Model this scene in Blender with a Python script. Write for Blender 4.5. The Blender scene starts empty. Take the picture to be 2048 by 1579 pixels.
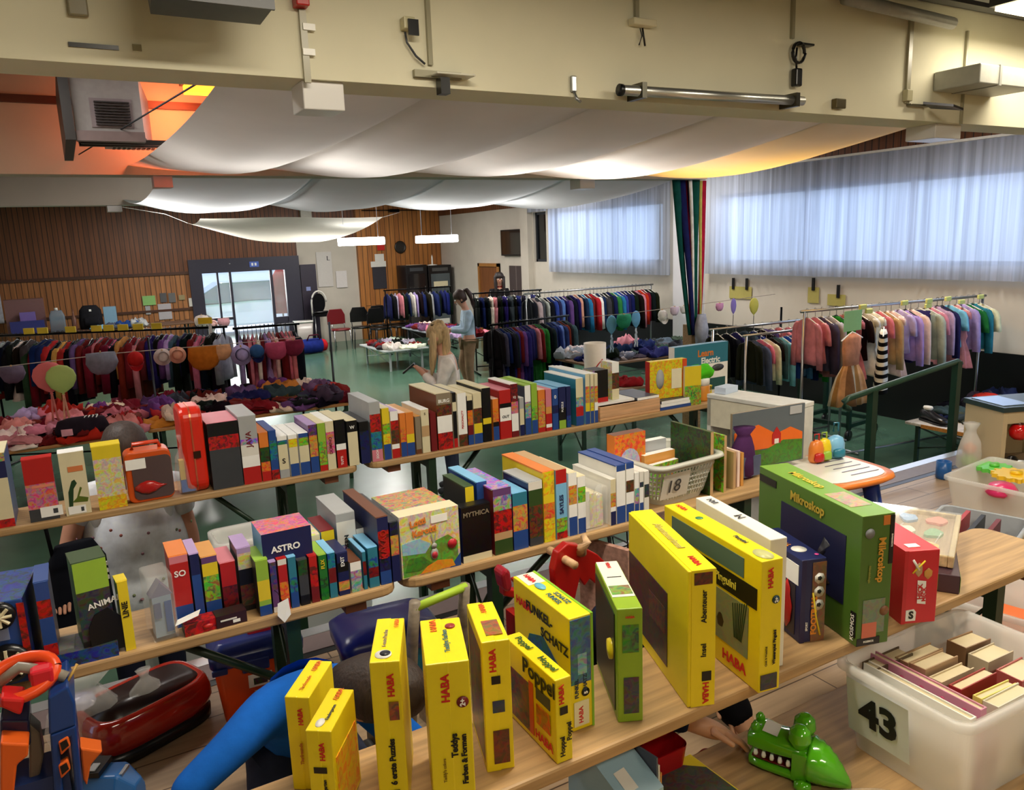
import bpy, bmesh, math, random
from mathutils import Vector, Matrix
random.seed(7)
S = bpy.context.scene
COL = S.collection
PI = math.pi
# ------------------------------------------------------------ camera
FPX, PITCH, ROLL, YAW, EYE = 1554.4558, 0.1960903, -0.03701800, 0.5131673, 1.42
_f = Vector((math.sin(YAW)*math.cos(PITCH), math.cos(YAW)*math.cos(PITCH), -math.sin(PITCH)))
_r = Vector((math.cos(YAW), -math.sin(YAW), 0)); _u = _r.cross(_f)
RT = _r*math.cos(ROLL)+_u*math.sin(ROLL); UP = _u*math.cos(ROLL)-_r*math.sin(ROLL)
cam = bpy.data.cameras.new('camera'); camo = bpy.data.objects.new('camera', cam); COL.objects.link(camo)
cam.sensor_fit = 'HORIZONTAL'; cam.sensor_width = 36; cam.lens = FPX/2048*36; cam.clip_start = .05; cam.clip_end = 200
camo.matrix_world = Matrix(((RT.x, UP.x, -_f.x, 0), (RT.y, UP.y, -_f.y, 0), (RT.z, UP.z, -_f.z, EYE), (0, 0, 0, 1)))
S.camera = camo
# ------------------------------------------------------------ world, light, exposure
w = bpy.data.worlds.new('daylight'); S.world = w; w.use_nodes = True
w.node_tree.nodes['Background'].inputs[0].default_value = (.5, .68, 1, 1)
w.node_tree.nodes['Background'].inputs[1].default_value = 1.55
S.view_settings.view_transform = 'Standard'; S.view_settings.look = 'None'
S.view_settings.exposure = 0.0; S.view_settings.gamma = 1; S.view_settings.use_curve_mapping = False
S.cycles.use_denoising = True
S.cycles.max_bounces = 7; S.cycles.diffuse_bounces = 4; S.cycles.glossy_bounces = 3
S.cycles.transparent_max_bounces = 12; S.cycles.transmission_bounces = 4
S.cycles.sample_clamp_indirect = 6; S.cycles.caustics_reflective = False; S.cycles.caustics_refractive = False
def area(name, loc, direction, sx, sy, power, col, spread=PI):
    l = bpy.data.lights.new(name, 'AREA'); l.shape = 'RECTANGLE'; l.size = sx; l.size_y = sy; l.energy = power; l.color = col; l.spread = spread
    o = bpy.data.objects.new(name, l); COL.objects.link(o); o.location = loc
    o.rotation_euler = Vector(direction).to_track_quat('-Z', 'Y').to_euler(); return o
WARM, DAY = (1, .91, .76), (.66, .8, 1)
# daylight that comes in through the two right-hand windows (each lamp stands outside its pane) and the glass door
area('window_daylight', (10.6, 6.2, 2.0), (-1, .1, -.4), 5.4, 1.8, 120, DAY, math.radians(120))
area('window_daylight', (10.6, 11.4, 2.0), (-1, .1, -.4), 4.4, 1.8, 90, DAY, math.radians(120))
area('door_daylight', (3.6, 20.4, 1.1), (-.1, -1, -.3), 2.6, 2.2, 160, (1, .97, .92))
area('outdoor_fill_light', (3.6, 19.0, 3.0), (0, 1, -.75), 4, 1, 500, (1, .98, .95))  # added lamp above the door, brightens the car and awning outside
sun = bpy.data.lights.new('sun', 'SUN'); sun.energy = 5; sun.color = (1, .95, .86); sun.angle = .02; so = bpy.data.objects.new('sun', sun); COL.objects.link(so); so.rotation_euler = Vector((-.12, -.75, -.62)).to_track_quat('-Z', 'Y').to_euler()
# stage ceiling fluorescent lamps, one in view, the others above and behind the camera
STAGE_LAMPS = [(4.75, 2.3), (2.9, .9), (.9, 1.35), (2.6, -1.1), (.2, -.9)]
for x, y in STAGE_LAMPS: area('stage_lamp_light', (x, y, 2.42), (0, 0, -1), 1.1, .16, 16 if x > 4 else 36 if y > 0 else 16, WARM)
# hall lamps above the cloth sails, plus one added to brighten the white blouse
NEUT = (1, .95, .88)
for x, y, e in ((1.4, 4.6, 16), (3.4, 4.7, 34), (6.6, 4.6, 50), (-.5, 3.75, 30), (1.2, 8.2, 40), (4.2, 8.2, 40), (7.0, 8.3, 60), (1.5, 12, 70), (4, 12, 70), (6.8, 12, 70), (2, 15.5, 80), (5.5, 15.5, 80)):
    area('hall_lamp_and_fill', (x, y, 2.44), (0, 0, -1), 1.1, .3, e, NEUT)
# ------------------------------------------------------------ helpers
ZB, HF = .48, -.8            # bench board height above the stage floor; hall floor level
XR, YB, XL = 8.31, 18.16, -1.45
def ray(px, py): return RT*((px-1024)/FPX)-UP*((py-789.5)/FPX)+_f
CAMP = Vector((0, 0, EYE))
def P(px, py, z): d = ray(px, py); return CAMP+d*((z-EYE)/d.z)      # where a sight line meets the level z
def PY(px, py, y): d = ray(px, py); return CAMP+d*(y/d.y)
def PX(px, py, x): d = ray(px, py); return CAMP+d*(x/d.x)
def lin(c): return tuple((x/12.92 if x <= .04045 else ((x+.055)/1.055)**2.4) for x in c)
PAL = dict(w=(.9, .89, .86), k=(.05, .05, .06), r=(.72, .13, .12), b=(.15, .29, .57), n=(.1, .13, .33), y=(.9, .8, .16), o=(.88, .5, .2),
           l=(.58, .73, .24), g=(.14, .45, .18), t=(.18, .48, .58), p=(.4, .26, .47), i=(.84, .5, .56), c=(.88, .84, .7), e=(.76, .62, .45),
           s=(.66, .67, .68), u=(.42, .24, .14), d=(.24, .25, .27), m=(.45, .1, .12), a=(.5, .74, .9), f=(.95, .85, .8), h=(.2, .3, .14), v=(.7, .6, .8),
           x=(.55, .5, .42), q=(.98, .98, .97), z=(.32, .35, .42), j=(.84, .6, .3))
def colr(c):
    """palette letter or sRGB triple; a capital letter is a printed picture in that tint"""
    if isinstance(c, str):
        b = PAL[c.lower()]; return (*lin(b), 0.0 if c.isupper() else 1.0)
    return (*lin(c[:3]), c[3] if len(c) > 3 else 1.0)
MATS = {}
def material(name, rough=.5, metal=0, bump=0, scale=30, var=.0, stretch=None, trans=0, alpha=1, emit=0, coat=0, picture=False, spec=.5, plain=False):
    m = bpy.data.materials.new(name); m.use_nodes = True; nt = m.node_tree; N = nt.nodes; L = nt.links
    bs = N['Principled BSDF']; out = N['Material Output']
    at = N.new('ShaderNodeAttribute'); at.attribute_name = 'Col'
    oi = N.new('ShaderNodeObjectInfo'); mx = N.new('ShaderNodeMix'); mx.data_type = 'RGBA'; mx.blend_type = 'MULTIPLY'; mx.inputs[0].default_value = 1
    mx.inputs[6].default_value = (1, 1, 1, 1)
    if not plain: L.new(at.outputs['Color'], mx.inputs[6])
    L.new(oi.outputs['Color'], mx.inputs[7]); col = mx.outputs[2]
    tc = N.new('ShaderNodeTexCoord'); mp = N.new('ShaderNodeMapping'); L.new(tc.outputs['Object'], mp.inputs[0])
    if stretch: mp.inputs['Scale'].default_value = stretch
    no = N.new('ShaderNodeTexNoise'); no.inputs['Scale'].default_value = scale; no.inputs['Detail'].default_value = 6; L.new(mp.outputs[0], no.inputs[0])
    if picture:
        vo = N.new('ShaderNodeTexNoise'); vo.inputs['Scale'].default_value = 55; vo.inputs['Detail'].default_value = 3; vo.inputs['Distortion'].default_value = 1.2; L.new(tc.outputs['Object'], vo.inputs[0])
        hs = N.new('ShaderNodeHueSaturation'); hs.inputs['Saturation'].default_value = 3.2; hs.inputs['Value'].default_value = 1.0; L.new(vo.outputs['Color'], hs.inputs['Color'])
        m1 = N.new('ShaderNodeMix'); m1.data_type = 'RGBA'; m1.blend_type = 'OVERLAY'; m1.inputs[0].default_value = .75; L.new(col, m1.inputs[6]); L.new(hs.outputs[0], m1.inputs[7])
        m2 = N.new('ShaderNodeMix'); m2.data_type = 'RGBA'; L.new(at.outputs['Alpha'], m2.inputs[0]); L.new(m1.outputs[2], m2.inputs[6]); L.new(col, m2.inputs[7]); col = m2.outputs[2]
    if var:
        rp = N.new('ShaderNodeMapRange'); rp.inputs[1].default_value = .3; rp.inputs[2].default_value = .7; rp.inputs[3].default_value = 1-var; rp.inputs[4].default_value = 1+var*.5
        L.new(no.outputs[0], rp.inputs[0]); m3 = N.new('ShaderNodeMix'); m3.data_type = 'RGBA'; m3.blend_type = 'MULTIPLY'; m3.inputs[0].default_value = 1
        L.new(col, m3.inputs[6]); L.new(rp.outputs[0], m3.inputs[7]); col = m3.outputs[2]
    L.new(col, bs.inputs['Base Color']); bs.inputs['Roughness'].default_value = rough; bs.inputs['Metallic'].default_value = metal
    bs.inputs['Specular IOR Level'].default_value = spec; bs.inputs['Coat Weight'].default_value = coat
    if bump:
        bp = N.new('ShaderNodeBump'); bp.inputs['Strength'].default_value = bump; bp.inputs['Distance'].default_value = .01; L.new(no.outputs[0], bp.inputs['Height']); L.new(bp.outputs[0], bs.inputs['Normal'])
    sh = bs.outputs[0]
    if trans:
        tr = N.new('ShaderNodeBsdfTranslucent'); L.new(col, tr.inputs[0]); a = N.new('ShaderNodeMixShader'); a.inputs[0].default_value = trans; L.new(sh, a.inputs[1]); L.new(tr.outputs[0], a.inputs[2]); sh = a.outputs[0]
    if alpha < 1:
        tp = N.new('ShaderNodeBsdfTransparent'); a = N.new('ShaderNodeMixShader'); a.inputs[0].default_value = alpha; L.new(tp.outputs[0], a.inputs[1]); L.new(sh, a.inputs[2]); sh = a.outputs[0]
    if emit:
        L.new(col, bs.inputs['Emission Color']); bs.inputs['Emission Strength'].default_value = emit
    L.new(sh, out.inputs[0]); MATS[name] = m; return m
material('card', .38, picture=True, var=.04, scale=20)
material('cloth', .9, var=.25, scale=14, bump=.25, spec=.15)
material('plastic', .28, spec=.5)
material('gloss', .12, coat=.5)
material('metal', .3, .9)
material('paintmetal', .4, var=.08)
material('wood', .5, var=.3, scale=3, stretch=(1.2, 22, 22), bump=.05)
material('woodv', .55, var=.3, scale=3, stretch=(16, 16, .7), bump=.05)
material('plaster', .85, var=.06, scale=2.5, bump=.04, spec=.2)
material('paper', .8, var=.03)
material('skin', .5, var=.06, scale=8)
material('hair', .55, var=.45, scale=4, stretch=(30, 30, 2), bump=.3)
material('body_skin', .5, var=.08, scale=9, plain=True)
material('body_cloth', .9, var=.2, scale=12, bump=.3, spec=.15, plain=True)
material('body_hair', .5, var=.5, scale=5, stretch=(26, 26, 2), bump=.4, plain=True)
material('sail', .9, trans=.45, var=.05, scale=3, spec=.1)
material('sheer', .9, trans=.55, alpha=.8, var=.4, scale=5, stretch=(1, 4, .06), spec=.1)  # streaks of light through the curtain are put into its colour
material('clear', .08, alpha=.3, coat=.3)
material('milky', .25, alpha=.52, trans=.3)
material('glass', .03, alpha=.14, coat=.5)
material('film', .06, alpha=.16, coat=.8)
material('lamp', .5, emit=6)
material('glow', .5, emit=14)
material('ink', .6)
class MB:
    """collects shapes and links them as ONE mesh object"""
    def __init__(s): s.v = []; s.f = []; s.c = []; s.s = []
    def add(s, vs, fs, col, smooth=False, M=None):
        n = len(s.v); s.v += [(M @ Vector(v)) if M else Vector(v) for v in vs]; one = not isinstance(col, list)
        k = colr(col) if one else None
        for i, f in enumerate(fs):
            s.f.append([n+a for a in f]); s.c.append(k if one else colr(col[i])); s.s.append(smooth)
        return s
    def box(s, x0, y0, z0, x1, y1, z1, col, M=None):
        v = [(x0, y0, z0), (x1, y0, z0), (x1, y1, z0), (x0, y1, z0), (x0, y0, z1), (x1, y0, z1), (x1, y1, z1), (x0, y1, z1)]
        return s.add(v, [(0, 3, 2, 1), (4, 5, 6, 7), (0, 1, 5, 4), (1, 2, 6, 5), (2, 3, 7, 6), (3, 0, 4, 7)], col, False, M)
    def quad(s, a, b, c, d, col): return s.add([a, b, c, d], [(0, 1, 2, 3)], col)
    def loft(s, rings, col, caps=True, smooth=True, closed=True, M=None):
        n = len(rings[0]); vs = [p for r in rings for p in r]; fs = []
        for i in range(len(rings)-1):
            for j in range(n if closed else n-1):
                k = (j+1) % n; fs.append((i*n+j, i*n+k, (i+1)*n+k, (i+1)*n+j))
        if caps and closed: fs.append(tuple(range(n-1, -1, -1))); fs.append(tuple((len(rings)-1)*n+j for j in range(n)))
        return s.add(vs, fs, col, smooth, M)
    def tube(s, pts, r, col, n=8, M=None, caps=True):
        pts = [Vector(p) for p in pts]; rings = []; up = Vector((0, 0, 1))
        for i, p in enumerate(pts):
            t = (pts[min(i+1, len(pts)-1)]-pts[max(i-1, 0)]).normalized()
            a = t.cross(up if abs(t.z) < .95 else Vector((1, 0, 0))).normalized(); b = t.cross(a); rr = r[i] if isinstance(r, (list, tuple)) else r
            rings.append([p+a*rr*math.cos(2*PI*k/n)+b*rr*math.sin(2*PI*k/n) for k in range(n)])
        return s.loft(rings, col, caps, n > 5, True, M)
    def lathe(s, prof, col, c=(0, 0, 0), n=20, M=None, caps=True, sx=1, sy=1):
        return s.loft([[(c[0]+r*sx*math.cos(2*PI*k/n), c[1]+r*sy*math.sin(2*PI*k/n), c[2]+z) for k in range(n)] for r, z in prof], col, caps, True, True, M)
    def prism(s, poly, t, col, M=None):
        """polygon in the local XZ plane, thickness t along +Y"""
        n = len(poly); v = [(x, 0, z) for x, z in poly]+[(x, t, z) for x, z in poly]
        fs = [tuple(range(n)), tuple(range(2*n-1, n-1, -1))]+[(i, n+i, n+(i+1) % n, (i+1) % n) for i in range(n)]
        return s.add(v, fs, col, False, M)
    def mesh(s, name):
        me = bpy.data.meshes.new(name); me.from_pydata([tuple(v) for v in s.v], [], s.f); ca = me.color_attributes.new('Col', 'FLOAT_COLOR', 'CORNER')
        for p, c, sm in zip(me.polygons, s.c, s.s):
            p.use_smooth = sm
            for li in p.loop_indices: ca.data[li].color = c
        bm = bmesh.new(); bm.from_mesh(me); bmesh.ops.recalc_face_normals(bm, faces=bm.faces); bm.to_mesh(me); bm.free()
        return me
    def build(s, name, mat, parent=None, loc=(0, 0, 0), rz=0, rot=None, bevel=0, col=None):
        me = s.mesh(name); me.materials.append(MATS[mat]); o = bpy.data.objects.new(name, me); COL.objects.link(o); o.location = loc
        o.rotation_euler = rot if rot else (0, 0, rz)
        if parent: o.parent = parent
        if bevel: b = o.modifiers.new('bevel', 'BEVEL'); b.width = bevel; b.segments = 2; b.limit_method = 'ANGLE'
        if col: o.color = colr(col)
        return o
def tag(o, label, cat, group=None, kind=None):
    o['label'] = label; o['category'] = cat
    if group: o['group'] = group
    if kind: o['kind'] = kind
    return o
def struct(o): o['kind'] = 'structure'; return o
def thing(name, label, cat, loc=(0, 0, 0), rz=0, group=None):
    o = bpy.data.objects.new(name, None); COL.objects.link(o); o.empty_display_size = .05; o.location = loc; o.rotation_euler = (0, 0, rz)
    return tag(o, label, cat, group)
def one(mb, name, mat, label, cat, loc=(0, 0, 0), rz=0, group=None, bevel=0, rot=None, col=None):
    return tag(mb.build(name, mat, None, loc, rz, rot, bevel, col), label, cat, group)
def inst(src, parent=None, loc=(0, 0, 0), rz=0, col=None, name=None):
    """copy of a thing (or part) with copies of its children, sharing mesh data"""
    o = src.copy(); COL.objects.link(o); o.location = loc; o.rotation_euler = (0, 0, rz); o.parent = parent
    if col: o.color = colr(col)
    for ch in src.children:
        c = ch.copy(); COL.objects.link(c); c.parent = o
        if col and ch.get('tint'): c.color = colr(col)
    return o
TXT = {}
def text(parent, s, size, loc, right, up, col='k', name='lettering', bold=.0, sx=1, align='CENTER'):
    """raised lettering as a mesh part lying on its parent's face"""
    key = (s, size, bold, align)
    if key not in TXT:
        cu = bpy.data.curves.new(name, 'FONT'); cu.body = s; cu.size = size; cu.align_x = align; cu.align_y = 'CENTER'; cu.extrude = .0003; cu.offset = bold*size; cu.resolution_u = 3
        t = bpy.data.objects.new(name, cu); me = bpy.data.meshes.new_from_object(t); bpy.data.objects.remove(t); bpy.data.curves.remove(cu); me.materials.clear(); me.materials.append(MATS['print']); TXT[key] = me
    o = bpy.data.objects.new(name, TXT[key]); COL.objects.link(o); o.color = colr(col)
    r = Vector(right).normalized(); u = Vector(up).normalized(); nrm = r.cross(u)
    m = Matrix.Identity(4); m.col[0][:3] = r*sx; m.col[1][:3] = u; m.col[2][:3] = nrm; m.translation = Vector(loc)+nrm*.0012
    o.parent = parent; o.matrix_local = m; return o
_m = bpy.data.materials.new('print'); _m.use_nodes = True; _o = _m.node_tree.nodes.new('ShaderNodeObjectInfo')
_m.node_tree.links.new(_o.outputs['Color'], _m.node_tree.nodes['Principled BSDF'].inputs['Base Color']); MATS['print'] = _m
_un = ('first', 'second', 'third', 'fourth', 'fifth', 'sixth', 'seventh', 'eighth', 'ninth')
ORD = list(_un)+['tenth', 'eleventh', 'twelfth', 'thirteenth', 'fourteenth', 'fifteenth', 'sixteenth', 'seventeenth', 'eighteenth', 'nineteenth']
for _a, _b in (('twentieth', 'twenty'), ('thirtieth', 'thirty'), ('fortieth', 'forty'), ('fiftieth', 'fifty')): ORD += [_a]+['%s-%s' % (_b, x) for x in _un]
def rnd(a, b): return random.uniform(a, b)
def jit(c, k=.05):
    c = PAL[c] if isinstance(c, str) else c; return tuple(min(1, max(0, x+rnd(-k, k))) for x in c)
def Rz(a): return Matrix.Rotation(a, 4, 'Z')
def T(x, y, z): return Matrix.Translation((x, y, z))
# ------------------------------------------------------------ the setting
def floor_mat(name, rough, kind):
    m = bpy.data.materials.new(name); m.use_nodes = True; nt = m.node_tree; N = nt.nodes; L = nt.links; bs = N['Principled BSDF']
    tc = N.new('ShaderNodeTexCoord')
    if kind == 'planks':
        br = N.new('ShaderNodeTexBrick'); br.inputs['Scale'].default_value = 1; br.inputs['Brick Width'].default_value = 1.3; br.inputs['Row Height'].default_value = .14; br.inputs['Mortar Size'].default_value = .0025
        br.inputs['Color1'].default_value = (*lin((.66, .56, .45)), 1); br.inputs['Color2'].default_value = (*lin((.61, .51, .4)), 1); br.inputs['Mortar'].default_value = (*lin((.3, .23, .17)), 1)
        L.new(tc.outputs['Object'], br.inputs[0]); base = br.outputs[0]; sc = (1.5, 25, 1)
    else:
        rgb = N.new('ShaderNodeRGB'); rgb.outputs[0].default_value = (*lin((.31, .45, .37)), 1); base = rgb.outputs[0]; sc = (1, 1, 1)
    mp = N.new('ShaderNodeMapping'); mp.inputs['Scale'].default_value = sc; L.new(tc.outputs['Object'], mp.inputs[0])
    no = N.new('ShaderNodeTexNoise'); no.inputs['Scale'].default_value = 2; no.inputs['Detail'].default_value = 5; L.new(mp.outputs[0], no.inputs[0])
    mr = N.new('ShaderNodeMapRange'); mr.inputs[1].default_value = .3; mr.inputs[2].default_value = .7; mr.inputs[3].default_value = .82; mr.inputs[4].default_value = 1.08; L.new(no.outputs[0], mr.inputs[0])
    mx = N.new('ShaderNodeMix'); mx.data_type = 'RGBA'; mx.blend_type = 'MULTIPLY'; mx.inputs[0].default_value = 1; L.new(base, mx.inputs[6]); L.new(mr.outputs[0], mx.inputs[7])
    L.new(mx.outputs[2], bs.inputs['Base Color']); bs.inputs['Roughness'].default_value = rough; MATS[name] = m
floor_mat('stage_planks', .34, 'planks'); floor_mat('hall_lino', .22, 'lino')
def board_mat(name, c1, c2, w):
    m = bpy.data.materials.new(name); m.use_nodes = True; nt = m.node_tree; N = nt.nodes; L = nt.links; bs = N['Principled BSDF']; tc = N.new('ShaderNodeTexCoord')
    br = N.new('ShaderNodeTexBrick'); br.inputs['Scale'].default_value = 1; br.inputs['Brick Width'].default_value = 7; br.inputs['Row Height'].default_value = w; br.inputs['Mortar Size'].default_value = .007; br.inputs['Bias'].default_value = -.1
    br.inputs['Color1'].default_value = (*lin(c1), 1); br.inputs['Color2'].default_value = (*lin(c2), 1); br.inputs['Mortar'].default_value = (*lin(tuple(x*.45 for x in c2)), 1)
    mp = N.new('ShaderNodeMapping'); mp.inputs['Rotation'].default_value = (PI/2, 0, PI/2); L.new(tc.outputs['Object'], mp.inputs[0])
    sx = N.new('ShaderNodeSeparateXYZ'); cb = N.new('ShaderNodeCombineXYZ'); ad = N.new('ShaderNodeMath'); L.new(tc.outputs['Object'], sx.inputs[0]); L.new(sx.outputs[0], ad.inputs[0]); L.new(sx.outputs[1], ad.inputs[1])
    L.new(sx.outputs[2], cb.inputs[0]); L.new(ad.outputs[0], cb.inputs[1]); L.new(cb.outputs[0], br.inputs[0])
    no = N.new('ShaderNodeTexNoise'); no.inputs['Scale'].default_value = 3; no.inputs['Detail'].default_value = 6; m2 = N.new('ShaderNodeMapping'); m2.inputs['Scale'].default_value = (14, 14, .6); L.new(tc.outputs['Object'], m2.inputs[0]); L.new(m2.outputs[0], no.inputs[0])
    mr = N.new('ShaderNodeMapRange'); mr.inputs[1].default_value = .3; mr.inputs[2].default_value = .7; mr.inputs[3].default_value = .7; mr.inputs[4].default_value = 1.15; L.new(no.outputs[0], mr.inputs[0])
    mx = N.new('ShaderNodeMix'); mx.data_type = 'RGBA'; mx.blend_type = 'MULTIPLY'; mx.inputs[0].default_value = 1; L.new(br.outputs[0], mx.inputs[6]); L.new(mr.outputs[0], mx.inputs[7])
    L.new(mx.outputs[2], bs.inputs['Base Color']); bs.inputs['Roughness'].default_value = .5; MATS[name] = m
board_mat('boards_dark', (.5, .3, .17), (.42, .25, .14), .09); board_mat('boards_light', (.68, .45, .26), (.6, .38, .2), .1); board_mat('boards_orange', (.74, .48, .22), (.66, .41, .18), .12)
CREAM, HALLWALL = (.82, .8, .7), (.8, .77, .72)
def wallbox(name, x0, y0, z0, x1, y1, z1, mat, col='w'):
    return struct(MB().box(x0, y0, z0, x1, y1, z1, col).build(name, mat))
wallbox('floor', -2.2, -2.5, -.06, 6.6, 2.70, 0, 'stage_planks')
wallbox('floor_hall', XL-.1, 2.79, HF-.1, XR+.1, YB+.1, HF, 'hall_lino')
wallbox('trim_1', -2.2, 2.715, -.02, 6.6, 2.775, .004, 'metal', (.86, .88, .9))          # aluminium nosing along the stage edge
wallbox('trim_2', -2.2, 2.60, -.04, 6.6, 2.714, .003, 'paintmetal', (.42, .36, .36))
wallbox('trim_3', -2.2, 2.565, -.04, 6.6, 2.6, .0015, 'plastic', 'k')
wallbox('wall_stage_front', -2.2, 2.70, HF-.05, 6.6, 2.785, -.021, 'wood', (.4, .28, .2))
wallbox('wall_stage_back', -2.2, -2.6, -.06, 6.6, -2.5, 2.6, 'plaster', CREAM)
wallbox('wall_stage_left', -2.3, -2.5, -.06, -2.2, 2.70, 2.6, 'plaster', CREAM)
wallbox('wall_stage_right', 6.6, -2.5, -.06, 6.7, 2.69, 2.6, 'plaster', CREAM)
mb = MB().box(-2.2, -2.5, 2.56, 6.6, 2.70, 2.62, (.17, .17, .18))
for i in range(46): mb.box(-2.2, -2.4+i*.11, 2.525, 6.6, -2.34+i*.11, 2.56, (.2, .2, .21))   # trapezoid sheet ribs run along the beam
struct(mb.build('ceiling', 'paintmetal'))
wallbox('ceiling_hall', XL-.1, 2.92, 2.6, XR+.1, YB+.1, 2.7, 'boards_dark')
wallbox('wall_hall_left', XL-.1, 2.79, HF, XL, YB, 2.6, 'plaster', HALLWALL)
# beams across the hall
wallbox('wall_beam', -2.2, 2.70, 1.97, XR, 2.92, 2.62, 'plaster', (.88, .86, .76))
wallbox('wall_beam_middle', XL, 6.25, 1.97, 5.95, 6.47, 2.6, 'plaster', (.78, .74, .66))
wallbox('wall_beam_rear', XL, 10.0, 1.97, 5.9, 10.22, 2.6, 'plaster', (.76, .73, .68))
wallbox('trim_4', XL, 6.22, 2.42, 1.6, 6.249, 2.47, 'wood', (.36, .2, .13))
# right-hand wall with its two window openings
WIN = [(4.1, 8.45, .98, 1.95), (9.7, 12.95, .98, 1.95), (13.15, 13.62, .98, 1.95)]
mb = MB()
ys = [2.92]+[y for a in WIN for y in a[:2]]+[YB]
for a, b in zip(ys[::2], ys[1::2]): mb.box(XR, a, HF, XR+.2, b, 2.6, HALLWALL)
for a, b, z0, z1 in WIN: mb.box(XR, a, HF, XR+.2, b, z0, HALLWALL); mb.box(XR, a, z1, XR+.2, b, 2.6, HALLWALL)
struct(mb.build('wall_right', 'plaster'))
wallbox('wall_right_boarding', XR-.03, 2.92, 2.26, XR, YB, 2.6, 'boards_dark')
wallbox('wall_right_boarding_rear', XR-.031, 13.95, 2.08, XR, YB-.06, 2.27, 'boards_dark')
wallbox('baseboard_right', XR-.025, 2.92, HF, XR, 13.6, .1, 'plastic', (.05, .05, .06))
wallbox('wall_pilaster', XR-.12, 13.66, HF, XR, 13.95, 2.25, 'plaster', HALLWALL)
wallbox('wall_pilaster_middle', XR-.14, 8.75, HF, XR, 9.3, 2.26, 'plaster', (.86, .86, .88))
for i, (a, b, z0, z1) in enumerate(WIN):
    mb = MB(); t = .05
    for y0, y1, c, d in ((a, a+t, z0, z1), (b-t, b, z0, z1), (a, b, z0, z0+t), (a, b, z1-t, z1)): mb.box(XR+.05, y0, c, XR+.12, y1, d, (.12, .14, .17))
    n = 3 if i < 2 else 1
    for k in range(1, n): y = a+(b-a)*k/n; mb.box(XR+.055, y-t/2, z0+t, XR+.115, y+t/2, z1-t, (.12, .14, .17))
    wf = struct(mb.build('window_%d' % (i+1), 'paintmetal'))
    MB().box(XR+.08, a+t, z0+t, XR+.09, b-t, z1-t, 'w' if i < 2 else 'k').build('window_pane', 'glass' if i < 2 else 'gloss', wf)
# back wall: boarding, door opening, cream bay, boarding
DX0, DX1, DZ = 2.47, 4.72, 1.24
mb = MB().box(XL, YB, HF, DX0, YB+.12, 2.6, 'w').box(DX0, YB, DZ, DX1, YB+.12, 2.6, 'w')
struct(mb.build('wall_back', 'boards_dark'))
wallbox('wall_back_cream', DX1, YB, HF, 6.13, YB+.12, 1.62, 'plaster', HALLWALL)
wallbox('wall_back_top', DX1, YB-.01, 1.62, 6.13, YB+.12, 2.6, 'boards_dark')
wallbox('wall_back_boarding', 6.13, YB-.06, HF, XR, YB+.12, 2.6, 'boards_orange')
wallbox('wall_back_panelling', XL, YB-.03, -.5, DX0-.12, YB, .98, 'boards_light')
wallbox('trim_5', XL, YB-.06, .96, DX0-.12, YB, 1.02, 'wood', (.3, .17, .1)); wallbox('trim_6', XL, YB-.06, .2, DX0-.12, YB, .25, 'wood', (.3, .17, .1))
wallbox('wall_back_post', 4.85, YB-.12, 1.62, 5.1, YB-.01, 2.4, 'paintmetal', (.72, .7, .64))
# outside the door: pale paving seen through the glass
wallbox('ground_outside', -2, YB+.12, HF-.1, 10, 30, HF-.02, 'plaster', (.85, .86, .88))
# ------------------------------------------------------------ benches
GREEN = (.1, .2, .13)
def leg_frame(h, wy):
    mb = MB()
    for y in (-wy, wy): mb.box(-.018, y-.018, 0, .018, y+.018, h, GREEN)
    mb.box(-.012, -wy, h*.28, .012, wy, h*.28+.025, GREEN); mb.box(-.012, -wy, h-.05, .012, wy, h-.02, GREEN)
    mb.tube([(0, -wy, h*.32), (0, wy, h-.06)], .006, GREEN, 6); mb.tube([(0, wy, h*.32), (0, -wy, h-.06)], .006, GREEN, 6)
    return mb
def bench(label, x0, x1, yf, floor=0, cat='bench', name='beer_bench', w=.25, top=ZB, board=(.72, .58, .4), group='folding benches'):
    t = thing(name, label, cat, ((x0+x1)/2, yf+w/2, floor), 0, group); L = (x1-x0)/2; h = top-floor
    r = .05; poly = []
    for cx, cy, a0 in ((L-r, w/2-r, 0), (-L+r, w/2-r, 90), (-L+r, -w/2+r, 180), (L-r, -w/2+r, 270)):
        for k in range(5): a = math.radians(a0+k*22.5); poly.append((cx+r*math.cos(a), cy+r*math.sin(a)))
    MB().loft([[(x, y, z) for x, y in poly] for z in (h-.03, h)], board, smooth=False).build('board', 'wood', t, bevel=.006)
    for s in (-1, 1):
        lx = s*(L-.3); leg_frame(h-.031, w/2-.03).build('leg', 'paintmetal', t, (lx, 0, 0))
        MB().box(-.03, -w/2+.03, h-.065, .03, w/2-.03, h-.032, (.5, .3, .2)).build('crossbar', 'wood', t, (s*(L-.12), 0, 0))
        MB().tube([(lx, -.02, h*.45 if h < .6 else h-.35), (lx-s*.3, -.02, h-.04)], .012, GREEN, 6).build('brace', 'paintmetal', t)
    return t
YA, YBB, YD = 3.19, 1.96, 1.06
bench('rear bench carrying the lunchbox and red case, white blouse behind it', -1.4, 1.02, YA, HF)
bench('rear bench with a wooden tray of books at its window end', 1.07, 3.46, YA, HF)
bench('middle bench with a row of small colourful pocket games', -1.45, .715, YBB)
bench('middle bench carrying the grey laundry basket', .735, 2.4, YBB)
bench('front bench with the yellow game boxes standing on it', .02, 2.42, YD)
tb = bench('low wide wooden bench under the green crocodile and crate of books', .55, 2.06, .5, 0, 'bench', 'low_bench', .745, .2)
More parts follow.
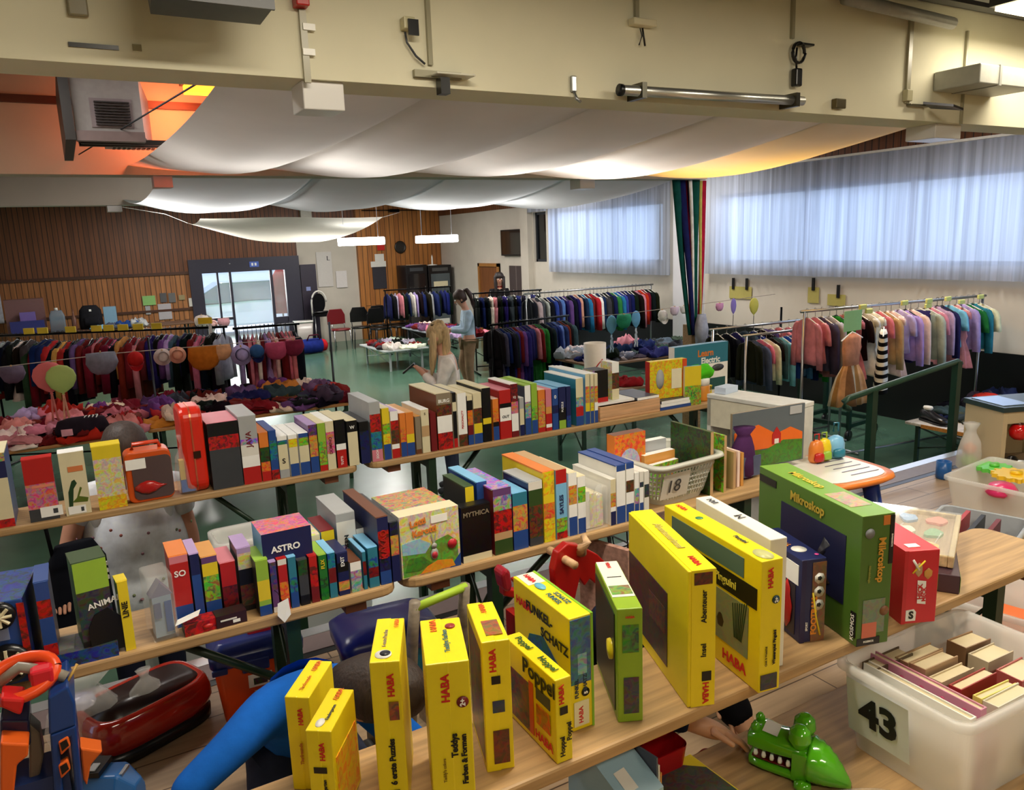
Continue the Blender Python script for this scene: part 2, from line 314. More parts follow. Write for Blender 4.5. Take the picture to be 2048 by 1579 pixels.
# ------------------------------------------------------------ standing boxes
def carton(mb, w, d, h, bands, top, side, inset=.0):
    """a box whose face at -Y is split into printed bands; origin at the front left bottom corner"""
    tot = sum(int(b[1]) for b in bands); z = h
    for b in bands:
        z1 = z; z = z-h*int(b[1])/tot; z = max(z, 0)
        mb.quad((0, 0, z), (w, 0, z), (w, 0, z1), (0, 0, z1), b[0])
    mb.add([(0, 0, 0), (w, 0, 0), (w, d, 0), (0, d, 0), (0, 0, h), (w, 0, h), (w, d, h), (0, d, h)],
           [(0, 3, 2, 1), (4, 5, 6, 7), (1, 2, 6, 5), (2, 3, 7, 6), (3, 0, 4, 7)], [side, top, side, side, side])
def bands(s): return [(s[i], s[i+1]) for i in range(0, len(s), 2)]
def spine(yf, px0, px1, yb, yt, d, bs, top, side, label, name='game_box', cat='game box', z0=ZB, tx=None, rz=0, group=None, lid=.5):
    xm = (px0+px1)/2; a = PY(px0, yb, yf); b = PY(px1, yb, yf); c = PY(xm, yt, yf)
    w = b.x-a.x-.002; h = max(.03, c.z-z0)
    mb = MB(); carton(mb, w, d, h, bands(bs), top, side)
    o = one(mb, name, 'card', label, cat, (a.x, yf, z0+.0005), rz, group)
    if lid:   # the lid overlaps the lower half of the carton
        MB().box(-.0012, .004, h*.985, w+.0012, d+.001, h+.0012, top).build('lid', 'card', o)
    if tx:
        s, col, fz, sz, vert = tx
        if vert: text(o, s, sz, (w/2, 0, h*fz), (0, 0, 1), (-1, 0, 0), col, bold=.02)
        else: text(o, s, sz, (w/2, 0, h*fz), (1, 0, 0), (0, 0, 1), col, bold=.02)
    return o
A = YA+.012
def rowA(a0, a1, yb, yt, d, *a, **k): return spine(A, a0, a1, yb, yt, d*1.15, *a, **k)
rowA(-20, 32, 1045, 905, .18, 'E1n2c5R1', 'c', 'b', 'cream and navy box at the frame edge of the rear bench')
o = rowA(58, 120, 1022, 915, .05, 'r4I4d2', 'r', 'm', 'red cover book with white sticker, upright on the rear bench', 'book', 'book')
MB().box(.035, -.0022, .012, .105, -.0006, .05, 'q').box(.075, -.0026, .022, .09, -.002, .04, 'd').build('price_sticker', 'paper', o); MB().box(.02, -.0016, .125, .09, -.0006, .135, (.9, .55, .45)).build('printed_title', 'card', o)
o = rowA(130, 183, 1008, 902, .06, 'c9', 'q', 'm', 'cream box picturing a green chameleon')
_w = max(v[0] for v in o.bound_box)
MB().prism([(_w*.15, .03), (_w*.3, .03), (_w*.42, .1), (_w*.58, .12), (_w*.5, .135), (_w*.38, .13), (_w*.2, .09)], .0008, (.12, .25, .14), T(0, -.0012, 0)).prism([(_w*.3, .05), (_w*.9, .045), (_w*.95, .06), (_w*.6, .07), (_w*.75, .1), (_w*.68, .105), (_w*.5, .065)], .0008, (.35, .42, .12), T(0, -.0018, 0)).box(_w*.3, -.0018, .165, _w*.9, -.0008, .185, (.85, .5, .3)).build('chameleon_picture', 'card', o)
MB().box(_w*.1, -.0028, .005, _w*.8, -.002, .035, 'q').box(_w*.6, -.0032, .012, _w*.72, -.0026, .028, 'd').build('price_sticker', 'paper', o)
rowA(196, 255, 995, 889, .07, 'y2C6Y2', 'y', 'y', 'yellow picture box beside the red lunchbox')
rowA(427, 489, 971, 842, .2, 'K2R2d3d3', 'i', 'k', 'black box with red creature and pink top beside the red case')
rowA(490, 526, 970, 830, .24, 's4V1w2q2r3', 's', 's', 'tall grey and white box with black cats and red foot', tx=('JAVA', 'm', .66, .03, True))
rowA(526, 545, 958, 864, .2, 'o3H3O2r2', 'o', 'o', 'orange box right of the cats box')
rowA(545, 561, 954, 860, .2, 'b2T4b2R2', 'b', 'b', 'blue landscape box with red triangle at its foot')
rowA(561, 581, 948, 871, .2, 'q1T1c6s2', 'q', 'q', 'white box with dark scribble, left of three white boxes', tx=('S', 'k', .4, .03, False))
rowA(583, 601, 946, 868, .2, 'q1Y2c4b3', 'q', 'q', 'white box with blue foot, left of the two alike')
rowA(603, 623, 943, 865, .2, 'b1L2c4b3', 'q', 'q', 'white box with green label and blue foot')
rowA(624, 641, 942, 848, .2, 'P2J4b3', 'v', 'p', 'mauve sunset box with blue foot')
rowA(641, 657, 931, 845, .2, 'l3L4r1', 'c', 'l', 'lime green box with red foot on the rear bench')
rowA(657, 674, 930, 841, .2, 'c2I4c3', 'q', 'c', 'cream box with dark red lettering down its spine', tx=('DOMINO', 'm', .5, .018, True))
rowA(676, 696, 930, 838, .2, 'K4q1r3', 'c', 'k', 'black picture box with white band and red foot', tx=('TUTTI', 'q', .15, .014, True))
rowA(699, 720, 921, 840, .2, 'k2c3c3', 'c', 'd', 'cream box with a black W label', tx=('W', 'q', .85, .02, False))
rowA(724, 743, 929, 842, .22, 'k2N4n3', 'd', 'k', 'black and navy box left of the tall grey box')
rowA(746, 768, 925, 803, .25, 's2R3T3i2', 's', 's', 'tall grey and red box with teal mountains and pink foot', tx=('ZOCH', 'q', .12, .014, True))
rowA(770, 785, 919, 815, .2, 'y3L2Y2b3', 'c', 'y', 'bright yellow box with green print and blue foot')
rowA(786, 802, 917, 821, .2, 'q2R2U3q1r2', 'v', 'q', 'white box with red print right of the bright yellow box')
rowA(804, 816, 911, 825, .2, 'o3O3b3', 'f', 'o', 'slim orange box with blue foot')
rowA(816, 832, 910, 824, .2, 'o5y2b3', 'j', 'o', 'amber box with blue foot')
rowA(834, 845, 905, 832, .22, 'x3x4u1', 'j', 'x', 'slim khaki box leaning row of the amber box')
rowA(846, 862, 900, 818, .2, 'c3e2c3', 'q', 'c', 'cream box with a brown tape band', tx=('S', 'k', .9, .015, False))
rowA(864, 876, 899, 825, .22, 'm1', 'm', 'm', 'dark maroon box left of the big castle box')
rowA(878, 908, 899, 785, .28, 'x2U2q3R3', 'c', 'u', 'big brown box with glowing fire, tallest on the rear bench', tx=('BURG', 'q', .86, .022, False))
rowA(909, 917, 889, 785, .25, 'k1c1k3r1', 'k', 'c', 'slim black box between the fire box and a white one')
rowA(919, 937, 889, 785, .25, 'q2q5U2', 'c', 'q', 'white box with red lettering right of the slim black box', tx=('PERSONALITY', 'r', .5, .014, True))
rowA(938, 949, 886, 790, .24, 'c1k2O3m2b2', 'c', 'k', 'black and orange box with blue foot')
rowA(950, 967, 884, 785, .24, 'c3U3y2b2', 'c', 'c', 'cream and brown puzzle box with yellow band', 'puzzle_box', 'puzzle box')
rowA(968, 985, 878, 775, .24, 'K5y1k3', 'c', 'k', 'black rimmed picture box with yellow caption')
rowA(988, 1000, 876, 797, .22, 'o2O3k1b3', 'f', 'o', 'slim orange box with black figure')
rowA(1002, 1025, 876, 779, .2, 'r3K1q3r4', 'i', 'r', 'bright red box with a white diamond mark', tx=('OUT', 'k', .45, .018, False))
rowA(1025, 1039, 872, 767, .2, 'M3I2q3m1', 'q', 'm', 'dark red and white slim box beside the bright red one', tx=('IQ', 'q', .75, .015, False))
rowA(1041, 1050, 862, 795, .2, 's2c3n2', 'q', 's', 'slim grey box with navy foot')
rowA(1052, 1064, 862, 770, .24, 'q3S3b3', 'l', 'z', 'white puzzle box with blue foot beside the lime one', 'puzzle_box', 'puzzle box')
rowA(1065, 1077, 861, 767, .24, 'l5L3b3', 'l', 'l', 'lime puzzle box with blue foot', 'puzzle_box', 'puzzle box')
rowA(1078, 1092, 857, 779, .2, 'o2J6r1', 'f', 'o', 'orange and brown box with red edge')
rowA(1093, 1105, 854, 778, .2, 'i5j2r3q1r1', 'i', 'r', 'raspberry red box with gold badge')
rowA(1106, 1118, 851, 777, .2, 'b4N2b4', 'a', 'b', 'blue box with a white zero', tx=('0', 'q', .8, .024, False))
rowA(1119, 1133, 849, 773, .2, 'n5k3l2', 'a', 'n', 'navy box with the word puzzle and a lime foot', 'puzzle_box', 'puzzle box', tx=('PUZZLE', 'q', .52, .015, True))
rowA(1134, 1143, 844, 772, .2, 'n5B2', 'a', 'n', 'slim navy box right of the word puzzle')
rowA(1153, 1168, 842, 756, .26, 'c4S2r2b2', 'q', 't', 'white box with red band and blue foot, left of three tall puzzles', 'puzzle_box', 'puzzle box')
rowA(1172, 1181, 842, 747, .3, 'c3J4y2b3', 'q', 'a', 'tall cream puzzle box next to the blue cover', 'puzzle_box', 'puzzle box')
rowA(1182, 1189, 841, 747, .3, 'c3E4Y2b3', 'q', 'c', 'tall cream puzzle box, middle of the tall trio', 'puzzle_box', 'puzzle box')
rowA(1190, 1197, 840, 747, .3, 'c3J4q2b3', 'q', 'c', 'tall cream puzzle box with white band, last of the tall trio', 'puzzle_box', 'puzzle box')
# lunchbox, red case and wrapped figure on the rear bench
a = PY(258, 992, A); b = PY(352, 992, A); wv = b.x-a.x
t = thing('lunchbox', 'orange and red lunchbox with a toy car on its front', 'lunchbox', ((a.x+b.x)/2, A+.06, ZB))
def rrect(w, h, r=.02, n=4):
    p = []
    for cx, cz, a0 in ((w/2-r, h-r, 0), (-w/2+r, h-r, 90), (-w/2+r, r, 180), (w/2-r, r, 270)):
        for k in range(n+1): q = math.radians(a0+90*k/n); p.append((cx+r*math.cos(q), cz+r*math.sin(q)))
    return p
MB().prism(rrect(wv, .2, .025), .1, (.82, .33, .1), T(0, -.05, 0)).build('case', 'plastic', t, bevel=.006)
MB().prism(rrect(wv*.86, .165, .02), .004, (.34, .27, .27), T(.01, -.0545, .012)).build('picture_panel', 'plastic', t)
mb = MB().loft([[(-.06+.12*u+.012*math.cos(q)*0, -.058-.012*math.sin(PI*u)*max(0, math.cos(q)), .06+.035*math.sin(PI*min(1, u*1.1+.05))*math.sin(q)*.8) for q in [2*PI*k/10 for k in range(10)]] for u in (0.02, .2, .4, .6, .8, .98)], 'r')
mb.build('toy_car_picture', 'gloss', t)
MB().box(-.08, -.0565, .135, -.01, -.055, .175, 'q').build('price_sticker', 'paper', t)
MB().tube([(-.05, 0, .2), (-.045, 0, .222), (.045, 0, .222), (.05, 0, .2)], .008, (.8, .25, .12)).build('handle', 'plastic', t)
a = PY(400, 970, A); b = PY(428, 970, A)
t = thing('carry_case', 'bright red upright case with zipped rounded shell', 'case', ((a.x+b.x)/2-.03, A+.1, ZB))
hh = PY(414, 812, A).z-ZB
MB().prism([(y, z) for y, z in rrect(.2, hh, .05, 6)], .085, (.85, .16, .08), T(-.0425, 0, 0) @ Rz(PI/2) @ T(0, -.085, 0)).build('shell', 'plastic', t, bevel=.015)
MB().prism([(y, z) for y, z in rrect(.204, hh+.003, .05, 6)], .006, (.95, .5, .35), T(-.003, 0, -.001) @ Rz(PI/2) @ T(0, -.003, 0)).build('zip', 'metal', t)
MB().box(-.006, -.108, hh*.42, .02, -.1, hh*.5, (.3, .2, .15)).build('clasp', 'metal', t)
a = PY(380, 990, A); t = thing('wrapped_figure_bag', 'clear tied bag with yellow and blue toys in front of the red case', 'bag', (a.x, A+.03, ZB))
def bagmesh(rx, ry, h, seed, n=16, neck=.35, col='q', crush=.12):
    rr = random.Random(seed); rings = []
    for z, k in ((0, .75), (.08, 1), (.35, 1), (.62, .85), (.8, neck), (.86, neck*.8), (1, neck*1.5)):
        rings.append([(rx*k*math.cos(2*PI*i/n)*(1+rr.uniform(-crush, crush)), ry*k*math.sin(2*PI*i/n)*(1+rr.uniform(-crush, crush)), h*z) for i in range(n)])
    return MB().loft(rings, col)
bagmesh(.04, .03, .24, 3).build('clear_bag', 'film', t)
MB().box(-.025, -.018, .01, .025, .018, .06, (.25, .4, .7)).box(-.024, -.016, .061, .024, .016, .14, (.8, .68, .35)).build('toys', 'plastic', t)
a = PY(25, 1010, A); one(MB().box(0, 0, 0, .03, .012, .17, 'q'), 'paper_board', 'paper', 'white paper board leaning beside the red cover book', 'paper board', (a.x+.06, A+.03, ZB))
# black picture box, two slim boxes and the pile of flat books at the window end
A2 = YA+.02
a = PY(1198, 835, A2); b = PY(1318, 808, A2); zt = PY(1258, 800, A2).z-ZB
t = thing('wooden_tray', 'shallow pale wooden tray under flat books on the rear bench', 'tray', (a.x, A2-.01, ZB)); L = b.x-a.x
MB().box(0, 0, 0, L, .24, .015, (.85, .66, .48)).box(0, 0, .015, L, .012, .075, (.86, .67, .5)).box(0, .228, .015, L, .24, .075, 'j').box(0, .012, .015, .012, .228, .075, 'j').box(L-.012, .012, .015, L, .228, .075, 'j').build('tray_body', 'wood', t, bevel=.003)
zt = ZB+.0765
for i, (x0, x1, y0, y1, h, c, lab) in enumerate((( .0, L*.62, .02, .22, .012, 'q', 'white flat book lying on the wooden tray under the black box'), (L*.63, L*1.0, .0, .23, .014, 'z', 'grey blue picture book lying flat on the wooden tray'))):
    mb = MB().box(x0, y0, 0, x1, y1, h, [c, c, 'q', 'q', 'q', c]); one(mb, 'book', 'card', lab, 'book', (a.x, A2, zt+.0005))
z1 = zt+.0135
def facing(x0, y0, w, d, h, z, front, right, top, label, name='game_box', rz=0, cat='game box'):
    mb = MB(); carton(mb, w, d, h, bands(front), top, right); return one(mb, name, 'card', label, cat, (x0, y0, z+.0005), rz)
o = facing(a.x+.005, A2+.04, .085, .11, .17, z1, 'K6r1', 'S', 'k', 'black box with green leaves and red foot standing on the tray')
MB().add([(.0855, .04, .04), (.0855, .075, .08), (.0855, .045, .12), (.0855, .015, .08)], [(0, 1, 2, 3)], 'q').build('price_tag', 'paper', o)
facing(a.x+.125, A2+.05, .045, .1, .2, z1, 'q2U3c2', 'C', 'q', 'tall slim cream box beside the black leafy box')
fb = a.x+L+.006
for i, (c, lab) in enumerate((('b', 'blue picture book lowest of the flat pile'), ('q', 'white picture book in the middle of the flat pile'), ('z', 'greyish picture book topmost of the flat pile'))):
    one(MB().box(0, 0, 0, .22-i*.01, .24, .016, [c, c.upper(), 'b' if i == 0 else 'q', 'q', 'q', c]), 'book', 'card', lab, 'book', (fb+i*.004, A2-.005, ZB+.0005+i*.017))
zp = ZB+.052
o = facing(fb-.02, A2+.06, .24, .045, .21, zp, 'Y1', 'r', 'y', 'yellow and orange box picturing a drawing tablet', rz=-.12)
MB().box(.14, -.003, .05, .205, 0, .16, (.93, .9, .78)).build('picture_card', 'paper', o); MB().lathe([(.032, 0), (.032, .003)], 's', n=24, sx=.8, sy=1.7, M=T(.065, 0, .11) @ Matrix.Rotation(PI/2, 4, 'X')).build('oval_picture', 'paper', o)
MB().box(.212, -.0025, .0, .24, 0, .21, (.85, .3, .12)).build('red_edge', 'card', o)
x = PY(1372, 795, A2).x
o = facing(x, A2+.01, .1, .02, .22, ZB, 'y4L4', 'c', 'a', 'yellow and lime puzzle book with a white spine, upright', 'book', -.25, 'book')
text(o, '15', .035, (.05, 0, .06), (1, 0, 0), (0, 0, 1), 'g', bold=.03)
x = PY(1420, 790, A2).x
t = thing('dough_jar', 'round jar with a bright green bag over its lid', 'jar', (x, A2+.07, ZB))
MB().lathe([(.045, 0), (.048, .01), (.048, .085), (.044, .09)], (.86, .56, .2)).build('jar_body', 'card', t); MB().lathe([(.046, .09), (.047, .125), (.044, .13)], 'q').build('lid', 'plastic', t)
rg = []
for z, r in ((.131, .045), (.15, .07), (.175, .078), (.195, .06), (.2, .02)): rg.append([(r*math.cos(q)*(1+.12*math.sin(5*q)), r*.8*math.sin(q), z+.01*math.sin(3*q)) for q in [2*PI*k/20 for k in range(20)]])
MB().loft(rg, (.35, .85, .15)).build('green_pouch', 'cloth', t)
MB().tube([(.045, 0, .08), (.075, 0, .075), (.075, 0, .03), (.045, 0, .02)], .008, 'y').build('handle', 'plastic', t)
o = facing(PY(1352, 790, A2+.17).x, A2+.185, .42, .05, .3, ZB, 't4q6', 'q', 'a', 'big teal and white electricity kit box behind the green topped jar')
text(o, 'Learn', .055, (.24, 0, .245), (1, 0, 0), (0, 0, 1), 'o', bold=.03); text(o, 'Electric', .05, (.28, 0, .2), (1, 0, 0), (0, 0, 1), 'q', bold=.03)
MB().box(.26, -.002, .02, .4, 0, .09, (.16, .36, .36)).lathe([(.03, 0), (.03, .002)], (.6, .4, .3), n=16, M=T(.24, 0, .12) @ Matrix.Rotation(PI/2, 4, 'X')).lathe([(.03, 0), (.03, .002)], 'd', n=16, sx=1.6, sy=.7, M=T(.34, 0, .15) @ Matrix.Rotation(PI/2, 4, 'X')).build('printed_pictures', 'card', o)
# ------------------------------------------------------------ middle bench
Bf = YBB+.015
def rowB(*a, **k): return spine(Bf, *a, **k)
# monster truck pack, its neighbours and the flat toy box at the frame edge
a = PY(0, 1318, Bf); b = PY(72, 1305, Bf)
t = thing('toy_car_pack', 'large blue toy pack with black wheels at the frame edge of the middle bench', 'toy pack', (b.x-.24, Bf+.005, ZB), -.12)
MB().box(0, 0, 0, .235, .2, .2, ['n', 'B', 'b', 'N', 'b', 'b']).build('carton', 'card', t, bevel=.004)
for x, z, r in ((.19, .055, .045), (.19, .17, .03)):
    mb = MB().lathe([(r*.3, -.012), (r, -.01), (r, .014), (r*.6, .018), (r*.3, .012)], 'k', M=T(x, 0, z) @ Matrix.Rotation(PI/2, 4, 'X'))
    for k in range(8): q = k*PI/4; mb.tube([(x, -.019, z), (x+r*.8*math.cos(q), -.017, z+r*.8*math.sin(q))], .004, 'c', 5)
    mb.build('wheel', 'plastic', t)
MB().box(.02, -.004, .11, .2, 0, .145, (.5, .55, .7)).build('window_strip', 'card', t); MB().box(.222, -.003, .0, .236, .0, .19, 'R').build('red_edge', 'card', t)
rowB(86, 117, 1284, 1160, .12, 'b2R2b3R3', 'b', 'n', 'blue box with red car print beside the truck pack')
o = spine(Bf-.0, 165, 236, 1272, 1118, .09, 'l3D5K2', 'h', 'g', 'green toy box with an open black window on its face', rz=.12, lid=.5)
MB().prism([(.015, .01), (.085, .01), (.085, .09), (.06, .12), (.03, .11), (.015, .08)], .006, 'k', T(0, -.005, 0)).build('black_window', 'plastic', o)
text(o, 'ANIMALS', .02, (.06, 0, .135), (1, 0, .12), (-.12, 0, 1), 'q', bold=.02)
rowB(247, 270, 1262, 1160, .05, 'y9', 'y', 'x', 'small yellow box right of the green window box', tx=('LINIE', 'k', .6, .018, True), rz=.1)
t = thing('toy_box', 'flat toy box with clear window and white sticker lying on the middle bench', 'toy box', (PY(155, 1325, Bf-.005).x, Bf+.045, ZB), -.05)
MB().box(-.09, -.05, 0, .09, .05, .035, ['d', 'D', 'B', 'b', 'd', 'd']).build('carton', 'card', t); MB().box(-.07, -.045, .035, .0, .04, .043, 'w').build('blister_window', 'film', t); MB().box(.02, -.03, .0355, .07, .03, .037, 'q').build('price_sticker', 'paper', t)
t = thing('doll_house_blister', 'clear plastic blister with a little blue house', 'toy pack', (PY(328, 1258, Bf).x, Bf+.05, ZB), .1)
MB().box(-.03, -.05, 0, .03, .05, .17, 'q').build('clear_shell', 'film', t, bevel=.006)
mb = MB().box(-.022, -.04, .01, .022, .0, .115, (.55, .62, .68)).box(.004, -.043, .02, .02, -.041, .1, (.2, .32, .55)).box(-.02, -.043, .06, -.004, -.041, .1, (.35, .38, .5)).prism([(-.026, .115), (.026, .115), (0, .15)], .04, (.45, .45, .55), T(0, -.04, 0))
mb.build('toy_house', 'plastic', t)
spine(Bf+.055, 353, 392, 1238, 1108, .12, 'i1r6b3', 'o', 'r', 'red box with yellow flash and blue foot, first of the pocket games', tx=('SO', 'q', .75, .022, False))
spine(Bf+.055, 393, 413, 1229, 1105, .12, 'n3b7', 'v', 'n', 'dark blue box between the red and lime pocket games')
spine(Bf+.055, 415, 448, 1226, 1110, .12, 'p1y2L4b3', 'j', 'x', 'yellow and lime box with blue foot among the pocket games')
spine(Bf+.055, 450, 482, 1220, 1122, .12, 'r4M5', 'i', 'm', 'salmon red box right of the yellow and lime one')
spine(Bf+.055, 488, 517, 1236, 1092, .11, 'v1C3k3U4k1', 'v', 'd', 'tall black toy pack with skin toned figure')
rowB(521, 547, 1225, 1118, .11, 'l4y4l1b2', 'l', 'd', 'lime green pocket game with yellow label')
rowB(548, 562, 1218, 1122, .11, 'P5p3w1', 'v', 'p', 'purple pocket game between the lime and red ones')
rowB(564, 583, 1214, 1116, .11, 'w1r3O3r2', 'r', 'r', 'red pocket game with orange flames, white top band')
rowB(584, 601, 1208, 1112, .11, 't4T3b3', 'a', 't', 'sky blue pocket game')
rowB(603, 623, 1206, 1118, .11, 'H3d4k2', 'd', 'k', 'dark green and black pocket game')
rowB(625, 642, 1200, 1110, .11, 'r2R4m3', 'r', 'm', 'crimson pocket game right of the dark green one')
rowB(644, 661, 1197, 1108, .11, 'g5G5', 'l', 'g', 'grass green pocket game with yellow print', tx=('FLIX', 'y', .8, .014, True))
rowB(662, 678, 1194, 1104, .11, 'T3m3t3', 'a', 't', 'teal pocket game with dark red patch')
rowB(680, 703, 1192, 1104, .11, 'n2k2n2J2n1', 'n', 'n', 'navy pocket game with orange letters at its foot', tx=('EXIT', 'q', .8, .014, True))
rowB(705, 728, 1188, 1122, .1, 'q2S5', 'u', 'q', 'short white pocket game with red sketch')
rowB(719+11, 738, 1183, 1102, .12, 't2M3t3', 'a', 't', 'teal game behind the short white one')
rowB(741, 762, 1181, 1093, .12, 't2T2M2t2', 'a', 't', 'teal game with red oval, end of the pocket games')
# second layer and the back row
zt = ZB+.11
a = P(490, 1108, ZB+.1)
t = facing(.36, Bf+.02, .13, .12, .098, ZB+.1145, 'n1', 'a', 'I', 'navy topped cube box with a white astronaut lying over the pocket games', rz=.0)
text(t, 'ASTRO', .024, (.06, 0, .05), (1, 0, 0), (0, 0, 1), 'q', bold=.03)
def back(px0, px1, yt, h, y, d, bs, top, side, label, name='game_box', cat='game box', tx=None, z=ZB):
    a = PY(px0, yt, y); b = PY(px1, yt, y); mb = MB(); hh = a.z-z; w = b.x-a.x; carton(mb, w, d, hh, bands(bs), top, side)
    o = one(mb, name, 'card', label, cat, (a.x, y, z+.0005)); MB().box(-.001, .004, hh*.985, w+.001, d+.001, hh+.001, top).build('lid', 'card', o)
    if tx: text(o, tx[0], tx[4] if len(tx) > 4 else .02, (w/2, 0, hh*tx[2]), (0, 0, 1) if tx[3] else (1, 0, 0), (-1, 0, 0) if tx[3] else (0, 0, 1), tx[1], bold=.02)
    return o
Y2 = Bf+.124
back(608, 640, 1075, 0, Y2, .1, 'c3S4', 'C', 'c', 'cream box with a red circle behind the pocket games')
back(642, 668, 1064, 0, Y2+.0, .14, 'y3Y4', 'm', 'a', 'yellow spined box with dark red cover behind the crimson game')
back(671, 709, 1030, 0, Y2, .2, 's1w3S4', 's', 's', 'tall pale grey box towering behind the teal games', tx=('MODERN', 'k', .45, 1, .018))
back(712, 728, 1058, 0, Y2, .1, 'w2k1M3', 'd', 'm', 'small white and maroon box beside the pale grey tower')
rowB(763, 786, 1170, 1032, .3, 'n2R4N2b2', 'u', 'n', 'tall navy box with red writing and coffee bean badge', tx=('KAKAO', 'r', .6, .025, True))
rowB(787, 804, 1164, 1042, .3, 'N2J3n4', 'd', 'n', 'tall navy box squeezed beside the rabbit game')
a = PY(806, 1164, Bf); b = PY(922, 1127, Bf); wl = b.x-a.x; hl = PY(860, 1022, Bf).z-ZB
t = thing('game_box', 'white game box picturing a meadow hill with carrot letters, front of four', 'game box', (a.x, Bf, ZB+.0005)); 
MB().box(0, 0, 0, wl, .06, hl, ['w', 'c', 'C', 'b', 'w', 'w']).build('carton', 'card', t)
RX = Matrix.Rotation(PI/2, 4, 'X')
mb = MB().prism([(.004, hl*.02), (wl*.96, hl*.02), (wl*.96, hl*.42), (wl*.8, hl*.56), (wl*.55, hl*.5), (wl*.4, hl*.34), (.004, hl*.38)], .0006, (.42, .65, .25, .45), T(0, -.0008, 0)).prism([(.004, hl*.38), (wl*.4, hl*.34), (wl*.5, hl*.48), (wl*.3, hl*.6), (.004, hl*.56)], .0006, (.62, .78, .85, .6), T(0, -.0012, 0)).prism([(wl*.05, hl*.1), (wl*.3, hl*.08), (wl*.5, hl*.16), (wl*.35, hl*.3), (wl*.12, hl*.3)], .0006, (.3, .52, .18, .5), T(0, -.0016, 0)).prism([(wl*.3, hl*.02), (wl*.9, hl*.02), (wl*.85, hl*.14), (wl*.6, hl*.18), (wl*.42, hl*.12)], .0006, (.88, .6, .16, .6), T(0, -.002, 0))
mb.lathe([(.012, 0), (.012, .0006)], (.62, .62, .6), n=14, sy=1.5, M=T(wl*.55, -.0022, hl*.3) @ RX).lathe([(.009, 0), (.009, .0006)], (.66, .66, .63), n=14, M=T(wl*.55, -.0026, hl*.43) @ RX).lathe([(.009, 0), (.009, .0006)], (.75, .2, .25), n=14, sy=1.2, M=T(wl*.55, -.003, hl*.28) @ RX)
for sx in (-1, 1): mb.prism([(wl*.55+sx*.002, hl*.46), (wl*.55+sx*.009, hl*.62), (wl*.55+sx*.005, hl*.63), (wl*.55-sx*.001, hl*.48)], .0006, (.66, .66, .63), T(0, -.0024-.0002*sx, 0))
mb.lathe([(.015, 0), (.015, .0006)], (.75, .15, .2), n=18, M=T(wl*.86, -.0026, hl*.4) @ RX).build('cover_picture', 'card', t)
text(t, 'Lotti', .026, (wl*.3, -.001, hl*.86), (1, 0, .12), (-.12, 0, 1), 'o', bold=.04); text(t, 'Karotti', .026, (wl*.4, -.001, hl*.7), (1, 0, .08), (-.08, 0, 1), 'o', bold=.04)
MB().box(wl*.52, -.002, hl*.8, wl*.8, -.001, hl*.92, 'q').build('price_sticker', 'paper', t); MB().add([(wl*.8, -.0015, 0), (wl, -.0015, 0), (wl, -.0015, hl*.22)], [(0, 1, 2)], 'b').build('blue_corner', 'card', t)
for i, c in enumerate('cec'):
    mb = MB(); carton(mb, wl-.01, .058, hl-.004*i, bands('C9'), 'E', 'w'); one(mb, 'game_box', 'card', '%s cream game box behind the carrot lettered one' % ORD[i+1], 'game box', (a.x+.003*i, Bf+.063+i*.061, ZB+.0005))
rowB(926, 985, 1098, 1010, .04, 'K7c1', 'k', 'n', 'small black building set box with white tag', tx=('MYTHICA', 'x', .86, .02, False))
Y2 = Bf+.06
back(930, 947, 975, 0, Y2, .16, 'y9', 'h', 'k', 'slim yellow spined box behind the black building set')
back(953, 973, 965, 0, Y2, .2, 'b3J3b3', 'a', 'b', 'blue box with orange tower left of the carrot rocket')
rowB(990, 1027, 1087, 975, .24, 'p1S2R3e1h2', 'V', 'm', 'grey and red box with striped tent print')
rowB(1028, 1058, 1080, 984, .14, 't2J4b3', 'a', 'n', 'turquoise to blue box with orange slot')
rowB(1060, 1088, 1071, 962, .16, 'w1h2U4d1', 's', 'n', 'grey green box with brown pigeon shape')
rowB(1089, 1112, 1063, 942, .26, 'Y3y1O2Y3', 'o', 'y', 'tall yellow box with monkey print and red letters')
rowB(1114, 1136, 1054, 938, .26, 'r2a5L2R1', 'e', 'a', 'light blue box with red corner and green edge', tx=('SAYLES', 'n', .5, .02, True))
rowB(1139, 1156, 1047, 945, .22, 'q2J3q2b3', 'c', 'q', 'white card game box with brown spanner print')
rowB(1157, 1173, 1043, 952, .22, 'q2L3q3b3', 'c', 'q', 'white card game box with green leaf print')
t = thing('wrapped_boxes', 'white boxes shrink wrapped in clear plastic with a twisted end', 'wrapped pack', (PY(1192, 1042, Bf).x, Bf+.1, ZB))
for i in range(3): MB().box(-.04+i*.027, -.085, .003, -.014+i*.027, .09, .13-.01*i, ['w', 'c', 'C' if i else 'w', 'w', 'w', 'w']).build('inner_box', 'card', t)
MB().box(-.048, -.1, .001, .048, .105, .14, 'q').loft([[(x*(1-.7*k)+.0, -.1-.02*k, .06*k+z) for x, z in ((-.03, .02), (.03, .02), (.03, .1), (-.03, .1))] for k in (0, .5, 1)], 'q').build('plastic_wrap', 'film', t)
for i, (x0, x1, yb, yt, bs, lab) in enumerate(((1222, 1233, 1035, 958, 'c3J3q1n3', 'low white box beside the wrapped pack'), (1234, 1252, 1032, 930, 'b1q3q3b3', 'white memory game box with blue corner, left twin'), (1253, 1269, 1027, 925, 'b1q2U2q2b3', 'white memory game box with brown strip, right twin'), (1270, 1279, 1023, 945, 'q3S3b3', 'slim white box right of the memory twins'), (1280, 1288, 1020, 943, 'w2D1q3b3', 'slim white box with dark letters near the laundry basket'), (1289, 1299, 1014, 942, 'w2D2w3', 'grey white box touching the laundry basket'))):
    rowB(x0, x1, yb, yt, .22, bs, 'b' if i in (1, 2) else 'w', 'w', lab)

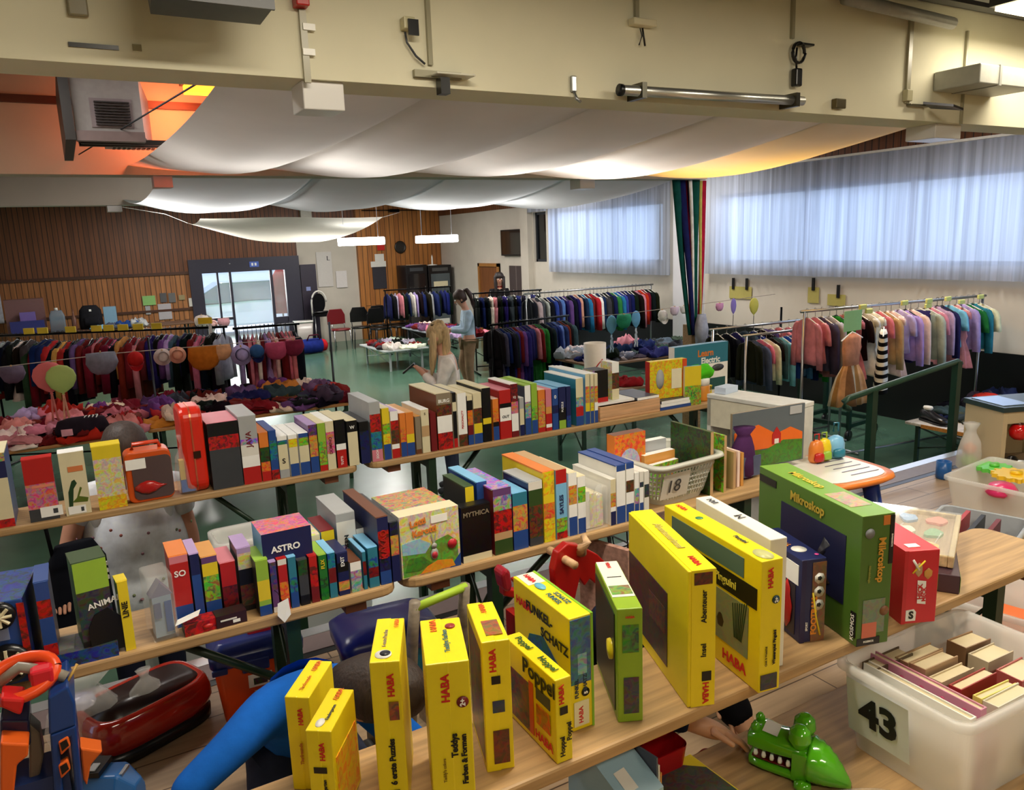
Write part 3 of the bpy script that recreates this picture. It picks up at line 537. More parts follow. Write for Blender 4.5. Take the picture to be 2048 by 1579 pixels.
p = PY(392, 1240, 1.985); t = thing('toy_pack', 'small black and red toy pack with a crooked white tag before the red pocket game', 'toy pack', (p.x-.03, 1.967, ZB+.0005), .05); MB().box(0, 0, 0, .075, .045, .03, ['k', 'R', 'R', 'k', 'k', 'k']).build('carton', 'card', t); MB().add([(-.02, .005, .034), (.035, -.004, .05), (.045, .02, .055), (-.01, .03, .038)], [(0, 1, 2, 3)], 'q').build('price_tag', 'paper', t); MB().lathe([(.001, 0), (.012, .004), (.012, .012), (.001, .014)], 'r', n=12, c=(.055, .0, .006), sy=.4).build('red_toy', 'plastic', t)
p = PY(460, 1240, 1.985); t = thing('toy_pack', 'small dark brown toy pack with white print before the salmon box', 'toy pack', (p.x-.035, 1.967, ZB+.0005), .03); MB().box(0, 0, 0, .075, .045, .032, ['u', (.2, .12, .12, .4), (.22, .12, .12), 'k', 'k', 'k']).build('carton', 'card', t); MB().box(.04, -.001, .006, .058, 0, .014, 'q').box(.01, -.001, .016, .05, 0, .02, 'w').build('printed_text', 'card', t)
p = PY(565, 1218, 1.955); t = thing('price_tag', 'white paper tag hanging over the bench edge below the purple pocket game', 'tag', (p.x, 1.95, p.z), .1); MB().add([(-.012, 0, .022), (.016, -.002, .03), (.02, 0, -.018), (.0, -.004, -.034), (-.016, -.002, -.01)], [(0, 1, 2, 3, 4)], 'q').build('paper', 'paper', t); MB().tube([(0, 0, .025), (-.005, .012, .045), (-.01, .03, .05)], .001, 'k', 4).build('string', 'cloth', t)
# ------------------------------------------------------------ front bench: yellow game boxes
YEL = (.93, .84, .1)
UPV, TOV, LEV = ((0, 0, 1), (-1, 0, 0)), ((0, 1, 0), (-1, 0, 0)), ((0, -1, 0), (0, 0, 1))   # lettering runs up the spine / along the top / on the left face
DNV, TIV = ((0, 0, -1), (1, 0, 0)), ((0, -1, 0), (1, 0, 0))
RED = (.8, .1, .1)
def dbox(x, y, rz, w, d, h, label, col=YEL, z=ZB, name='game_box', lid=None):
    R = math.radians(rz); o = one(MB().box(0, 0, 0, w, d, h, col), name, 'card', label, name.replace('_', ' '), (x, y, z+.0005), R, bevel=.002)
    if lid: MB().box(-.001, -.001, -.0006+0, w*.52, d+.001, h+.001, lid).build('lid', 'card', o, bevel=.002)
    return o
def sp(o, w, h, s, size, fx, fz, col='k', ax=UPV, bold=.03, name='lettering'): return text(o, s, size*(.56 if name == 'logo' else .62), (w*fx, -.0012, h*fz), *ax, col, name, bold)
def top(o, w, d, h, s, size, fx, fy, col='k', ax=TOV, bold=.02, name='lettering'): return text(o, s, size*.8, (w*fx, d*fy, h+.0012), *ax, col, name, bold)
def lef(o, d, h, s, size, fy, fz, col='k', bold=.03, name='lettering', ax=LEV): return text(o, s, size*.8, (-.0012, d*fy, h*fz), *ax, col, name, bold)
def patch(o, x0, y0, z0, x1, y1, z1, col, name='printed_picture', mat='card'): return MB().box(x0, y0, z0, x1, y1, z1, col).build(name, mat, o)
def badge(o, loc, r, col, ax, s=None, sc='q'):
    b = MB().lathe([(r, 0), (r, .001)], col, n=20, M=T(*loc) @ (Matrix.Rotation(PI/2, 4, 'X') if ax == 'f' else Matrix.Identity(4))).build('badge', 'card', o)
    if s: text(b, s, r*1.2, (loc[0], loc[1]-.0015, loc[2]), *UPV, sc, 'lettering', .04)
    return b
w, d, h = .043, .12, .18; o = dbox(.24, 1.265, -36, w, d, h, 'short yellow game box, rear one of the overlapping pair', lid=YEL)
sp(o, w, h, 'HABA', .022, .6, .8, RED, name='logo'); sp(o, w, h, 'Tierfreunde', .014, .5, .4, (.75, .45, .1)); top(o, w, d, h, 'HABA', .016, .5, .82, (.85, .4, .1), name='logo'); top(o, w, d, h, 'Tierfreunde', .012, .5, .35, (.85, .5, .1))
w, d, h = .042, .12, .18; o = dbox(.245, 1.15, -36, w, d, h, 'short yellow game box, front one of the overlapping pair', lid=YEL)
sp(o, w, h, 'HABA', .022, .6, .8, RED, name='logo'); sp(o, w, h, 'Mein Kindergarten', .013, .6, .35, 'k'); patch(o, .008, -.002, h*.58, .03, -.0012, h*.64, 'k'); top(o, w, d, h, 'HABA', .016, .5, .84, (.85, .4, .1), name='logo'); top(o, w, d, h, 'Kindergarten', .01, .6, .4, 'd')
patch(o, w, .01, .01, w+.0015, d-.01, h*.7, (.9, .72, .15, .3)); MB().lathe([(.012, h), (.012, h+.001)], 'w', c=(.017, .02, .001), n=16, sx=.6).build('badge', 'card', o)
w, d, h = .048, .15, .275; o = dbox(.352, 1.128, -25, w, d, h, 'tall yellow box lettered first puzzles, teal lidded tub behind it', name='puzzle_box', lid=YEL)
sp(o, w, h, 'HABA', .028, .66, .85, RED, name='logo'); sp(o, w, h, '6 erste Puzzles', .023, .55, .34, 'k', bold=.04); patch(o, .026, -.0025, h*.62, .042, -.0012, h*.74, (.6, .35, .2, .2)); patch(o, .012, -.0025, .005, .034, -.0012, .04, (.2, .2, .22, .2))
top(o, w, d, h, 'HABA', .014, .75, .85, (.85, .4, .1), name='logo'); top(o, w, d, h, '6 erste Puzzles', .012, .4, .5, 'x'); MB().lathe([(.014, h), (.014, h+.0012)], 'w', c=(.02, .022, .001), n=18).lathe([(.009, h+.0012), (.009, h+.002)], 'k', c=(.023, .024, .001), n=14).build('panda_badge', 'card', o)
w, d, h = .07, .152, .275; o = dbox(.426, 1.071, -20, w, d, h, 'thick yellow box lettered colours and shapes with red age dot', lid=YEL)
sp(o, w, h, 'HABA', .034, .42, .84, RED, name='logo'); sp(o, w, h, 'Teddys', .024, .56, .46, 'k', bold=.045); sp(o, w, h, 'Farben & Formen', .021, .78, .36, 'k', bold=.045); sp(o, w, h, 'Teddy\'s colors', .012, .3, .3, (.55, .45, .05)); badge(o, (w*.8, -.0012, h*.74), .01, (.5, .1, .1), 'f', '2+')
top(o, w, d, h, 'HABA', .02, .3, .82, (.85, .35, .1), name='logo'); top(o, w, d, h, 'Teddys Farben', .016, .55, .45, (.25, .4, .4)); MB().lathe([(.009, h), (.009, h+.001)], (.6, .15, .1), c=(.05, .12, .001), n=16).build('badge', 'card', o)
w, d, h = .05, .153, .254; o = dbox(.551, 1.118, -17, w, d, h, 'tall yellow box with a fly and brown chocolate pictures on its spine', lid=YEL)
sp(o, w, h, 'HABA', .03, .36, .86, RED, name='logo'); patch(o, .014, -.0025, h*.68, .03, -.0012, h*.74, 'k', 'age_mark'); patch(o, .013, -.0025, h*.06, .042, -.0012, h*.32, (.45, .22, .14, .35)); patch(o, .014, -.0025, h*.46, .036, -.0012, h*.55, (.25, .25, .35, .25), 'fly_picture')
top(o, w, d, h, 'HABA', .018, .5, .82, (.85, .3, .1), name='logo'); patch(o, .012, .02, h+.001, .042, .075, h+.0022, (.62, .4, .25, .35)); patch(o, 0, .012, .012, -.0015, d-.012, h-.02, (.5, .4, .25, .3), 'window')
w, d, h = .034, .19, .168; o = dbox(.668, 1.068, -1, w, d, h, 'low yellow box lettered hopping game, face turned left')
sp(o, w, h, 'HABA', .026, .35, .82, RED, name='logo'); patch(o, .008, -.0025, h*.58, .024, -.0012, h*.67, 'k', 'age_mark'); sp(o, w, h, 'Hoppel', .022, .35, .2, 'k', bold=.03); sp(o, w, h, 'Poppel', .022, .78, .36, 'k', bold=.03)
top(o, w, d, h, 'Hoppel', .024, .5, .28, (.1, .3, .15), TIV); top(o, w, d, h, 'Poppel', .024, .5, .75, (.1, .3, .15), TIV)
lef(o, d, h, 'Poppel', .054, .3, .86, 'k', .02); patch(o, -.0015, d*.5, .012, -.0005, d*.95, h*.68, (.45, .3, .18, .15), 'window'); patch(o, -.0018, d*.42, .012, -.0006, d*.5, h*.72, (.8, .3, .1)); patch(o, -.0018, d*.1, h*.58, -.0006, d*.36, h*.72, 'd', 'printed_text'); patch(o, -.002, d*.1, h*.28, -.0008, d*.36, h*.52, (.8, .45, .1, .2)); lef(o, d, h, 'HABA', .03, .22, .14, RED, name='logo')
w, d, h = .052, .225, .238; o = dbox(.742, 1.131, -2, w, d, h, 'big yellow box lettered sparkling treasure with a blue cave picture', lid=None)
patch(o, w-.004, -.001, -.0005, w+.001, d, h+.001, (.5, .72, .15), 'green_back')
patch(o, .001, -.002, h*.42, w-.006, -.0006, h*.985, (.25, .45, .55, .3)); patch(o, .016, -.0026, h*.5, w*.7, -.001, h*.68, (.55, .7, .75, .3)); sp(o, w, h, 'FUNKEL', .018, .25, .38, (.1, .2, .3)); sp(o, w, h, 'SCHATZ', .018, .62, .4, (.1, .2, .3)); patch(o, .006, -.0024, .01, .04, -.0008, h*.26, (.9, .88, .75), 'label'); sp(o, w, h, 'HABA', .024, .42, .14, RED, name='logo'); badge(o, (.033, -.0012, h*.33), .009, 'k', 'f', '5', 'q')
lef(o, d, h, 'HABA', .03, .79, .82, RED, name='logo'); lef(o, d, h, 'FUNKEL-', .034, .5, .84, 'k', .03); lef(o, d, h, 'SCHATZ', .034, .24, .7, 'k', .03)
mb = MB(); pl = [(-d*.03, .01), (-d*.78, .01), (-d*.84, h*.3), (-d*.7, h*.58), (-d*.45, h*.66), (-d*.2, h*.52), (-d*.03, h*.4)]; mb.prism(pl, .0008, (.22, .42, .55, .35), Rz(-PI/2) @ T(0, -.0013, 0)); mb.build('cave_picture', 'card', o)
top(o, w, d, h, 'HABA', .02, .45, .86, RED, TIV, name='logo'); patch(o, .006, d*.74, h+.0002, w-.006, d*.985, h+.0008, (.93, .9, .82), 'label'); top(o, w, d, h, 'FUNKEL', .018, .35, .38, (.1, .35, .45), TIV); top(o, w, d, h, 'SCHATZ', .018, .65, .36, (.1, .35, .45), TIV); MB().lathe([(.012, h), (.012, h+.001)], (.4, .7, .8), c=(.024, .15, .001), n=16, sx=.8, sy=1.5).build('badge', 'card', o)
w, d, h = .05, .222, .241; o = dbox(.837, 1.108, -25, w, d, h, 'lime green toy box with a child photo on its spine and white top', (.55, .68, .16))
patch(o, .002, .05, h+.0002, w-.002, d, h+.001, (.88, .87, .82), 'label'); patch(o, .004, .06, h+.0006, w-.004, .1, h+.0016, (.5, .6, .3, .2)); top(o, w, d, h, 'HABA', .014, .5, .9, RED, name='logo'); patch(o, .01, .14, h+.0006, .04, .142, h+.002, 'k', 'print_lines')
patch(o, .012, -.0015, h*.08, .042, -.0004, h*.4, (.3, .28, .3, .15), 'child_photo'); patch(o, .01, -.0015, h*.62, .042, -.0004, h*.86, (.3, .5, .25, .1)); sp(o, w, h, 'HABA', .012, .5, .93, RED, ((1, 0, 0), (0, 0, 1)), name='logo')
patch(o, -.002, .02, .015, -.0004, d-.01, h-.02, (.1, .16, .1), 'window'); MB().lathe([(.0, -.002), (.02, 0), (.022, .012), (0, .014)], 'y', n=14, M=T(-.008, .05, h*.55) @ Matrix.Rotation(PI/2, 4, 'Y')).build('toy_part', 'plastic', o)
w, d, h = .057, .352, .294; o = dbox(.984, 1.072, -19, w, d, h, 'largest yellow game box with island rally lettering', lid=None); patch(o, w*.12, -.0012, 0, w+.001, d+.001, h+.001, YEL, 'lid')
sp(o, w, h, 'Abenteuer', .026, .58, .74, 'k', bold=.02); sp(o, w, h, 'Insel', .026, .58, .42, 'k', bold=.02); sp(o, w, h, 'HABA', .032, .66, .1, RED, DNV, name='logo'); patch(o, .03, -.0026, h*.19, .05, -.0014, h*.26, 'k', 'age_mark'); patch(o, .012, -.0026, h*.9, .05, -.0014, h*.985, (.4, .2, .12, .2), 'pirate_picture')
top(o, w, d, h, 'Abenteuerinsel', .03, .55, .52, (.75, .7, .35), TIV); top(o, w, d, h, 'HABA', .022, .55, .12, RED, TIV, name='logo'); patch(o, -.0016, d*.3, .03, -.0004, d*.98, h*.68, (.3, .24, .22, .25), 'window'); patch(o, -.002, d*.33, .1, -.0008, d*.6, h*.55, (.42, .3, .25, .2))
w, d, h = .052, .376, .291; o = dbox(1.14, 1.03, -10, w, d, h, 'big yellow box with penguin pictures and a dark title strip')
sp(o, w, h, 'HABA', .03, .42, .87, RED, name='logo'); badge(o, (w*.7, -.0006, h*.7), .009, (.1, .25, .3), 'f', '2+'); sp(o, w, h, 'Wasserspiel Pinguini', .015, .68, .34, 'k', bold=.04); sp(o, w, h, 'Quak & Watschel', .01, .3, .28, (.4, .35, .05)); patch(o, .004, -.0022, .006, .044, -.0006, .04, (.25, .25, .28, .3), 'penguin_picture')
patch(o, -.0014, d*.03, h*.62, -.0003, d*.97, h*.78, (.06, .07, .06), 'title_strip'); lef(o, d, h, 'kleiner Pinguini', .032, .42, .7, (.85, .8, .3), .02)
patch(o, -.0016, d*.1, h*.2, -.0005, d*.9, h*.6, (.5, .52, .38, .8), 'window'); patch(o, -.0014, d*.15, h*.8, -.0004, d*.9, h*.95, (.3, .42, .4), 'upper_window'); lef(o, d, h, 'HABA', .04, .22, .1, RED, name='logo')
mb = MB()
for yy, zz in ((.62, .5), (.36, .46)): mb.lathe([(.001, -.022), (.014, -.014), (.017, 0), (.012, .014), (.008, .02), (.008, .028), (.001, .034)], (.2, .16, .1), n=12, M=T(-.0008, d*yy, h*zz-.03), sx=.08)
mb.build('penguin_pictures', 'card', o); mb = MB()
for k in range(7): mb.tube([(-.0022, d*.22-.004*k, h*.3), (-.0022, d*.24-.008*k, h*.56+.003*k)], .0012, (.15, .25, .15), 5)
mb.build('reed_picture', 'card', o); top(o, w, d, h, 'HABA', .02, .5, .9, RED, TIV, name='logo'); top(o, w, d, h, 'Pinguini', .018, .6, .3, 'd', TIV); badge(o, (w*.5, d*.7, h), .009, (.2, .5, .3), 't'); MB().lathe([(.022, 0), (.022, .001)], (.75, .75, .5), n=20, sx=.8, sy=1.2, M=T(w*.5, .03, h+.0003)).build('seal', 'card', o)
o = dbox(1.16, 1.07, -33, .042, .3, .3, 'white box with black pen strokes standing behind the penguin box', 'w'); o.location = (1.225, 1.085, ZB+.0005); o.rotation_euler[2] = math.radians(-12); top(o, .05, .3, .3, 'IAN', .026, .4, .85, 'd'); text(o, 'M', .03, (.02, .14, .3012), *TOV, 'k')
w, d, h = .063, .2, .204; o = dbox(1.371, 1.122, -17, w, d, h, 'purple football toy box with a red figure behind its window', 'n')
patch(o, .0, -.0012, 0, .012, -.0003, h, (.12, .1, .3), 'dark_edge'); patch(o, .028, -.0014, .0, w, -.0004, h*.96, (.5, .36, .24, .6)); sp(o, w, h, 'FOOTBALL', .032, .55, .33, (.9, .55, .15), bold=.04); sp(o, w, h, 'SPORT', .012, .26, .2, 'q'); MB().tube([(.03, -.002, h*.6), (.04, -.002, h*.3), (.052, -.002, .015)], .0022, 'y').build('yellow_stripe', 'card', o)
mb = MB()
for k in range(3): mb.lathe([(.012, 0), (.014, .0015)], 'w', n=7, M=T(.045, -.0015, h*(.45+.16*k)) @ Matrix.Rotation(PI/2, 4, 'X')).lathe([(.006, 0), (.006, .0024)], 'k', n=5, M=T(.045, -.0015, h*(.45+.16*k)) @ Matrix.Rotation(PI/2, 4, 'X'))
mb.build('ball_pictures', 'card', o); patch(o, -.0014, .02, h*.06, -.0003, d*.6, h*.66, (.2, .17, .2), 'window'); MB().lathe([(.002, 0), (.016, .02), (.022, .06), (.012, .085), (.013, .1), (.001, .12)], 'r', n=12, sx=.14, c=(-.0035, .05, .02)).build('toy_figure', 'plastic', o); patch(o, -.0018, .01, h*.68, -.0005, .06, h*.92, 'q', 'price_sticker')
top(o, w, d, h, 'FOOTBALL', .022, .3, .62, (.9, .55, .15), TIV); MB().lathe([(.018, h), (.018, h+.001)], 'w', c=(.03, .06, .0005), n=16).lathe([(.005, h+.001), (.005, h+.0016)], (.9, .3, .6), c=(.05, .02, .0005), n=10).build('ball_picture', 'card', o)
w, d, h = .084, .42, .313; GR = (.42, .6, .14); o = dbox(1.463, 1.04, -16, w, d, h, 'large green microscope kit box with dark blue window', (.3, .44, .16))
patch(o, 0, 0, h-.0008, w, d, h+.0008, GR, 'top_panel'); sp(o, w, h, 'Mikroskop', .04, .62, .66, (.85, .62, .2), DNV, bold=.03); sp(o, w, h, 'Mikrobiologie', .012, .28, .56, (.6, .6, .25), DNV); patch(o, w-.012, -.0014, h*.62, w-.001, -.0003, h*.99, 'k', 'dark_strip'); sp(o, w, h, 'EXPERIMENTE', .008, .92, .8, 'q', DNV); patch(o, w-.03, -.0014, h*.92, w-.013, -.0003, h*.99, (.85, .5, .2), 'age_label')
patch(o, .012, -.0014, .03, .07, -.0003, h*.36, (.5, .55, .45, .7)); patch(o, .012, -.0018, .02, .05, -.0006, h*.18, (.85, .45, .35), 'child_shirt_picture'); badge(o, (.068, -.0012, h*.26), .012, (.5, .32, .2), 'f'); patch(o, .0, -.002, .002, .06, -.0006, .02, 'k', 'brand_strip'); sp(o, w, h, 'KOSMOS', .012, .36, .035, 'q', ((1, 0, 0), (0, 0, 1)), name='logo')
for k in (0, 1): badge(o, (.02+.0*k, -.0012, h*.87), .012, 's', 'f')
patch(o, -.0016, d*.12, h*.26, -.0004, d*.74, h*.8, (.12, .13, .26), 'window'); MB().tube([(-.002, d*.3, h*.32), (-.002, d*.36, h*.5), (-.002, d*.28, h*.68)], [.03, .012, .016], (.08, .08, .12), 8, T(-.001, 0, 0) @ Matrix.Diagonal((.1, 1, 1, 1))).build('microscope_picture', 'card', o); lef(o, d, h, 'Mikroskop', .04, .48, .89, (.7, .6, .2)); patch(o, -.0018, .004, .02, -.0005, .022, h*.26, 'k', 'brand_strip'); text(o, 'KOSMOS', .016, (-.002, .013, h*.14), (0, 0, 1), (0, 1, 0), 'q', 'logo')
top(o, w, d, h, 'Mikroskop', .04, .5, .64, (.85, .75, .2), TIV); patch(o, .015, .06, h+.0006, .07, .16, h+.0014, (.7, .6, .5, .5)); patch(o, -.0018, d*.8, h*.88, -.0004, d*.99, h*.94, 'k', 'dark_strip')
w, d, h = .087, .209, .186; o = dbox(1.642, 1.05, -24, w, d, h, 'bright red dice game box with a white title sign', (.82, .14, .2)); RD = RED
patch(o, -.001, -.001, -.0, w*.1, d+.001, h+.001, (.78, .12, .17), 'lid'); p = MB().add([(.036, -.0016, h*.28), (.058, -.0016, h*.26), (.056, -.0016, h*.58), (.034, -.0016, h*.6)], [(0, 1, 2, 3)], 'q').build('title_sign', 'card', o); sp(o, w, h, 'HECK', .024, .48, .44, RD, bold=.04); sp(o, w, h, 'MECK', .022, .6, .4, RD)
MB().tube([(.02, -.002, h*.88), (.036, -.002, h*.74)], .003, 'w').tube([(.02, -.002, h*.7), (.05, -.002, h*.86)], .002, 'y').lathe([(.001, -.014), (.01, -.006), (.011, .006), (.001, .014)], 'j', n=10, sy=.1, c=(.06, -.001, h*.68)).lathe([(.001, -.018), (.009, -.008), (.009, .008), (.001, .018)], 'e', n=10, sy=.1, c=(.036, -.001, h*.74)).build('worm_picture', 'card', o); MB().prism([(.01, h*.04), (.035, h*.04), (.036, h*.16), (.03, h*.2), (.01, h*.19)], .001, 'q', T(0, -.0012, 0)).build('brand_badge', 'card', o); sp(o, w, h, 'S', .045, .26, .12, 'k', ((1, 0, 0), (0, 0, 1)), .05, 'logo'); patch(o, .02, .02, h+.0002, .05, .04, h+.0014, 'q', 'brand_badge')
o = dbox(1.70, 1.30, -10, .05, .14, .2, 'greyish green slim box behind the bright red dice game', (.55, .6, .58)); badge(o, (.03, -.0006, .165), .012, (.75, .45, .45), 'f')
# craft kit board box and the framed puzzle tray lying on it
o = dbox(1.905, 1.065, 34, .32, .24, .05, 'dark purple craft kit box under the framed puzzle tray', (.25, .16, .2), name='craft_box'); text(o, 'Create & Paint Animals', .022, (.17, -.0006, .03), (1, 0, 0), (0, 0, 1), 'q'); patch(o, -.0012, .05, .005, -.0003, .2, .05, (.45, .6, .15), 'green_end'); patch(o, -.002, .09, .01, -.001, .17, .04, 'y', 'yellow_oval'); patch(o, .0, -.0012, .005, .04, -.0004, .045, (.45, .6, .15), 'green_corner')
t = thing('puzzle_tray', 'pale wooden framed puzzle in shrink film lying on the craft kit', 'puzzle', (1.93, 1.10, ZB+.052), math.radians(28))
W_, D_ = .36, .27; FR = (.82, .74, .55); mb = MB().box(0, 0, 0, W_, .014, .032, FR).box(0, D_-.014, 0, W_, D_, .032, FR).box(0, .014, 0, .014, D_-.014, .032, FR).box(W_-.014, .014, 0, W_, D_-.014, .032, FR); mb.build('frame', 'wood', t, bevel=.003)
MB().box(.014, .014, .004, W_-.014, D_-.014, .02, (.7, .6, .45)).build('base', 'wood', t)
cs = [(.85, .75, .3), (.5, .7, .5), (.9, .55, .45), (.6, .5, .65), (.9, .88, .8), (.55, .7, .85)]
for i in range(9):
    cx, cy = .07+.11*(i % 3), .06+.075*(i//3); rr = .032
    MB().loft([[(cx+rr*(1+.25*math.sin(3*q+i))*math.cos(q), cy+rr*.8*(1+.2*math.cos(2*q+i))*math.sin(q), z) for q in [2*PI*k/14 for k in range(14)]] for z in (.0205, .028)], cs[i % 6], smooth=False).build('puzzle_piece', 'card', t)
MB().box(-.001, -.001, .034, W_+.001, D_+.001, .0355, 'q').build('shrink_film', 'film', t)
MB().tube([(.05, .2, .0365), (.12, .16, .037), (.2, .14, .0365)], .0018, 'q', 5).tube([(.08, .1, .0365), (.07, .05, .0365), (.16, .04, .037)], .0018, 'q', 5).build('film_creases', 'clear', t)
# ------------------------------------------------------------ laundry basket and the things round it
t = thing('laundry_basket', 'grey lattice laundry basket with a paper numbered 18', 'laundry basket', (1.83, 2.125, ZB), .06)
GY = (.78, .78, .74)
def rr_pts(hx, hy, z, r=.05, n=6):
    p = []
    for cx, cy, a0 in ((hx-r, hy-r, 0), (-hx+r, hy-r, 90), (-hx+r, -hy+r, 180), (hx-r, -hy+r, 270)):
        for k in range(n+1): q = math.radians(a0+90*k/n); p.append((cx+r*math.cos(q), cy+r*math.sin(q), z))
    return p
def bask(s): return rr_pts(.115+.04*s, .095+.04*s, .15*s)
mb = MB().loft([bask(0), bask(.14)], GY, caps=False); mb.add(bask(0.02), [tuple(range(28))], GY); mb.loft([bask(.86), bask(1.0)], GY, caps=False)
n = len(bask(0))
def along(s, u):
    p = bask(s); L = [0]
    for i in range(n): L.append(L[-1]+(Vector(p[(i+1) % n])-Vector(p[i])).length)
    q = (u % 1)*L[-1]
    for i in range(n):
        if q <= L[i+1]: f = (q-L[i])/(L[i+1]-L[i]); return Vector(p[i]).lerp(Vector(p[(i+1) % n]), f)
for k in range(64): mb.tube([along(.14, k/64), along(.5, k/64), along(.86, k/64)], .0042, GY, 4)
for s in (.26, .38, .5, .62, .74): mb.tube([along(s, k/60) for k in range(61)], .0042, GY, 4)
mb.build('lattice_body', 'plastic', t)
rim = [bask(.97), rr_pts(.165, .145, .143), rr_pts(.175, .155, .15), rr_pts(.172, .152, .16), rr_pts(.155, .135, .16), bask(1.0)]
MB().loft(rim, GY, caps=False).build('rim', 'plastic', t)
pp = MB().add([(-.13, -.104, .03), (.0, -.104, .03), (.0, -.127, .125), (-.13, -.127, .125)], [(0, 1, 2, 3)], 'w').build('paper_sign', 'paper', t); pp.location = (0, -.006, 0)
text(pp, '18', .07, (-.075, -.117, .075), (1, 0, 0), (0, -.235, .97), 'd')
for i, (x, y, w_, d_, h_, c, lab, r_) in enumerate(((-.06, .0, .16, .02, .12, 'q', 'white and green picture book standing in the laundry basket', .1), (-.05, .035, .15, .03, .15, 'j', 'tan book behind the green picture book in the basket', .05), (-.06, .07, .14, .03, .19, 's', 'grey book at the back of the laundry basket', 0))):
    o = one(MB().box(-w_/2, -d_/2, 0, w_/2, d_/2, h_, [c, 'q', c if i else 'L', 'q', c, c]), 'book', 'card', lab, 'book', (1.83+x+.04, 2.12+y, ZB+.006), r_)
    if i == 0: patch(o, -.02, -.0125, .02, .06, -.0102, .1, (.6, .72, .3, .4)); patch(o, .03, -.014, .05, .055, -.0126, .08, 'o')
o = facing(1.625, 2.155, .14, .045, .245, ZB, 'O1', 'o', 'u', 'orange brown box with an arched window picture behind the memory games')
MB().prism([(.02, .02), (.115, .02), (.115, .13)]+[(.0675+.0475*math.cos(q), .13+.06*math.sin(q)) for q in [PI*k/8 for k in range(1, 8)]]+[(.02, .13)], .001, (.75, .75, .8, .5), T(0, -.0014, 0)).build('arch_picture', 'card', o)
for i, (px, yb, yt, th, ln, c, lab) in enumerate(((1420, 992, 865, .014, .22, 'h', 'tall green landscape board right of the laundry basket'), (1447, 985, 872, .012, .2, 'L', 'second landscape board with lime edge'), (1466, 978, 905, .012, .14, 'e', 'small beige book, left of three beside the landscape boards'), (1474, 974, 903, .012, .14, 'f', 'small cream book, middle of three beside the landscape boards'), (1482, 972, 906, .011, .14, 'j', 'small tan book, right of three beside the landscape boards'))):
    a = P(px, yb, ZB); h_ = PY(px, yt, a.y).z-ZB
    if i < 2: one(MB().box(0, 0, 0, th, ln, h_, ['e', c, 'e', c, c.upper(), c.upper()]), 'picture_board', 'card', lab, 'picture board', (a.x, a.y, ZB+.0005), -.02)
    else: one(MB().box(0, 0, 0, th, ln, h_, c), 'book', 'card', lab, 'book', (a.x, a.y, ZB+.0005), -.05)
a = P(1505, 960, ZB)
t = thing('cloth_bag', 'dark purple patterned bag leaning in front of the farm picture', 'bag', (a.x+.0, a.y+.05, ZB)); bagmesh(.055, .04, .2, 11, neck=.6, col=(.3, .16, .34)).build('bag_body', 'cloth', t); MB().box(-.05, -.035, .01, .06, -.03, .09, (.35, .38, .48)).build('denim_panel', 'cloth', t)
t = thing('farm_picture', 'picture board with an orange hill, red barn and green meadow', 'picture', (2.21, 2.165, ZB), -.08)
Wf, Hf = .38, .24; MB().box(0, 0, 0, Wf, .012, Hf, ['x', 'x', (.36, .4, .43), 'x', 'x', 'x']).build('canvas', 'card', t)
MB().prism([(.01, .08), (Wf-.01, .07), (Wf-.01, .12), (Wf*.8, .15), (Wf*.6, .13), (Wf*.35, .18), (.01, .16)], .001, (.9, .42, .12), T(0, -.0012, 0)).prism([(.01, .005), (Wf-.01, .005), (Wf-.01, .09), (Wf*.7, .1), (Wf*.45, .07), (.01, .09)], .001, (.28, .5, .15, .5), T(0, -.0022, 0)).prism([(Wf*.54, .09), (Wf*.66, .09), (Wf*.66, .13), (Wf*.6, .16), (Wf*.54, .13)], .001, 'r', T(0, -.0032, 0)).prism([(Wf*.57, .09), (Wf*.63, .09), (Wf*.63, .11), (Wf*.57, .11)], .001, 'w', T(0, -.004, 0)).build('farm_print', 'card', t); MB().box(Wf*.78, -.003, Hf*.84, Wf*.95, -.001, Hf*.98, 's').build('sticker', 'paper', t)
t = thing('wire_basket', 'black mesh basket on the stage floor behind the white memory boxes', 'basket', (2.02, 2.42, 0), .05)
mb = MB(); DK = (.12, .13, .14)
def wb(s): return rr_pts(.16+.05*s, .09+.03*s, .38*s)
mb.loft([wb(.93), wb(1)], DK, caps=False); mb.loft([wb(0), wb(.06)], DK, caps=False); mb.add(wb(.02), [tuple(range(28))], DK)
for k in range(28): mb.tube([wb(.05)[k], wb(.95)[k]], .004, DK, 4)
for s in (.3, .55, .78): q = wb(s); mb.tube(q+[q[0]], .004, DK, 4)
mb.build('mesh_body', 'plastic', t); q = rr_pts(.215, .125, .385); MB().tube(q+[q[0]], .008, DK, 6).build('rim', 'plastic', t)
# white shelf unit standing at the stage edge
t = thing('shelf_unit', 'white open shelf unit standing on the stage behind the laundry basket', 'shelf', (2.64, 2.43, 0), .16)
WH = (.84, .84, .82)
MB().box(-.085, -.22, .67, .085, .22, .69, WH).build('top_board', 'paintmetal', t, bevel=.003); MB().box(-.08, -.22, .54, -.065, .22, .669, (.86, .84, .76)).build('front_panel', 'paintmetal', t)
MB().box(-.08, -.22, 0, .08, -.2, .669, WH).build('side_panel', 'paintmetal', t); MB().box(-.08, .2, 0, .08, .22, .669, WH).build('side_panel', 'paintmetal', t); MB().box(.065, -.2, 0, .08, .2, .669, WH).build('back_panel', 'paintmetal', t); MB().box(-.06, -.2, .3, .065, .2, .315, WH).build('shelf_board', 'paintmetal', t)
one(MB().box(-.05, -.03, 0, .05, .03, .03, (.75, .8, .88)), 'tissue_pack', 'paper', 'pale blue tissue pack lying on the white shelf unit', 'tissues', (2.61, 2.6, .691), .2)
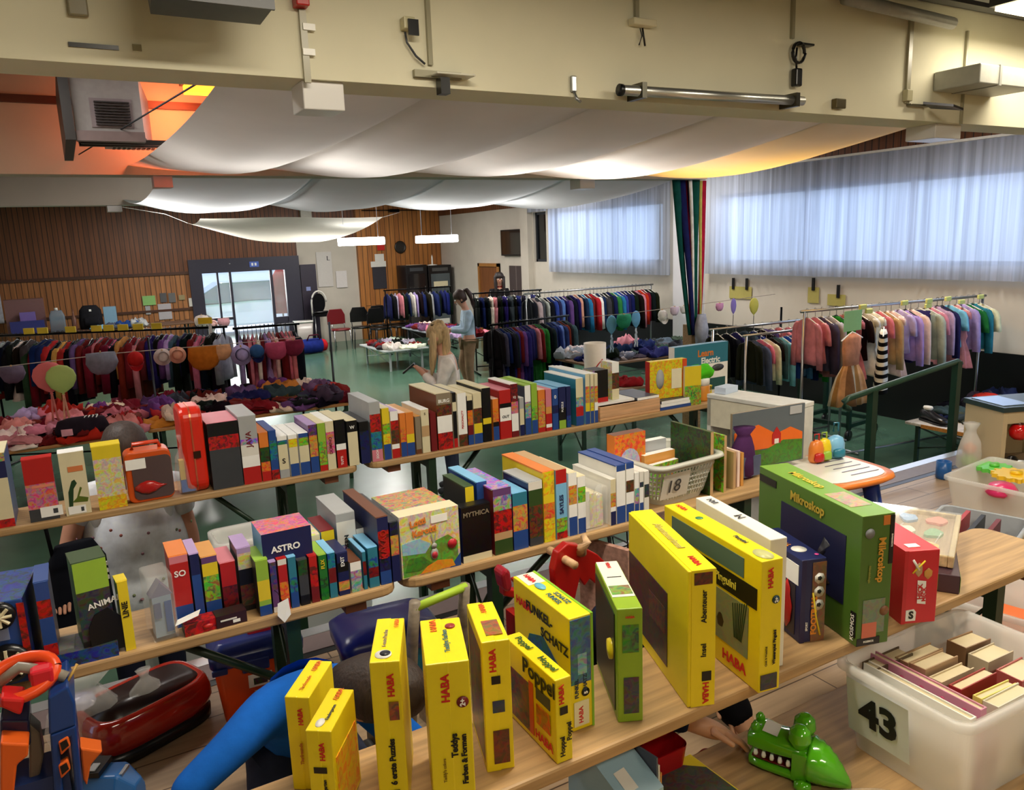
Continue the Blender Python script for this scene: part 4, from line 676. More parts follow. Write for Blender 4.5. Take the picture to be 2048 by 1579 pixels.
# children's play table with orange rim
c = P(1628, 930, .45); t = thing('play_table', 'small white play table with orange rim and blue legs', 'play table', (c.x, c.y-.07, 0), -.1)
def oval(hx, hy, z, n=28, e=.55): return [(hx*math.copysign(abs(math.cos(q))**e, math.cos(q)), hy*math.copysign(abs(math.sin(q))**e, math.sin(q)), z) for q in [2*PI*k/n for k in range(n)]]
MB().loft([oval(.2, .19, .425), oval(.22, .21, .44), oval(.215, .205, .452), oval(.185, .175, .452)], (.9, .5, .2)).build('orange_rim', 'plastic', t); MB().loft([oval(.185, .175, .4525), oval(.185, .175, .455)], (.88, .87, .83), smooth=False).build('white_top', 'plastic', t)
for sx, sy in ((1, 1), (1, -1), (-1, 1), (-1, -1)): MB().tube([(.12*sx, .1*sy, .43), (.18*sx, .16*sy, 0)], [.035, .025], (.12, .25, .6), 12).build('leg', 'plastic', t)
mb = MB()
for k in range(5): mb.box(-.0, -.12+.045*k, .456, .15, -.116+.045*k, .457, (.35, .3, .45))
mb.build('printed_lines', 'card', t)
def tiny_bag(px, py, c, c2, lab, s=1):
    p = P(px, py, .457); t = thing('toy_backpack', lab, 'toy backpack', (p.x, p.y-.05, .4575), -.3)
    MB().lathe([(.028*s, 0), (.034*s, .01), (.033*s, .06), (.026*s, .085), (.01*s, .095)], c, n=14, sy=.7).build('bag_body', 'plastic', t); MB().lathe([(.02*s, 0), (.024*s, .005), (.022*s, .03), (.012*s, .036)], c2, n=12, sy=.5, c=(0, -.024*s, .008)).build('pocket', 'plastic', t); MB().tube([(-.012, 0, .09*s), (-.01, 0, .12*s), (.01, 0, .12*s), (.012, 0, .09*s)], .004, c2).build('strap', 'plastic', t)
tiny_bag(1612, 918, 'o', 'r', 'orange toy backpack at the left of the play table'); tiny_bag(1627, 914, 'y', 'l', 'yellow green toy backpack in the middle of the play table'); tiny_bag(1650, 908, 'a', 't', 'larger sky blue toy backpack on the play table', 1.25)
# stage floor on the right: transparent tubs and a wooden toy workbench
def tub(label, cx, cy, w_, d_, h_, rz=0, z=0, mat='milky', col='q', name='storage_tub', cat='tub'):
    t = thing(name, label, cat, (cx, cy, z), rz); hx, hy = w_/2, d_/2; k = .86
    rings = [rr_pts(hx*k, hy*k, .0, .03), rr_pts(hx, hy, h_, .03), rr_pts(hx+.012, hy+.012, h_, .035), rr_pts(hx+.012, hy+.012, h_-.018, .035)]
    mb = MB().loft(rings, col, caps=False); mb.add(rr_pts(hx*k, hy*k, .002, .03), [tuple(range(28))], col)
    mb.loft([rr_pts(hx-.004, hy-.004, h_, .03), rr_pts(hx*k-.004, hy*k-.004, .004, .03)], col, caps=False); mb.build('tub_body', mat, t); return t
tc = P(2000, 1015, .05)
t = tub('clear tub of toy parts on the stage floor beyond the puzzle tray', tc.x+.1, tc.y, .5, .42, .2, .1)
one(MB().lathe([(.001, 0), (.06, .004), (.07, .02), (.05, .05), (.001, .055)], (.9, .2, .45), n=12, sx=1.3), 'toy_shovel', 'plastic', 'pink plastic toy scoop at the edge of the clear tub', 'toy', (tc.x-.08, tc.y-.04, .145), .2)
def gear(r, h_, c, teeth=14):
    p = []
    for k in range(teeth*4): q = 2*PI*k/(teeth*4); rr = r*(1 if k % 4 < 2 else .84); p.append((rr*math.cos(q), rr*math.sin(q)))
    return MB().loft([[(x, y, z) for x, y in p] for z in (0, h_)], c, smooth=False).lathe([(r*.25, h_), (r*.25, h_+.012)], c, n=12)
one(gear(.11, .02, (.95, .78, .15)), 'toy_gear', 'plastic', 'big yellow toy gear in the clear tub', 'toy gear', (tc.x+.16, tc.y+.02, .17), .1); one(gear(.09, .02, (.4, .8, .3)), 'toy_gear', 'plastic', 'light green toy gear behind the yellow one', 'toy gear', (tc.x+.22, tc.y+.16, .165), .3)
k = P(1998, 938, 0)
t = thing('toy_kitchen', 'cream wooden toy kitchen standing on the stage at the frame edge', 'toy kitchen', (k.x, k.y, 0), -.35)
CW = (.83, .76, .62)
MB().box(0, 0, 0, .03, .3, .34, CW)  .build('side_panel', 'plastic', t); MB().box(.4, 0, 0, .43, .3, .34, CW).build('side_panel', 'plastic', t); MB().box(-.01, -.01, .341, .44, .31, .37, (.2, .27, .28)).build('worktop', 'plastic', t); MB().box(.02, .03, .3705, .2, .28, .374, (.75, .82, .9)).build('sink', 'metal', t); MB().box(.031, .27, .0, .399, .29, .34, CW).build('back_panel', 'plastic', t); MB().box(.031, .0, .27, .399, .015, .34, CW).build('fascia', 'plastic', t); MB().lathe([(.03, 0), (.034, .01), (.034, .03), (.02, .035)], 'k', n=16, M=T(.06, -.005, .05) @ Matrix.Rotation(PI/2, 4, 'X')).build('knob', 'plastic', t); MB().tube([(.06, -.03, .05), (.4, -.02, .02)], .012, 's').build('rail', 'metal', t)
t = thing('toy_teapot', 'small red toy pot hanging in the cream toy kitchen', 'toy pot', (k.x+.12, k.y-.03, .17), 0); MB().lathe([(.03, 0), (.05, .02), (.055, .05), (.04, .085), (.03, .09)], (.8, .08, .08), n=16).build('pot_body', 'gloss', t); MB().lathe([(.03, .091), (.02, .1), (.006, .105), (.008, .115)], (.3, .12, .1), n=12).build('lid', 'gloss', t)
one(bagmesh(.07, .06, .28, 21, neck=.5), 'clear_bag', 'milky', 'clear bag of toy vegetables leaning beside the toy kitchen', 'bag', (k.x-.14, k.y+.1, 0)); one(MB().lathe([(.01, 0), (.04, .02), (.045, .05), (.02, .08)], (.5, .75, .2), n=12).lathe([(.01, .08), (.035, .1), (.035, .13), (.01, .15)], 'o', n=12), 'toy_vegetables', 'plastic', 'green and orange toy vegetables inside the clear bag', 'toy food', (k.x-.14, k.y+.1, .012))
u = P(1838, 938, 0); one(MB().lathe([(.035, 0), (.04, .005), (.04, .1), (.034, .1), (.034, .015), (.001, .014)], (.12, .35, .62), n=20, caps=False), 'plastic_cup', 'plastic', 'blue cup standing near the stage edge', 'cup', (u.x-.05, 2.5, 0))
# floor boxes below the right end of the front bench
t = tub('white tub of orange things under the puzzle tray', 2.62, 1.28, .34, .3, .2, .2, 0, 'milky'); one(MB().box(-.12, -.1, 0, .12, .1, .1, (.9, .42, .16)), 'toy_box', 'plastic', 'orange box inside the white tub by the bench end', 'box', (2.62, 1.28, .005), .2)
t = tub('grey white tub of red folders behind the bench end', 2.95, 1.62, .42, .3, .26, .3, 0, 'plastic', (.68, .7, .72))
for i, c in enumerate(('m', 'k', 'r')): one(MB().box(-.13, -.008, 0, .13, .008, .27, c), 'folder', 'card', '%s folder standing in the grey white tub' % ('maroon', 'black', 'red')[i], 'folder', (2.95+.0*i, 1.55+.06*i, .006), .3)
# ------------------------------------------------------------ toys on the stage floor behind the front bench
def XZ(px, py, y): p = PY(px, py, y); return (p.x, p.z)
yg = 1.74
t = thing('toy_garage', 'blue and orange toy car park tower at the lower frame edge', 'toy garage', (0, 0, 0))
def slab(pts, y, th, col, name, mat='plastic', bev=.004): return MB().prism([XZ(a, b, y) for a, b in pts], th, col, T(0, y, 0)).build(name, mat, t, bevel=bev)
x0 = XZ(165, 1579, yg)[0]
slab([(96, 1395), (136, 1372), (150, 1405), (152, 1450), (98, 1470)], yg, .13, (.1, .24, .5), 'upper_deck')
slab([(100, 1470), (152, 1450), (158, 1500), (170, 1640), (156, 1640), (140, 1475), (118, 1490), (132, 1640), (112, 1640)], yg, .12, (.08, .22, .48), 'tower')
slab([(0, 1440), (58, 1440), (62, 1490), (0, 1500)], yg+.03, .1, (.09, .11, .25), 'dark_deck')
slab([(0, 1395), (50, 1398), (42, 1432), (30, 1428), (0, 1415)], yg+.0, .06, (.78, .12, .12), 'red_track', bev=.006)
slab([(0, 1485), (58, 1488), (56, 1512), (34, 1530), (22, 1640), (0, 1640)], yg-.02, .07, (.86, .36, .1), 'orange_ramp')
slab([(160, 1495), (206, 1502), (182, 1530), (174, 1572), (166, 1560)], yg+.05, .05, (.88, .4, .14), 'orange_chute')
slab([(58, 1445), (80, 1465), (88, 1510), (78, 1560), (64, 1600), (58, 1560)], yg+.04, .05, (.42, .37, .32), 'grey_curve')
for y0 in (1478, 1525): slab([(116, y0+6), (136, y0-6), (142, y0+14), (122, y0+34)], yg-.004, .02, (.9, .4, .14), 'orange_frame'); slab([(120, y0+8), (133, y0), (138, y0+12), (124, y0+24)], yg-.006, .01, 'k', 'dark_opening', bev=0)
cx, cz = XZ(42, 1355, yg+.05); mb = MB()
mb.tube([(cx+.062*math.cos(q), yg+.05+.03*math.sin(q), cz+.028*math.sin(q)+.006*math.cos(q)) for q in [2*PI*k/26 for k in range(27)]], .013, (.9, .3, .12), 8, caps=False).build('orange_ring', 'plastic', t)
MB().tube([(cx-.05, yg+.06, cz-.01), (cx, yg+.06, cz+.02), (cx+.05, yg+.05, cz+.0), (cx+.08, yg+.04, cz-.02)], .012, (.55, .52, .48)).build('grey_loop', 'plastic', t)
cx2, cz2 = XZ(95, 1338, yg+.06); MB().box(cx2-.03, yg+.02, cz2-.015, cx2+.012, yg+.08, cz2+.02, (.82, .12, .18)).build('red_gate', 'plastic', t, bevel=.006)
MB().tube([(cx2+.03, yg+.03, cz2-.03), (cx2+.055, yg+.05, cz2+.0)], .003, (.7, .55, .25)).build('stick', 'wood', t)
MB().box(x0-.3, yg-.02, 0, x0, yg+.16, .02, (.1, .2, .4)).build('base', 'plastic', t); MB().box(x0-.12, yg+.02, .02, x0-.02, yg+.12, XZ(110, 1560, yg)[1], (.1, .2, .42)).build('column', 'plastic', t)
p = P(215, 1560, .1); t = thing('toy_crane', 'small blue toy vehicle with black and silver parts beside the toy car park', 'toy vehicle', (p.x, p.y+.02, 0), -.5)
MB().loft([[(x, y*s_, .02+z*s_) for y, z in ((-.05, 0), (.05, 0), (.05, .06), (.03, .1), (-.03, .1), (-.05, .06))] for x, s_ in ((-.07, .8), (-.05, 1), (.04, 1), (.08, .6))], (.15, .36, .6), smooth=False).build('body', 'plastic', t, bevel=.005); MB().box(-.04, -.035, .121, .0, .035, .135, 'k').box(-.03, -.03, .136, -.012, .0, .139, 's').build('roof_print', 'plastic', t); MB().lathe([(.022, -.06), (.026, -.055), (.026, .055), (.022, .06)], 'k', n=14, M=T(-.03, 0, .026) @ Matrix.Rotation(PI/2, 4, 'X')).lathe([(.022, -.06), (.026, -.055), (.026, .055), (.022, .06)], 'k', n=14, M=T(.04, 0, .026) @ Matrix.Rotation(PI/2, 4, 'X')).build('wheels', 'plastic', t); MB().box(.0, -.02, .105, .05, .02, .118, 's').build('silver_seat', 'metal', t)
p = P(205, 1500, 0); o = one(bagmesh(.1, .08, .24, 5, neck=.55), 'clear_bag', 'clear', 'clear crumpled bag with red toys beside the red toy car shell', 'bag', (p.x-.03, p.y+.02, 0)); MB().lathe([(.05, 0), (.075, .03), (.06, .07), (.02, .1)], (.7, .15, .15), n=10).lathe([(.02, .1), (.05, .12), (.04, .16), (.01, .17)], (.75, .75, .85), n=9, c=(-.01, .02, 0)).build('bagged_toys', 'plastic', o)
# red car-shaped shell used as a basket
p = P(335, 1500, .0); t = thing('toy_car_shell', 'glossy dark red toy car shell used as a bowl', 'toy car', (p.x-.04, p.y+.12, 0), .42); t.scale = (.92, .92, .92)
RC = (.6, .12, .08)
def ovr(hx, hy, z, n=32, e=.5, dx=0): return [(x+dx, y, zz) for x, y, zz in oval(hx, hy, z, n, e)]
MB().loft([ovr(.15, .085, .03), ovr(.185, .115, .05), ovr(.2, .125, .085), ovr(.198, .124, .12), ovr(.188, .116, .15), ovr(.178, .108, .158), ovr(.166, .096, .155)], RC, caps=False).build('shell', 'gloss', t)
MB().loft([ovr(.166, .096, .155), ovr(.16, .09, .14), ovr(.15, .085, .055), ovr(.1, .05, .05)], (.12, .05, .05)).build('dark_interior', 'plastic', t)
MB().loft([ovr(.16, .1, 0), ovr(.19, .12, .01), ovr(.192, .121, .045), ovr(.15, .09, .05)], 'k').build('chassis', 'plastic', t)
o = one(bagmesh(.05, .03, .15, 8, neck=.3), 'clear_bag', 'clear', 'small clear bag with red beads inside the red car shell', 'bag', (p.x-.03, p.y+.12, .062), .3); MB().lathe([(.01, .005), (.035, .015), (.03, .05), (.01, .06)], (.75, .2, .25), n=10, sy=.7).build('red_beads', 'plastic', o)
one(MB().box(-.04, -.02, 0, .04, .02, .02, 'w').box(-.03, -.015, .02, .05, .02, .03, (.7, .65, .75)), 'paper_leaflets', 'paper', 'white and lilac leaflets inside the red car shell', 'leaflet', (p.x+.05, p.y+.15, .062), .5)
# orange case with a blue lid
t = thing('tool_case', 'orange plastic case with dark blue lid and two white stickers', 'case', (.375, 2.38, 0), -.08)
OR, NB = (.85, .3, .1), (.1, .16, .42)
MB().loft([rr_pts(.11, .08, 0, .02), rr_pts(.13, .095, .2, .025)], OR).build('case_body', 'plastic', t, bevel=.004)
MB().loft([rr_pts(.138, .103, .192, .03), rr_pts(.14, .105, .225, .03), rr_pts(.125, .09, .245, .03), rr_pts(.11, .07, .26, .02)], NB).box(-.05, -.112, .17, .03, -.1, .21, NB).box(-.135, -.11, .18, -.09, -.1, .2, NB).build('lid', 'plastic', t, bevel=.004)
MB().tube([(-.09, .03, .255), (-.09, .03, .292), (.08, .03, .292), (.08, .03, .255)], .011, NB).build('handle', 'plastic', t); MB().box(-.02, -.045, .25, .06, .02, .275, (.7, .14, .14)).build('red_latch', 'plastic', t, bevel=.006)
MB().add([(-.035, -.0935, .11), (.035, -.0935, .11), (.035, -.0985, .155), (-.035, -.0985, .155)], [(0, 1, 2, 3)], 'q').build('sticker', 'paper', t); MB().add([(-.02, -.089, .07), (.03, -.089, .07), (.03, -.0925, .098), (-.02, -.0925, .098)], [(0, 1, 2, 3)], 'w').build('price_sticker', 'paper', t)
MB().box(-.02, -.0995, .12, .02, -.097, .14, 'D').build('sticker_print', 'card', t)
p = P(505, 1490, 0); t = thing('flat_pouch', 'flat orange pouch with a white tag in front of the orange case', 'pouch', (p.x, p.y+.03, 0), .2); MB().loft([oval(.1, .06, 0, 24, .8), oval(.115, .075, .015, 24, .8), oval(.1, .06, .04, 24, .8), oval(.04, .02, .048, 24, .8)], (.8, .3, .14)).build('pouch_body', 'gloss', t); MB().box(-.01, -.02, .049, .06, .03, .051, 'q').box(.02, -.005, .0512, .04, .01, .0518, 'd').build('tag', 'paper', t)
# teal tub with a blue lid behind the tall puzzle box
t = thing('toy_bucket', 'teal tub with dark blue lid behind the tall puzzle box', 'tub', (.745, 2.2, 0), -.1)
MB().loft([rr_pts(.12, .09, 0, .03), rr_pts(.15, .115, .21, .035)], (.08, .45, .55)).build('tub_body', 'plastic', t); MB().loft([rr_pts(.158, .123, .2, .04), rr_pts(.16, .125, .24, .04), rr_pts(.14, .1, .262, .04), rr_pts(.05, .04, .27, .03)], (.1, .14, .48)).build('lid', 'plastic', t); MB().box(.13, -.05, .15, .165, -.02, .22, (.1, .2, .6)).build('clip', 'plastic', t)
# baby walker with a lime bar
t = thing('baby_walker', 'grey wooden push cart with a lime green handle bar', 'push cart', (.70, 1.66, 0), .12)
for sx in (-.075, .075):
    MB().tube([(sx, .05, .05), (sx, .03, .3), (sx*.98, -.0, .48), (sx*.95, -.02, .58)], [.016, .016, .015, .014], (.55, .5, .44)).build('side_arm', 'wood', t)
MB().tube([(-.075, -.02, .565), (.075, -.02, .575)], .011, (.65, .78, .2)).build('handle_bar', 'wood', t); MB().box(-.09, .03, .04, .09, .28, .055, (.6, .52, .42)).box(-.09, .03, .055, -.078, .28, .14, (.6, .52, .42)).box(.078, .03, .055, .09, .28, .14, (.6, .52, .42)).build('tray', 'wood', t)
for sx in (-.11, .095):
    for y in (.07, .24): MB().lathe([(.01, 0), (.04, .002), (.04, .014), (.01, .016)], (.3, .3, .3), n=18, M=T(sx, y, .04) @ Matrix.Rotation(PI/2, 4, 'Y')).build('wheel', 'plastic', t)
# red wooden rocking seat
yr = 1.72
t = thing('rocking_animal', 'red wooden rocking animal with a pale curled peg on its head', 'rocking toy', (0, 0, 0))
def rp(pts, y, th, col, name, bev=.004): return MB().prism([XZ(a, b, y) for a, b in pts], th, col, T(0, y, 0)).build(name, 'plastic', t, bevel=bev)
RDD = (.66, .08, .07)
rp([(1112, 1190), (1108, 1140), (1116, 1105), (1136, 1087), (1160, 1090), (1195, 1108), (1212, 1124), (1200, 1140), (1192, 1168), (1180, 1158), (1170, 1172), (1160, 1158), (1150, 1200), (1140, 1260), (1118, 1260)], yr, .03, RDD, 'head_panel')
rp([(1060, 1182), (1112, 1168), (1112, 1188), (1085, 1194), (1062, 1190)], yr-.03, .11, RDD, 'seat')
rp([(1003, 1150), (1012, 1137), (1022, 1142), (1026, 1170), (1022, 1185), (1010, 1182)], yr-.05, .05, (.6, .08, .16), 'tail_panel', .008)
rp([(1008, 1176), (1130, 1196), (1130, 1214), (1008, 1192)], yr-.02, .03, RDD, 'back_rail')
a = XZ(1130, 1118, yr); MB().tube([(a[0], yr-.05, a[1]), (a[0], yr+.08, a[1])], .012, (.85, .68, .5), 10).build('peg_handle', 'wood', t)
a = [XZ(*q, yr) for q in ((1162, 1104), (1160, 1092), (1163, 1080), (1166, 1070))]; MB().tube([(a[0][0], yr+.0, a[0][1]), (a[1][0], yr-.01, a[1][1]), (a[2][0]+.006, yr-.02, a[2][1]), (a[3][0], yr-.0, a[3][1])], [.017, .015, .012, .009], (.83, .68, .52), 10).build('curled_peg', 'wood', t)
x0, z0 = XZ(1008, 1260, yr); x1, z1 = XZ(1150, 1280, yr)
for y in (yr-.07, yr+.07): MB().tube([(x0-.03, y, .06), (x0+.05, y, .018), ((x0+x1)/2, y, .012), (x1, y, .018), (x1+.02, y, .05)], .012, RDD).build('rocker', 'plastic', t)
for x in (x0+.06, x1-.01): MB().box(x-.012, yr-.075, .02, x+.012, yr+.075, .4, RDD).build('leg', 'plastic', t)
p = P(1225, 1110, .3); t = thing('doll_bed', 'small wooden doll bed with a pinkish end board behind the lime toy box', 'doll bed', (p.x-.1, p.y-.12, 0), .3)
MB().box(-.04, -.1, 0, -.02, .1, .42, (.75, .58, .52)).build('end_board', 'wood', t); MB().box(-.02, -.1, .12, .25, .1, .14, (.6, .42, .28)).build('bed_base', 'wood', t); MB().box(.25, -.1, 0, .27, .1, .3, (.6, .42, .28)).build('foot_board', 'wood', t); MB().box(-.02, -.1, .1, .25, -.085, .22, (.55, .38, .25)).build('side_rail', 'wood', t)
# bins standing behind the middle bench
t = thing('storage_bin', 'tall white lidless bin on the hall floor behind the cats box', 'storage bin', (1.0, 4.05, HF), .1)
MB().loft([rr_pts(.22, .18, 0, .04), rr_pts(.28, .23, .66, .05)], (.8, .8, .82), caps=False).loft([rr_pts(.27, .22, .655, .05), rr_pts(.215, .175, .02, .04)], (.72, .72, .74), caps=False).add(rr_pts(.22, .18, .01, .04), [tuple(range(28))], 'w').build('bin_body', 'plastic', t); q = rr_pts(.285, .235, .66, .05); MB().tube(q+[q[0]], .014, 'w', 6).build('rim', 'plastic', t); MB().box(-.2, -.16, .45, .2, .16, .5, (.4, .3, .25)).build('contents', 'cloth', t)
t = thing('storage_bin', 'white side wall of a wide bin below the carry case', 'storage bin', (.36, 4.3, HF), .1)
MB().loft([rr_pts(.24, .18, 0, .04), rr_pts(.29, .22, .55, .05)], (.78, .77, .78), caps=False).add(rr_pts(.24, .18, .01, .04), [tuple(range(28))], 'w').build('bin_body', 'plastic', t); q = rr_pts(.295, .225, .55, .05); MB().tube(q+[q[0]], .014, 'w', 6).build('rim', 'plastic', t)
p = P(415, 1085, .4); t = tub('clear empty tub behind the pocket games', .42, 2.595, .2, .15, .5)
# ------------------------------------------------------------ low bench: crocodile, numbered crate and boxes
ZL = .2005
pa, pb = P(1500, 1512, ZL), P(1690, 1572, ZL); dv = pb-pa; cen = (pa+pb)/2
LN = dv.length; k_ = LN/.25
t = thing('toy_crocodile', 'bright green plastic crocodile with open mouth and white teeth', 'toy', (cen.x, cen.y, ZL), math.atan2(dv.y, dv.x)); t.scale = (k_, k_, k_)
CG = (.33, .68, .1)
def eln(x, hy, z0, z1, n=16, e=.75):
    return [(x, hy*math.copysign(abs(math.cos(q))**e, math.cos(q)), (z0+z1)/2+(z1-z0)/2*math.copysign(abs(math.sin(q))**e, math.sin(q))) for q in [2*PI*k/n for k in range(n)]]
MB().loft([eln(-.125, .02, .004, .022), eln(-.118, .04, .0, .028), eln(-.08, .05, 0, .03), eln(0, .055, 0, .032), eln(.03, .05, 0, .03)], CG).build('lower_jaw', 'gloss', t)
MB().loft([eln(-.112, .034, .028, .034), eln(-.06, .044, .03, .037), eln(.0, .048, .032, .04)], (.4, .06, .06)).build('mouth', 'plastic', t)
mb = MB().loft([eln(-.13, .02, .062, .085), eln(-.122, .042, .052, .105), eln(-.09, .05, .05, .118), eln(-.05, .05, .052, .108), eln(-.01, .054, .056, .11), eln(.03, .05, .06, .1), eln(.045, .035, .065, .09)], CG)
for sy in (-1, 1): mb.lathe([(.001, .095), (.02, .1), (.03, .12), (.027, .145), (.014, .158), (.001, .16)], CG, c=(.012, .03*sy, 0), n=16); mb.lathe([(.001, .1), (.012, .108), (.013, .12), (.006, .13), (.001, .131)], CG, c=(-.105, .024*sy, 0), n=12)
for sy in (-1, 1): mb.loft([[(x, sy*y, z) for x in (.0, .035) for y in (.046, .056)] if False else [(-.002, sy*.044, z), (.036, sy*.044, z), (.036, sy*.056, z), (-.002, sy*.056, z)] for z in (.01, .09)], CG, smooth=False)
mb.build('upper_jaw', 'gloss', t, bevel=.002)
for k in range(5):
    for sy in (-1, 1): MB().lathe([(.006, .042), (.0065, .048), (.004, .058)], 'q', c=(-.1+.022*k, sy*(.038+.002*k), 0), n=8).build('tooth', 'gloss', t)
rg = []
for i in range(13):
    u = i/12; r = .058*(1-u**2)+.008; r *= 1+(.05 if i % 2 else 0); rg.append(eln(.035+.105*u, r, 0, r*1.55*(1-.15*u)+.004, 18, .9))
MB().loft(rg, CG).build('body', 'gloss', t); MB().lathe([(.001, 0), (.02, .004), (.018, .018), (.001, .024)], CG, c=(.03, -.065, 0), n=12, sx=1.2).build('foot', 'gloss', t)
MB().add([(-.085, -.035, .117), (-.045, -.035, .111), (-.045, .02, .112), (-.085, .02, .1195)], [(0, 1, 2, 3)], 'w').build('price_sticker', 'paper', t)
# crate 43
cxr, cyr = 1.70, .93
t = tub('clear plastic crate numbered 43 filled with books', cxr, cyr, .46, .31, .225, -.04, ZL, 'milky', name='storage_crate', cat='crate')
fx, fy = .5, .155
MB().add([(-.213, .13, .05), (-.213, -.03, .05), (-.231, -.03, .19), (-.231, .13, .19)], [(0, 1, 2, 3)], (.84, .88, .87)).build('paper_sign', 'paper', t)
text(t, '43', .1, (-.2235, .045, .12), (0, -1, 0), (-.12, 0, .99), 'k', 'numerals', .04)
MB().add([(.02, -.143, .03), (.16, -.143, .03), (.16, -.155, .17), (.02, -.155, .17)], [(0, 1, 2, 3)], (.84, .76, .72)).build('paper_sign', 'paper', t); text(t, '13', .08, (.09, -.1515, .1), (1, 0, 0), (0, -.1, .99), 'k', 'numerals', .03)
BK = [(-.16, .0, .02, .26, .2, 'w', 0, 'white paperback with a picture cover at the left of the crate'), (-.115, .01, .02, .27, .205, (.78, .52, .62), 0, 'pink dotted notebook in the crate'), (-.1, .115, .13, .04, .2, (.35, .28, .2), 1, 'dark olive hardback in the back corner of the crate'), (-.02, .09, .13, .035, .2, (.62, .5, .36), 1, 'brown paperback behind the pink notebook'), (-.02, .045, .12, .04, .2, (.7, .58, .45), 1, 'tan paperback right behind the pink notebook'), (-.02, .0, .12, .032, .19, (.82, .75, .62), 1, 'cream paperback in the middle of the crate'), (.0, -.04, .13, .03, .19, (.6, .16, .16), 1, 'dark red paperback in the middle of the crate'), (.0, -.08, .13, .02, .185, (.85, .8, .4), 1, 'slim yellow paperback near the front of the crate'), (.01, -.112, .13, .035, .185, (.8, .78, .7), 1, 'pale grey paperback at the front of the crate'), (.15, .08, .1, .05, .19, (.55, .42, .3), 1, 'thick brown book in the right half of the crate'), (.15, .02, .1, .05, .185, (.75, .7, .6), 1, 'thick cream book in the right half of the crate'), (.15, -.05, .1, .06, .18, (.66, .3, .3), 1, 'thick rust red book in the right half of the crate')]
for x, y, w_, d_, h_, c, lying, lab in BK:
    M_ = T(cxr, cyr, 0) @ Rz(-.04) @ T(x, y, 0); pgs = (.83, .77, .62)
    mb = MB()
    if lying: mb.box(-w_/2, -d_/2, 0, w_/2, -d_/2+.003, h_, c).box(-w_/2, d_/2-.003, 0, w_/2, d_/2, h_, c).box(-w_/2, -d_/2+.003, 0, -w_/2+.003, d_/2-.003, h_, c).box(-w_/2+.003, -d_/2+.003, .002, w_/2-.004, d_/2-.003, h_-.004, pgs)
    else: mb.box(-w_/2, -d_/2, 0, -w_/2+.003, d_/2, h_, c).box(w_/2-.003, -d_/2, 0, w_/2, d_/2, h_, c).box(-w_/2+.003, -d_/2+.003, .002, w_/2-.003, d_/2-.004, h_-.004, pgs).box(-w_/2+.003, -d_/2, 0, w_/2-.003, -d_/2+.003, h_, c)
    o = one(mb, 'book', 'card', lab, 'book', tuple(M_.translation+Vector((0, 0, ZL+.006))), -.04, rot=(rnd(-.06, .02) if lying else 0, rnd(-.03, .03), -.04))
    if 'dotted' in lab:
        for k in range(5): MB().lathe([(.006, 0), (.006, .001)], (.75, .3, .45), n=10, M=T(-w_/2-.0012, -.1+.05*k, h_-.02) @ Matrix.Rotation(PI/2, 4, 'Y')).build('printed_dot', 'card', o)
# flat yellow box, red bin, blue file box, wooden offcut and packet on the low bench
w, d, h = .225, .215, .058; o = dbox(.885, .965, 0, w, d, h, 'yellow game box lying flat with a dark jungle picture, red bin behind', z=ZL); o.rotation_euler[2] = .04
MB().add([(x, y, h+.0008) for x, y in ((w*.36, .01), (w*.98, .01), (w*.98, d*.75), (w*.8, d*.92), (w*.5, d*.95), (w*.3, d*.7), (w*.42, d*.45))], [tuple(range(7))], (.3, .28, .25, .2)).build('jungle_picture', 'card', o)
text(o, 'HABA', .035, (w*.22, d*.45, h+.001), (1, .25, 0), (-.25, 1, 0), RED, 'logo', .03); patch(o, w*.4, d*.38, h+.001, w*.6, d*.52, h+.002, (.2, .5, .6), 'title_label')
t = thing('plastic_bin', 'open bright red plastic bin behind the flat yellow box', 'bin', (1.06, 1.215, 0), .0); t.location = (.99, 1.195-.0, ZL)
MB().loft([rr_pts(.07, .025, 0, .015), rr_pts(.085, .035, .11, .02)], (.65, .06, .08), caps=False).loft([rr_pts(.082, .032, .11, .02), rr_pts(.067, .022, .005, .015)], (.6, .05, .08), caps=False).add(rr_pts(.07, .025, .003, .015), [tuple(range(28))], 'r').prism([(.0, .1), (.085, .1), (.085, .12), (.06, .155), (.03, .155)], .006, (.65, .06, .08), T(0, .028, 0)).build('bin_body', 'plastic', t)
t = thing('file_box', 'pale blue slanted file box at the lower frame edge', 'file box', (.835, 1.16, ZL), .15)
MB().add([(-.05, -.12, 0), (.05, -.12, 0), (.05, .05, 0), (-.05, .05, 0), (-.05, -.12, .15), (.05, -.12, .15), (.05, .05, .24), (-.05, .05, .24)], [(0, 3, 2, 1), (4, 5, 6, 7), (0, 1, 5, 4), (1, 2, 6, 5), (2, 3, 7, 6), (3, 0, 4, 7)], (.6, .74, .82)).build('case', 'card', t); MB().add([(-.03, -.1, .1615), (.0, -.1, .1615), (.0, -.06, .183), (-.03, -.06, .183)], [(0, 1, 2, 3)], 'w').build('label', 'paper', t)
for k in range(3): MB().box(.052+.006*k, -.1, .0, .056+.006*k, .04, .2-.02*k, ('z', 'w', 'j')[k]).build('folder', 'card', t)
one(MB().prism([(0, 0), (.14, 0), (.12, .02), (.03, .02)], .1, (.72, .58, .42)), 'wooden_block', 'wood', 'flat wooden offcut at the lower frame edge beside the file box', 'block', (.66, 1.0, ZL), .3)
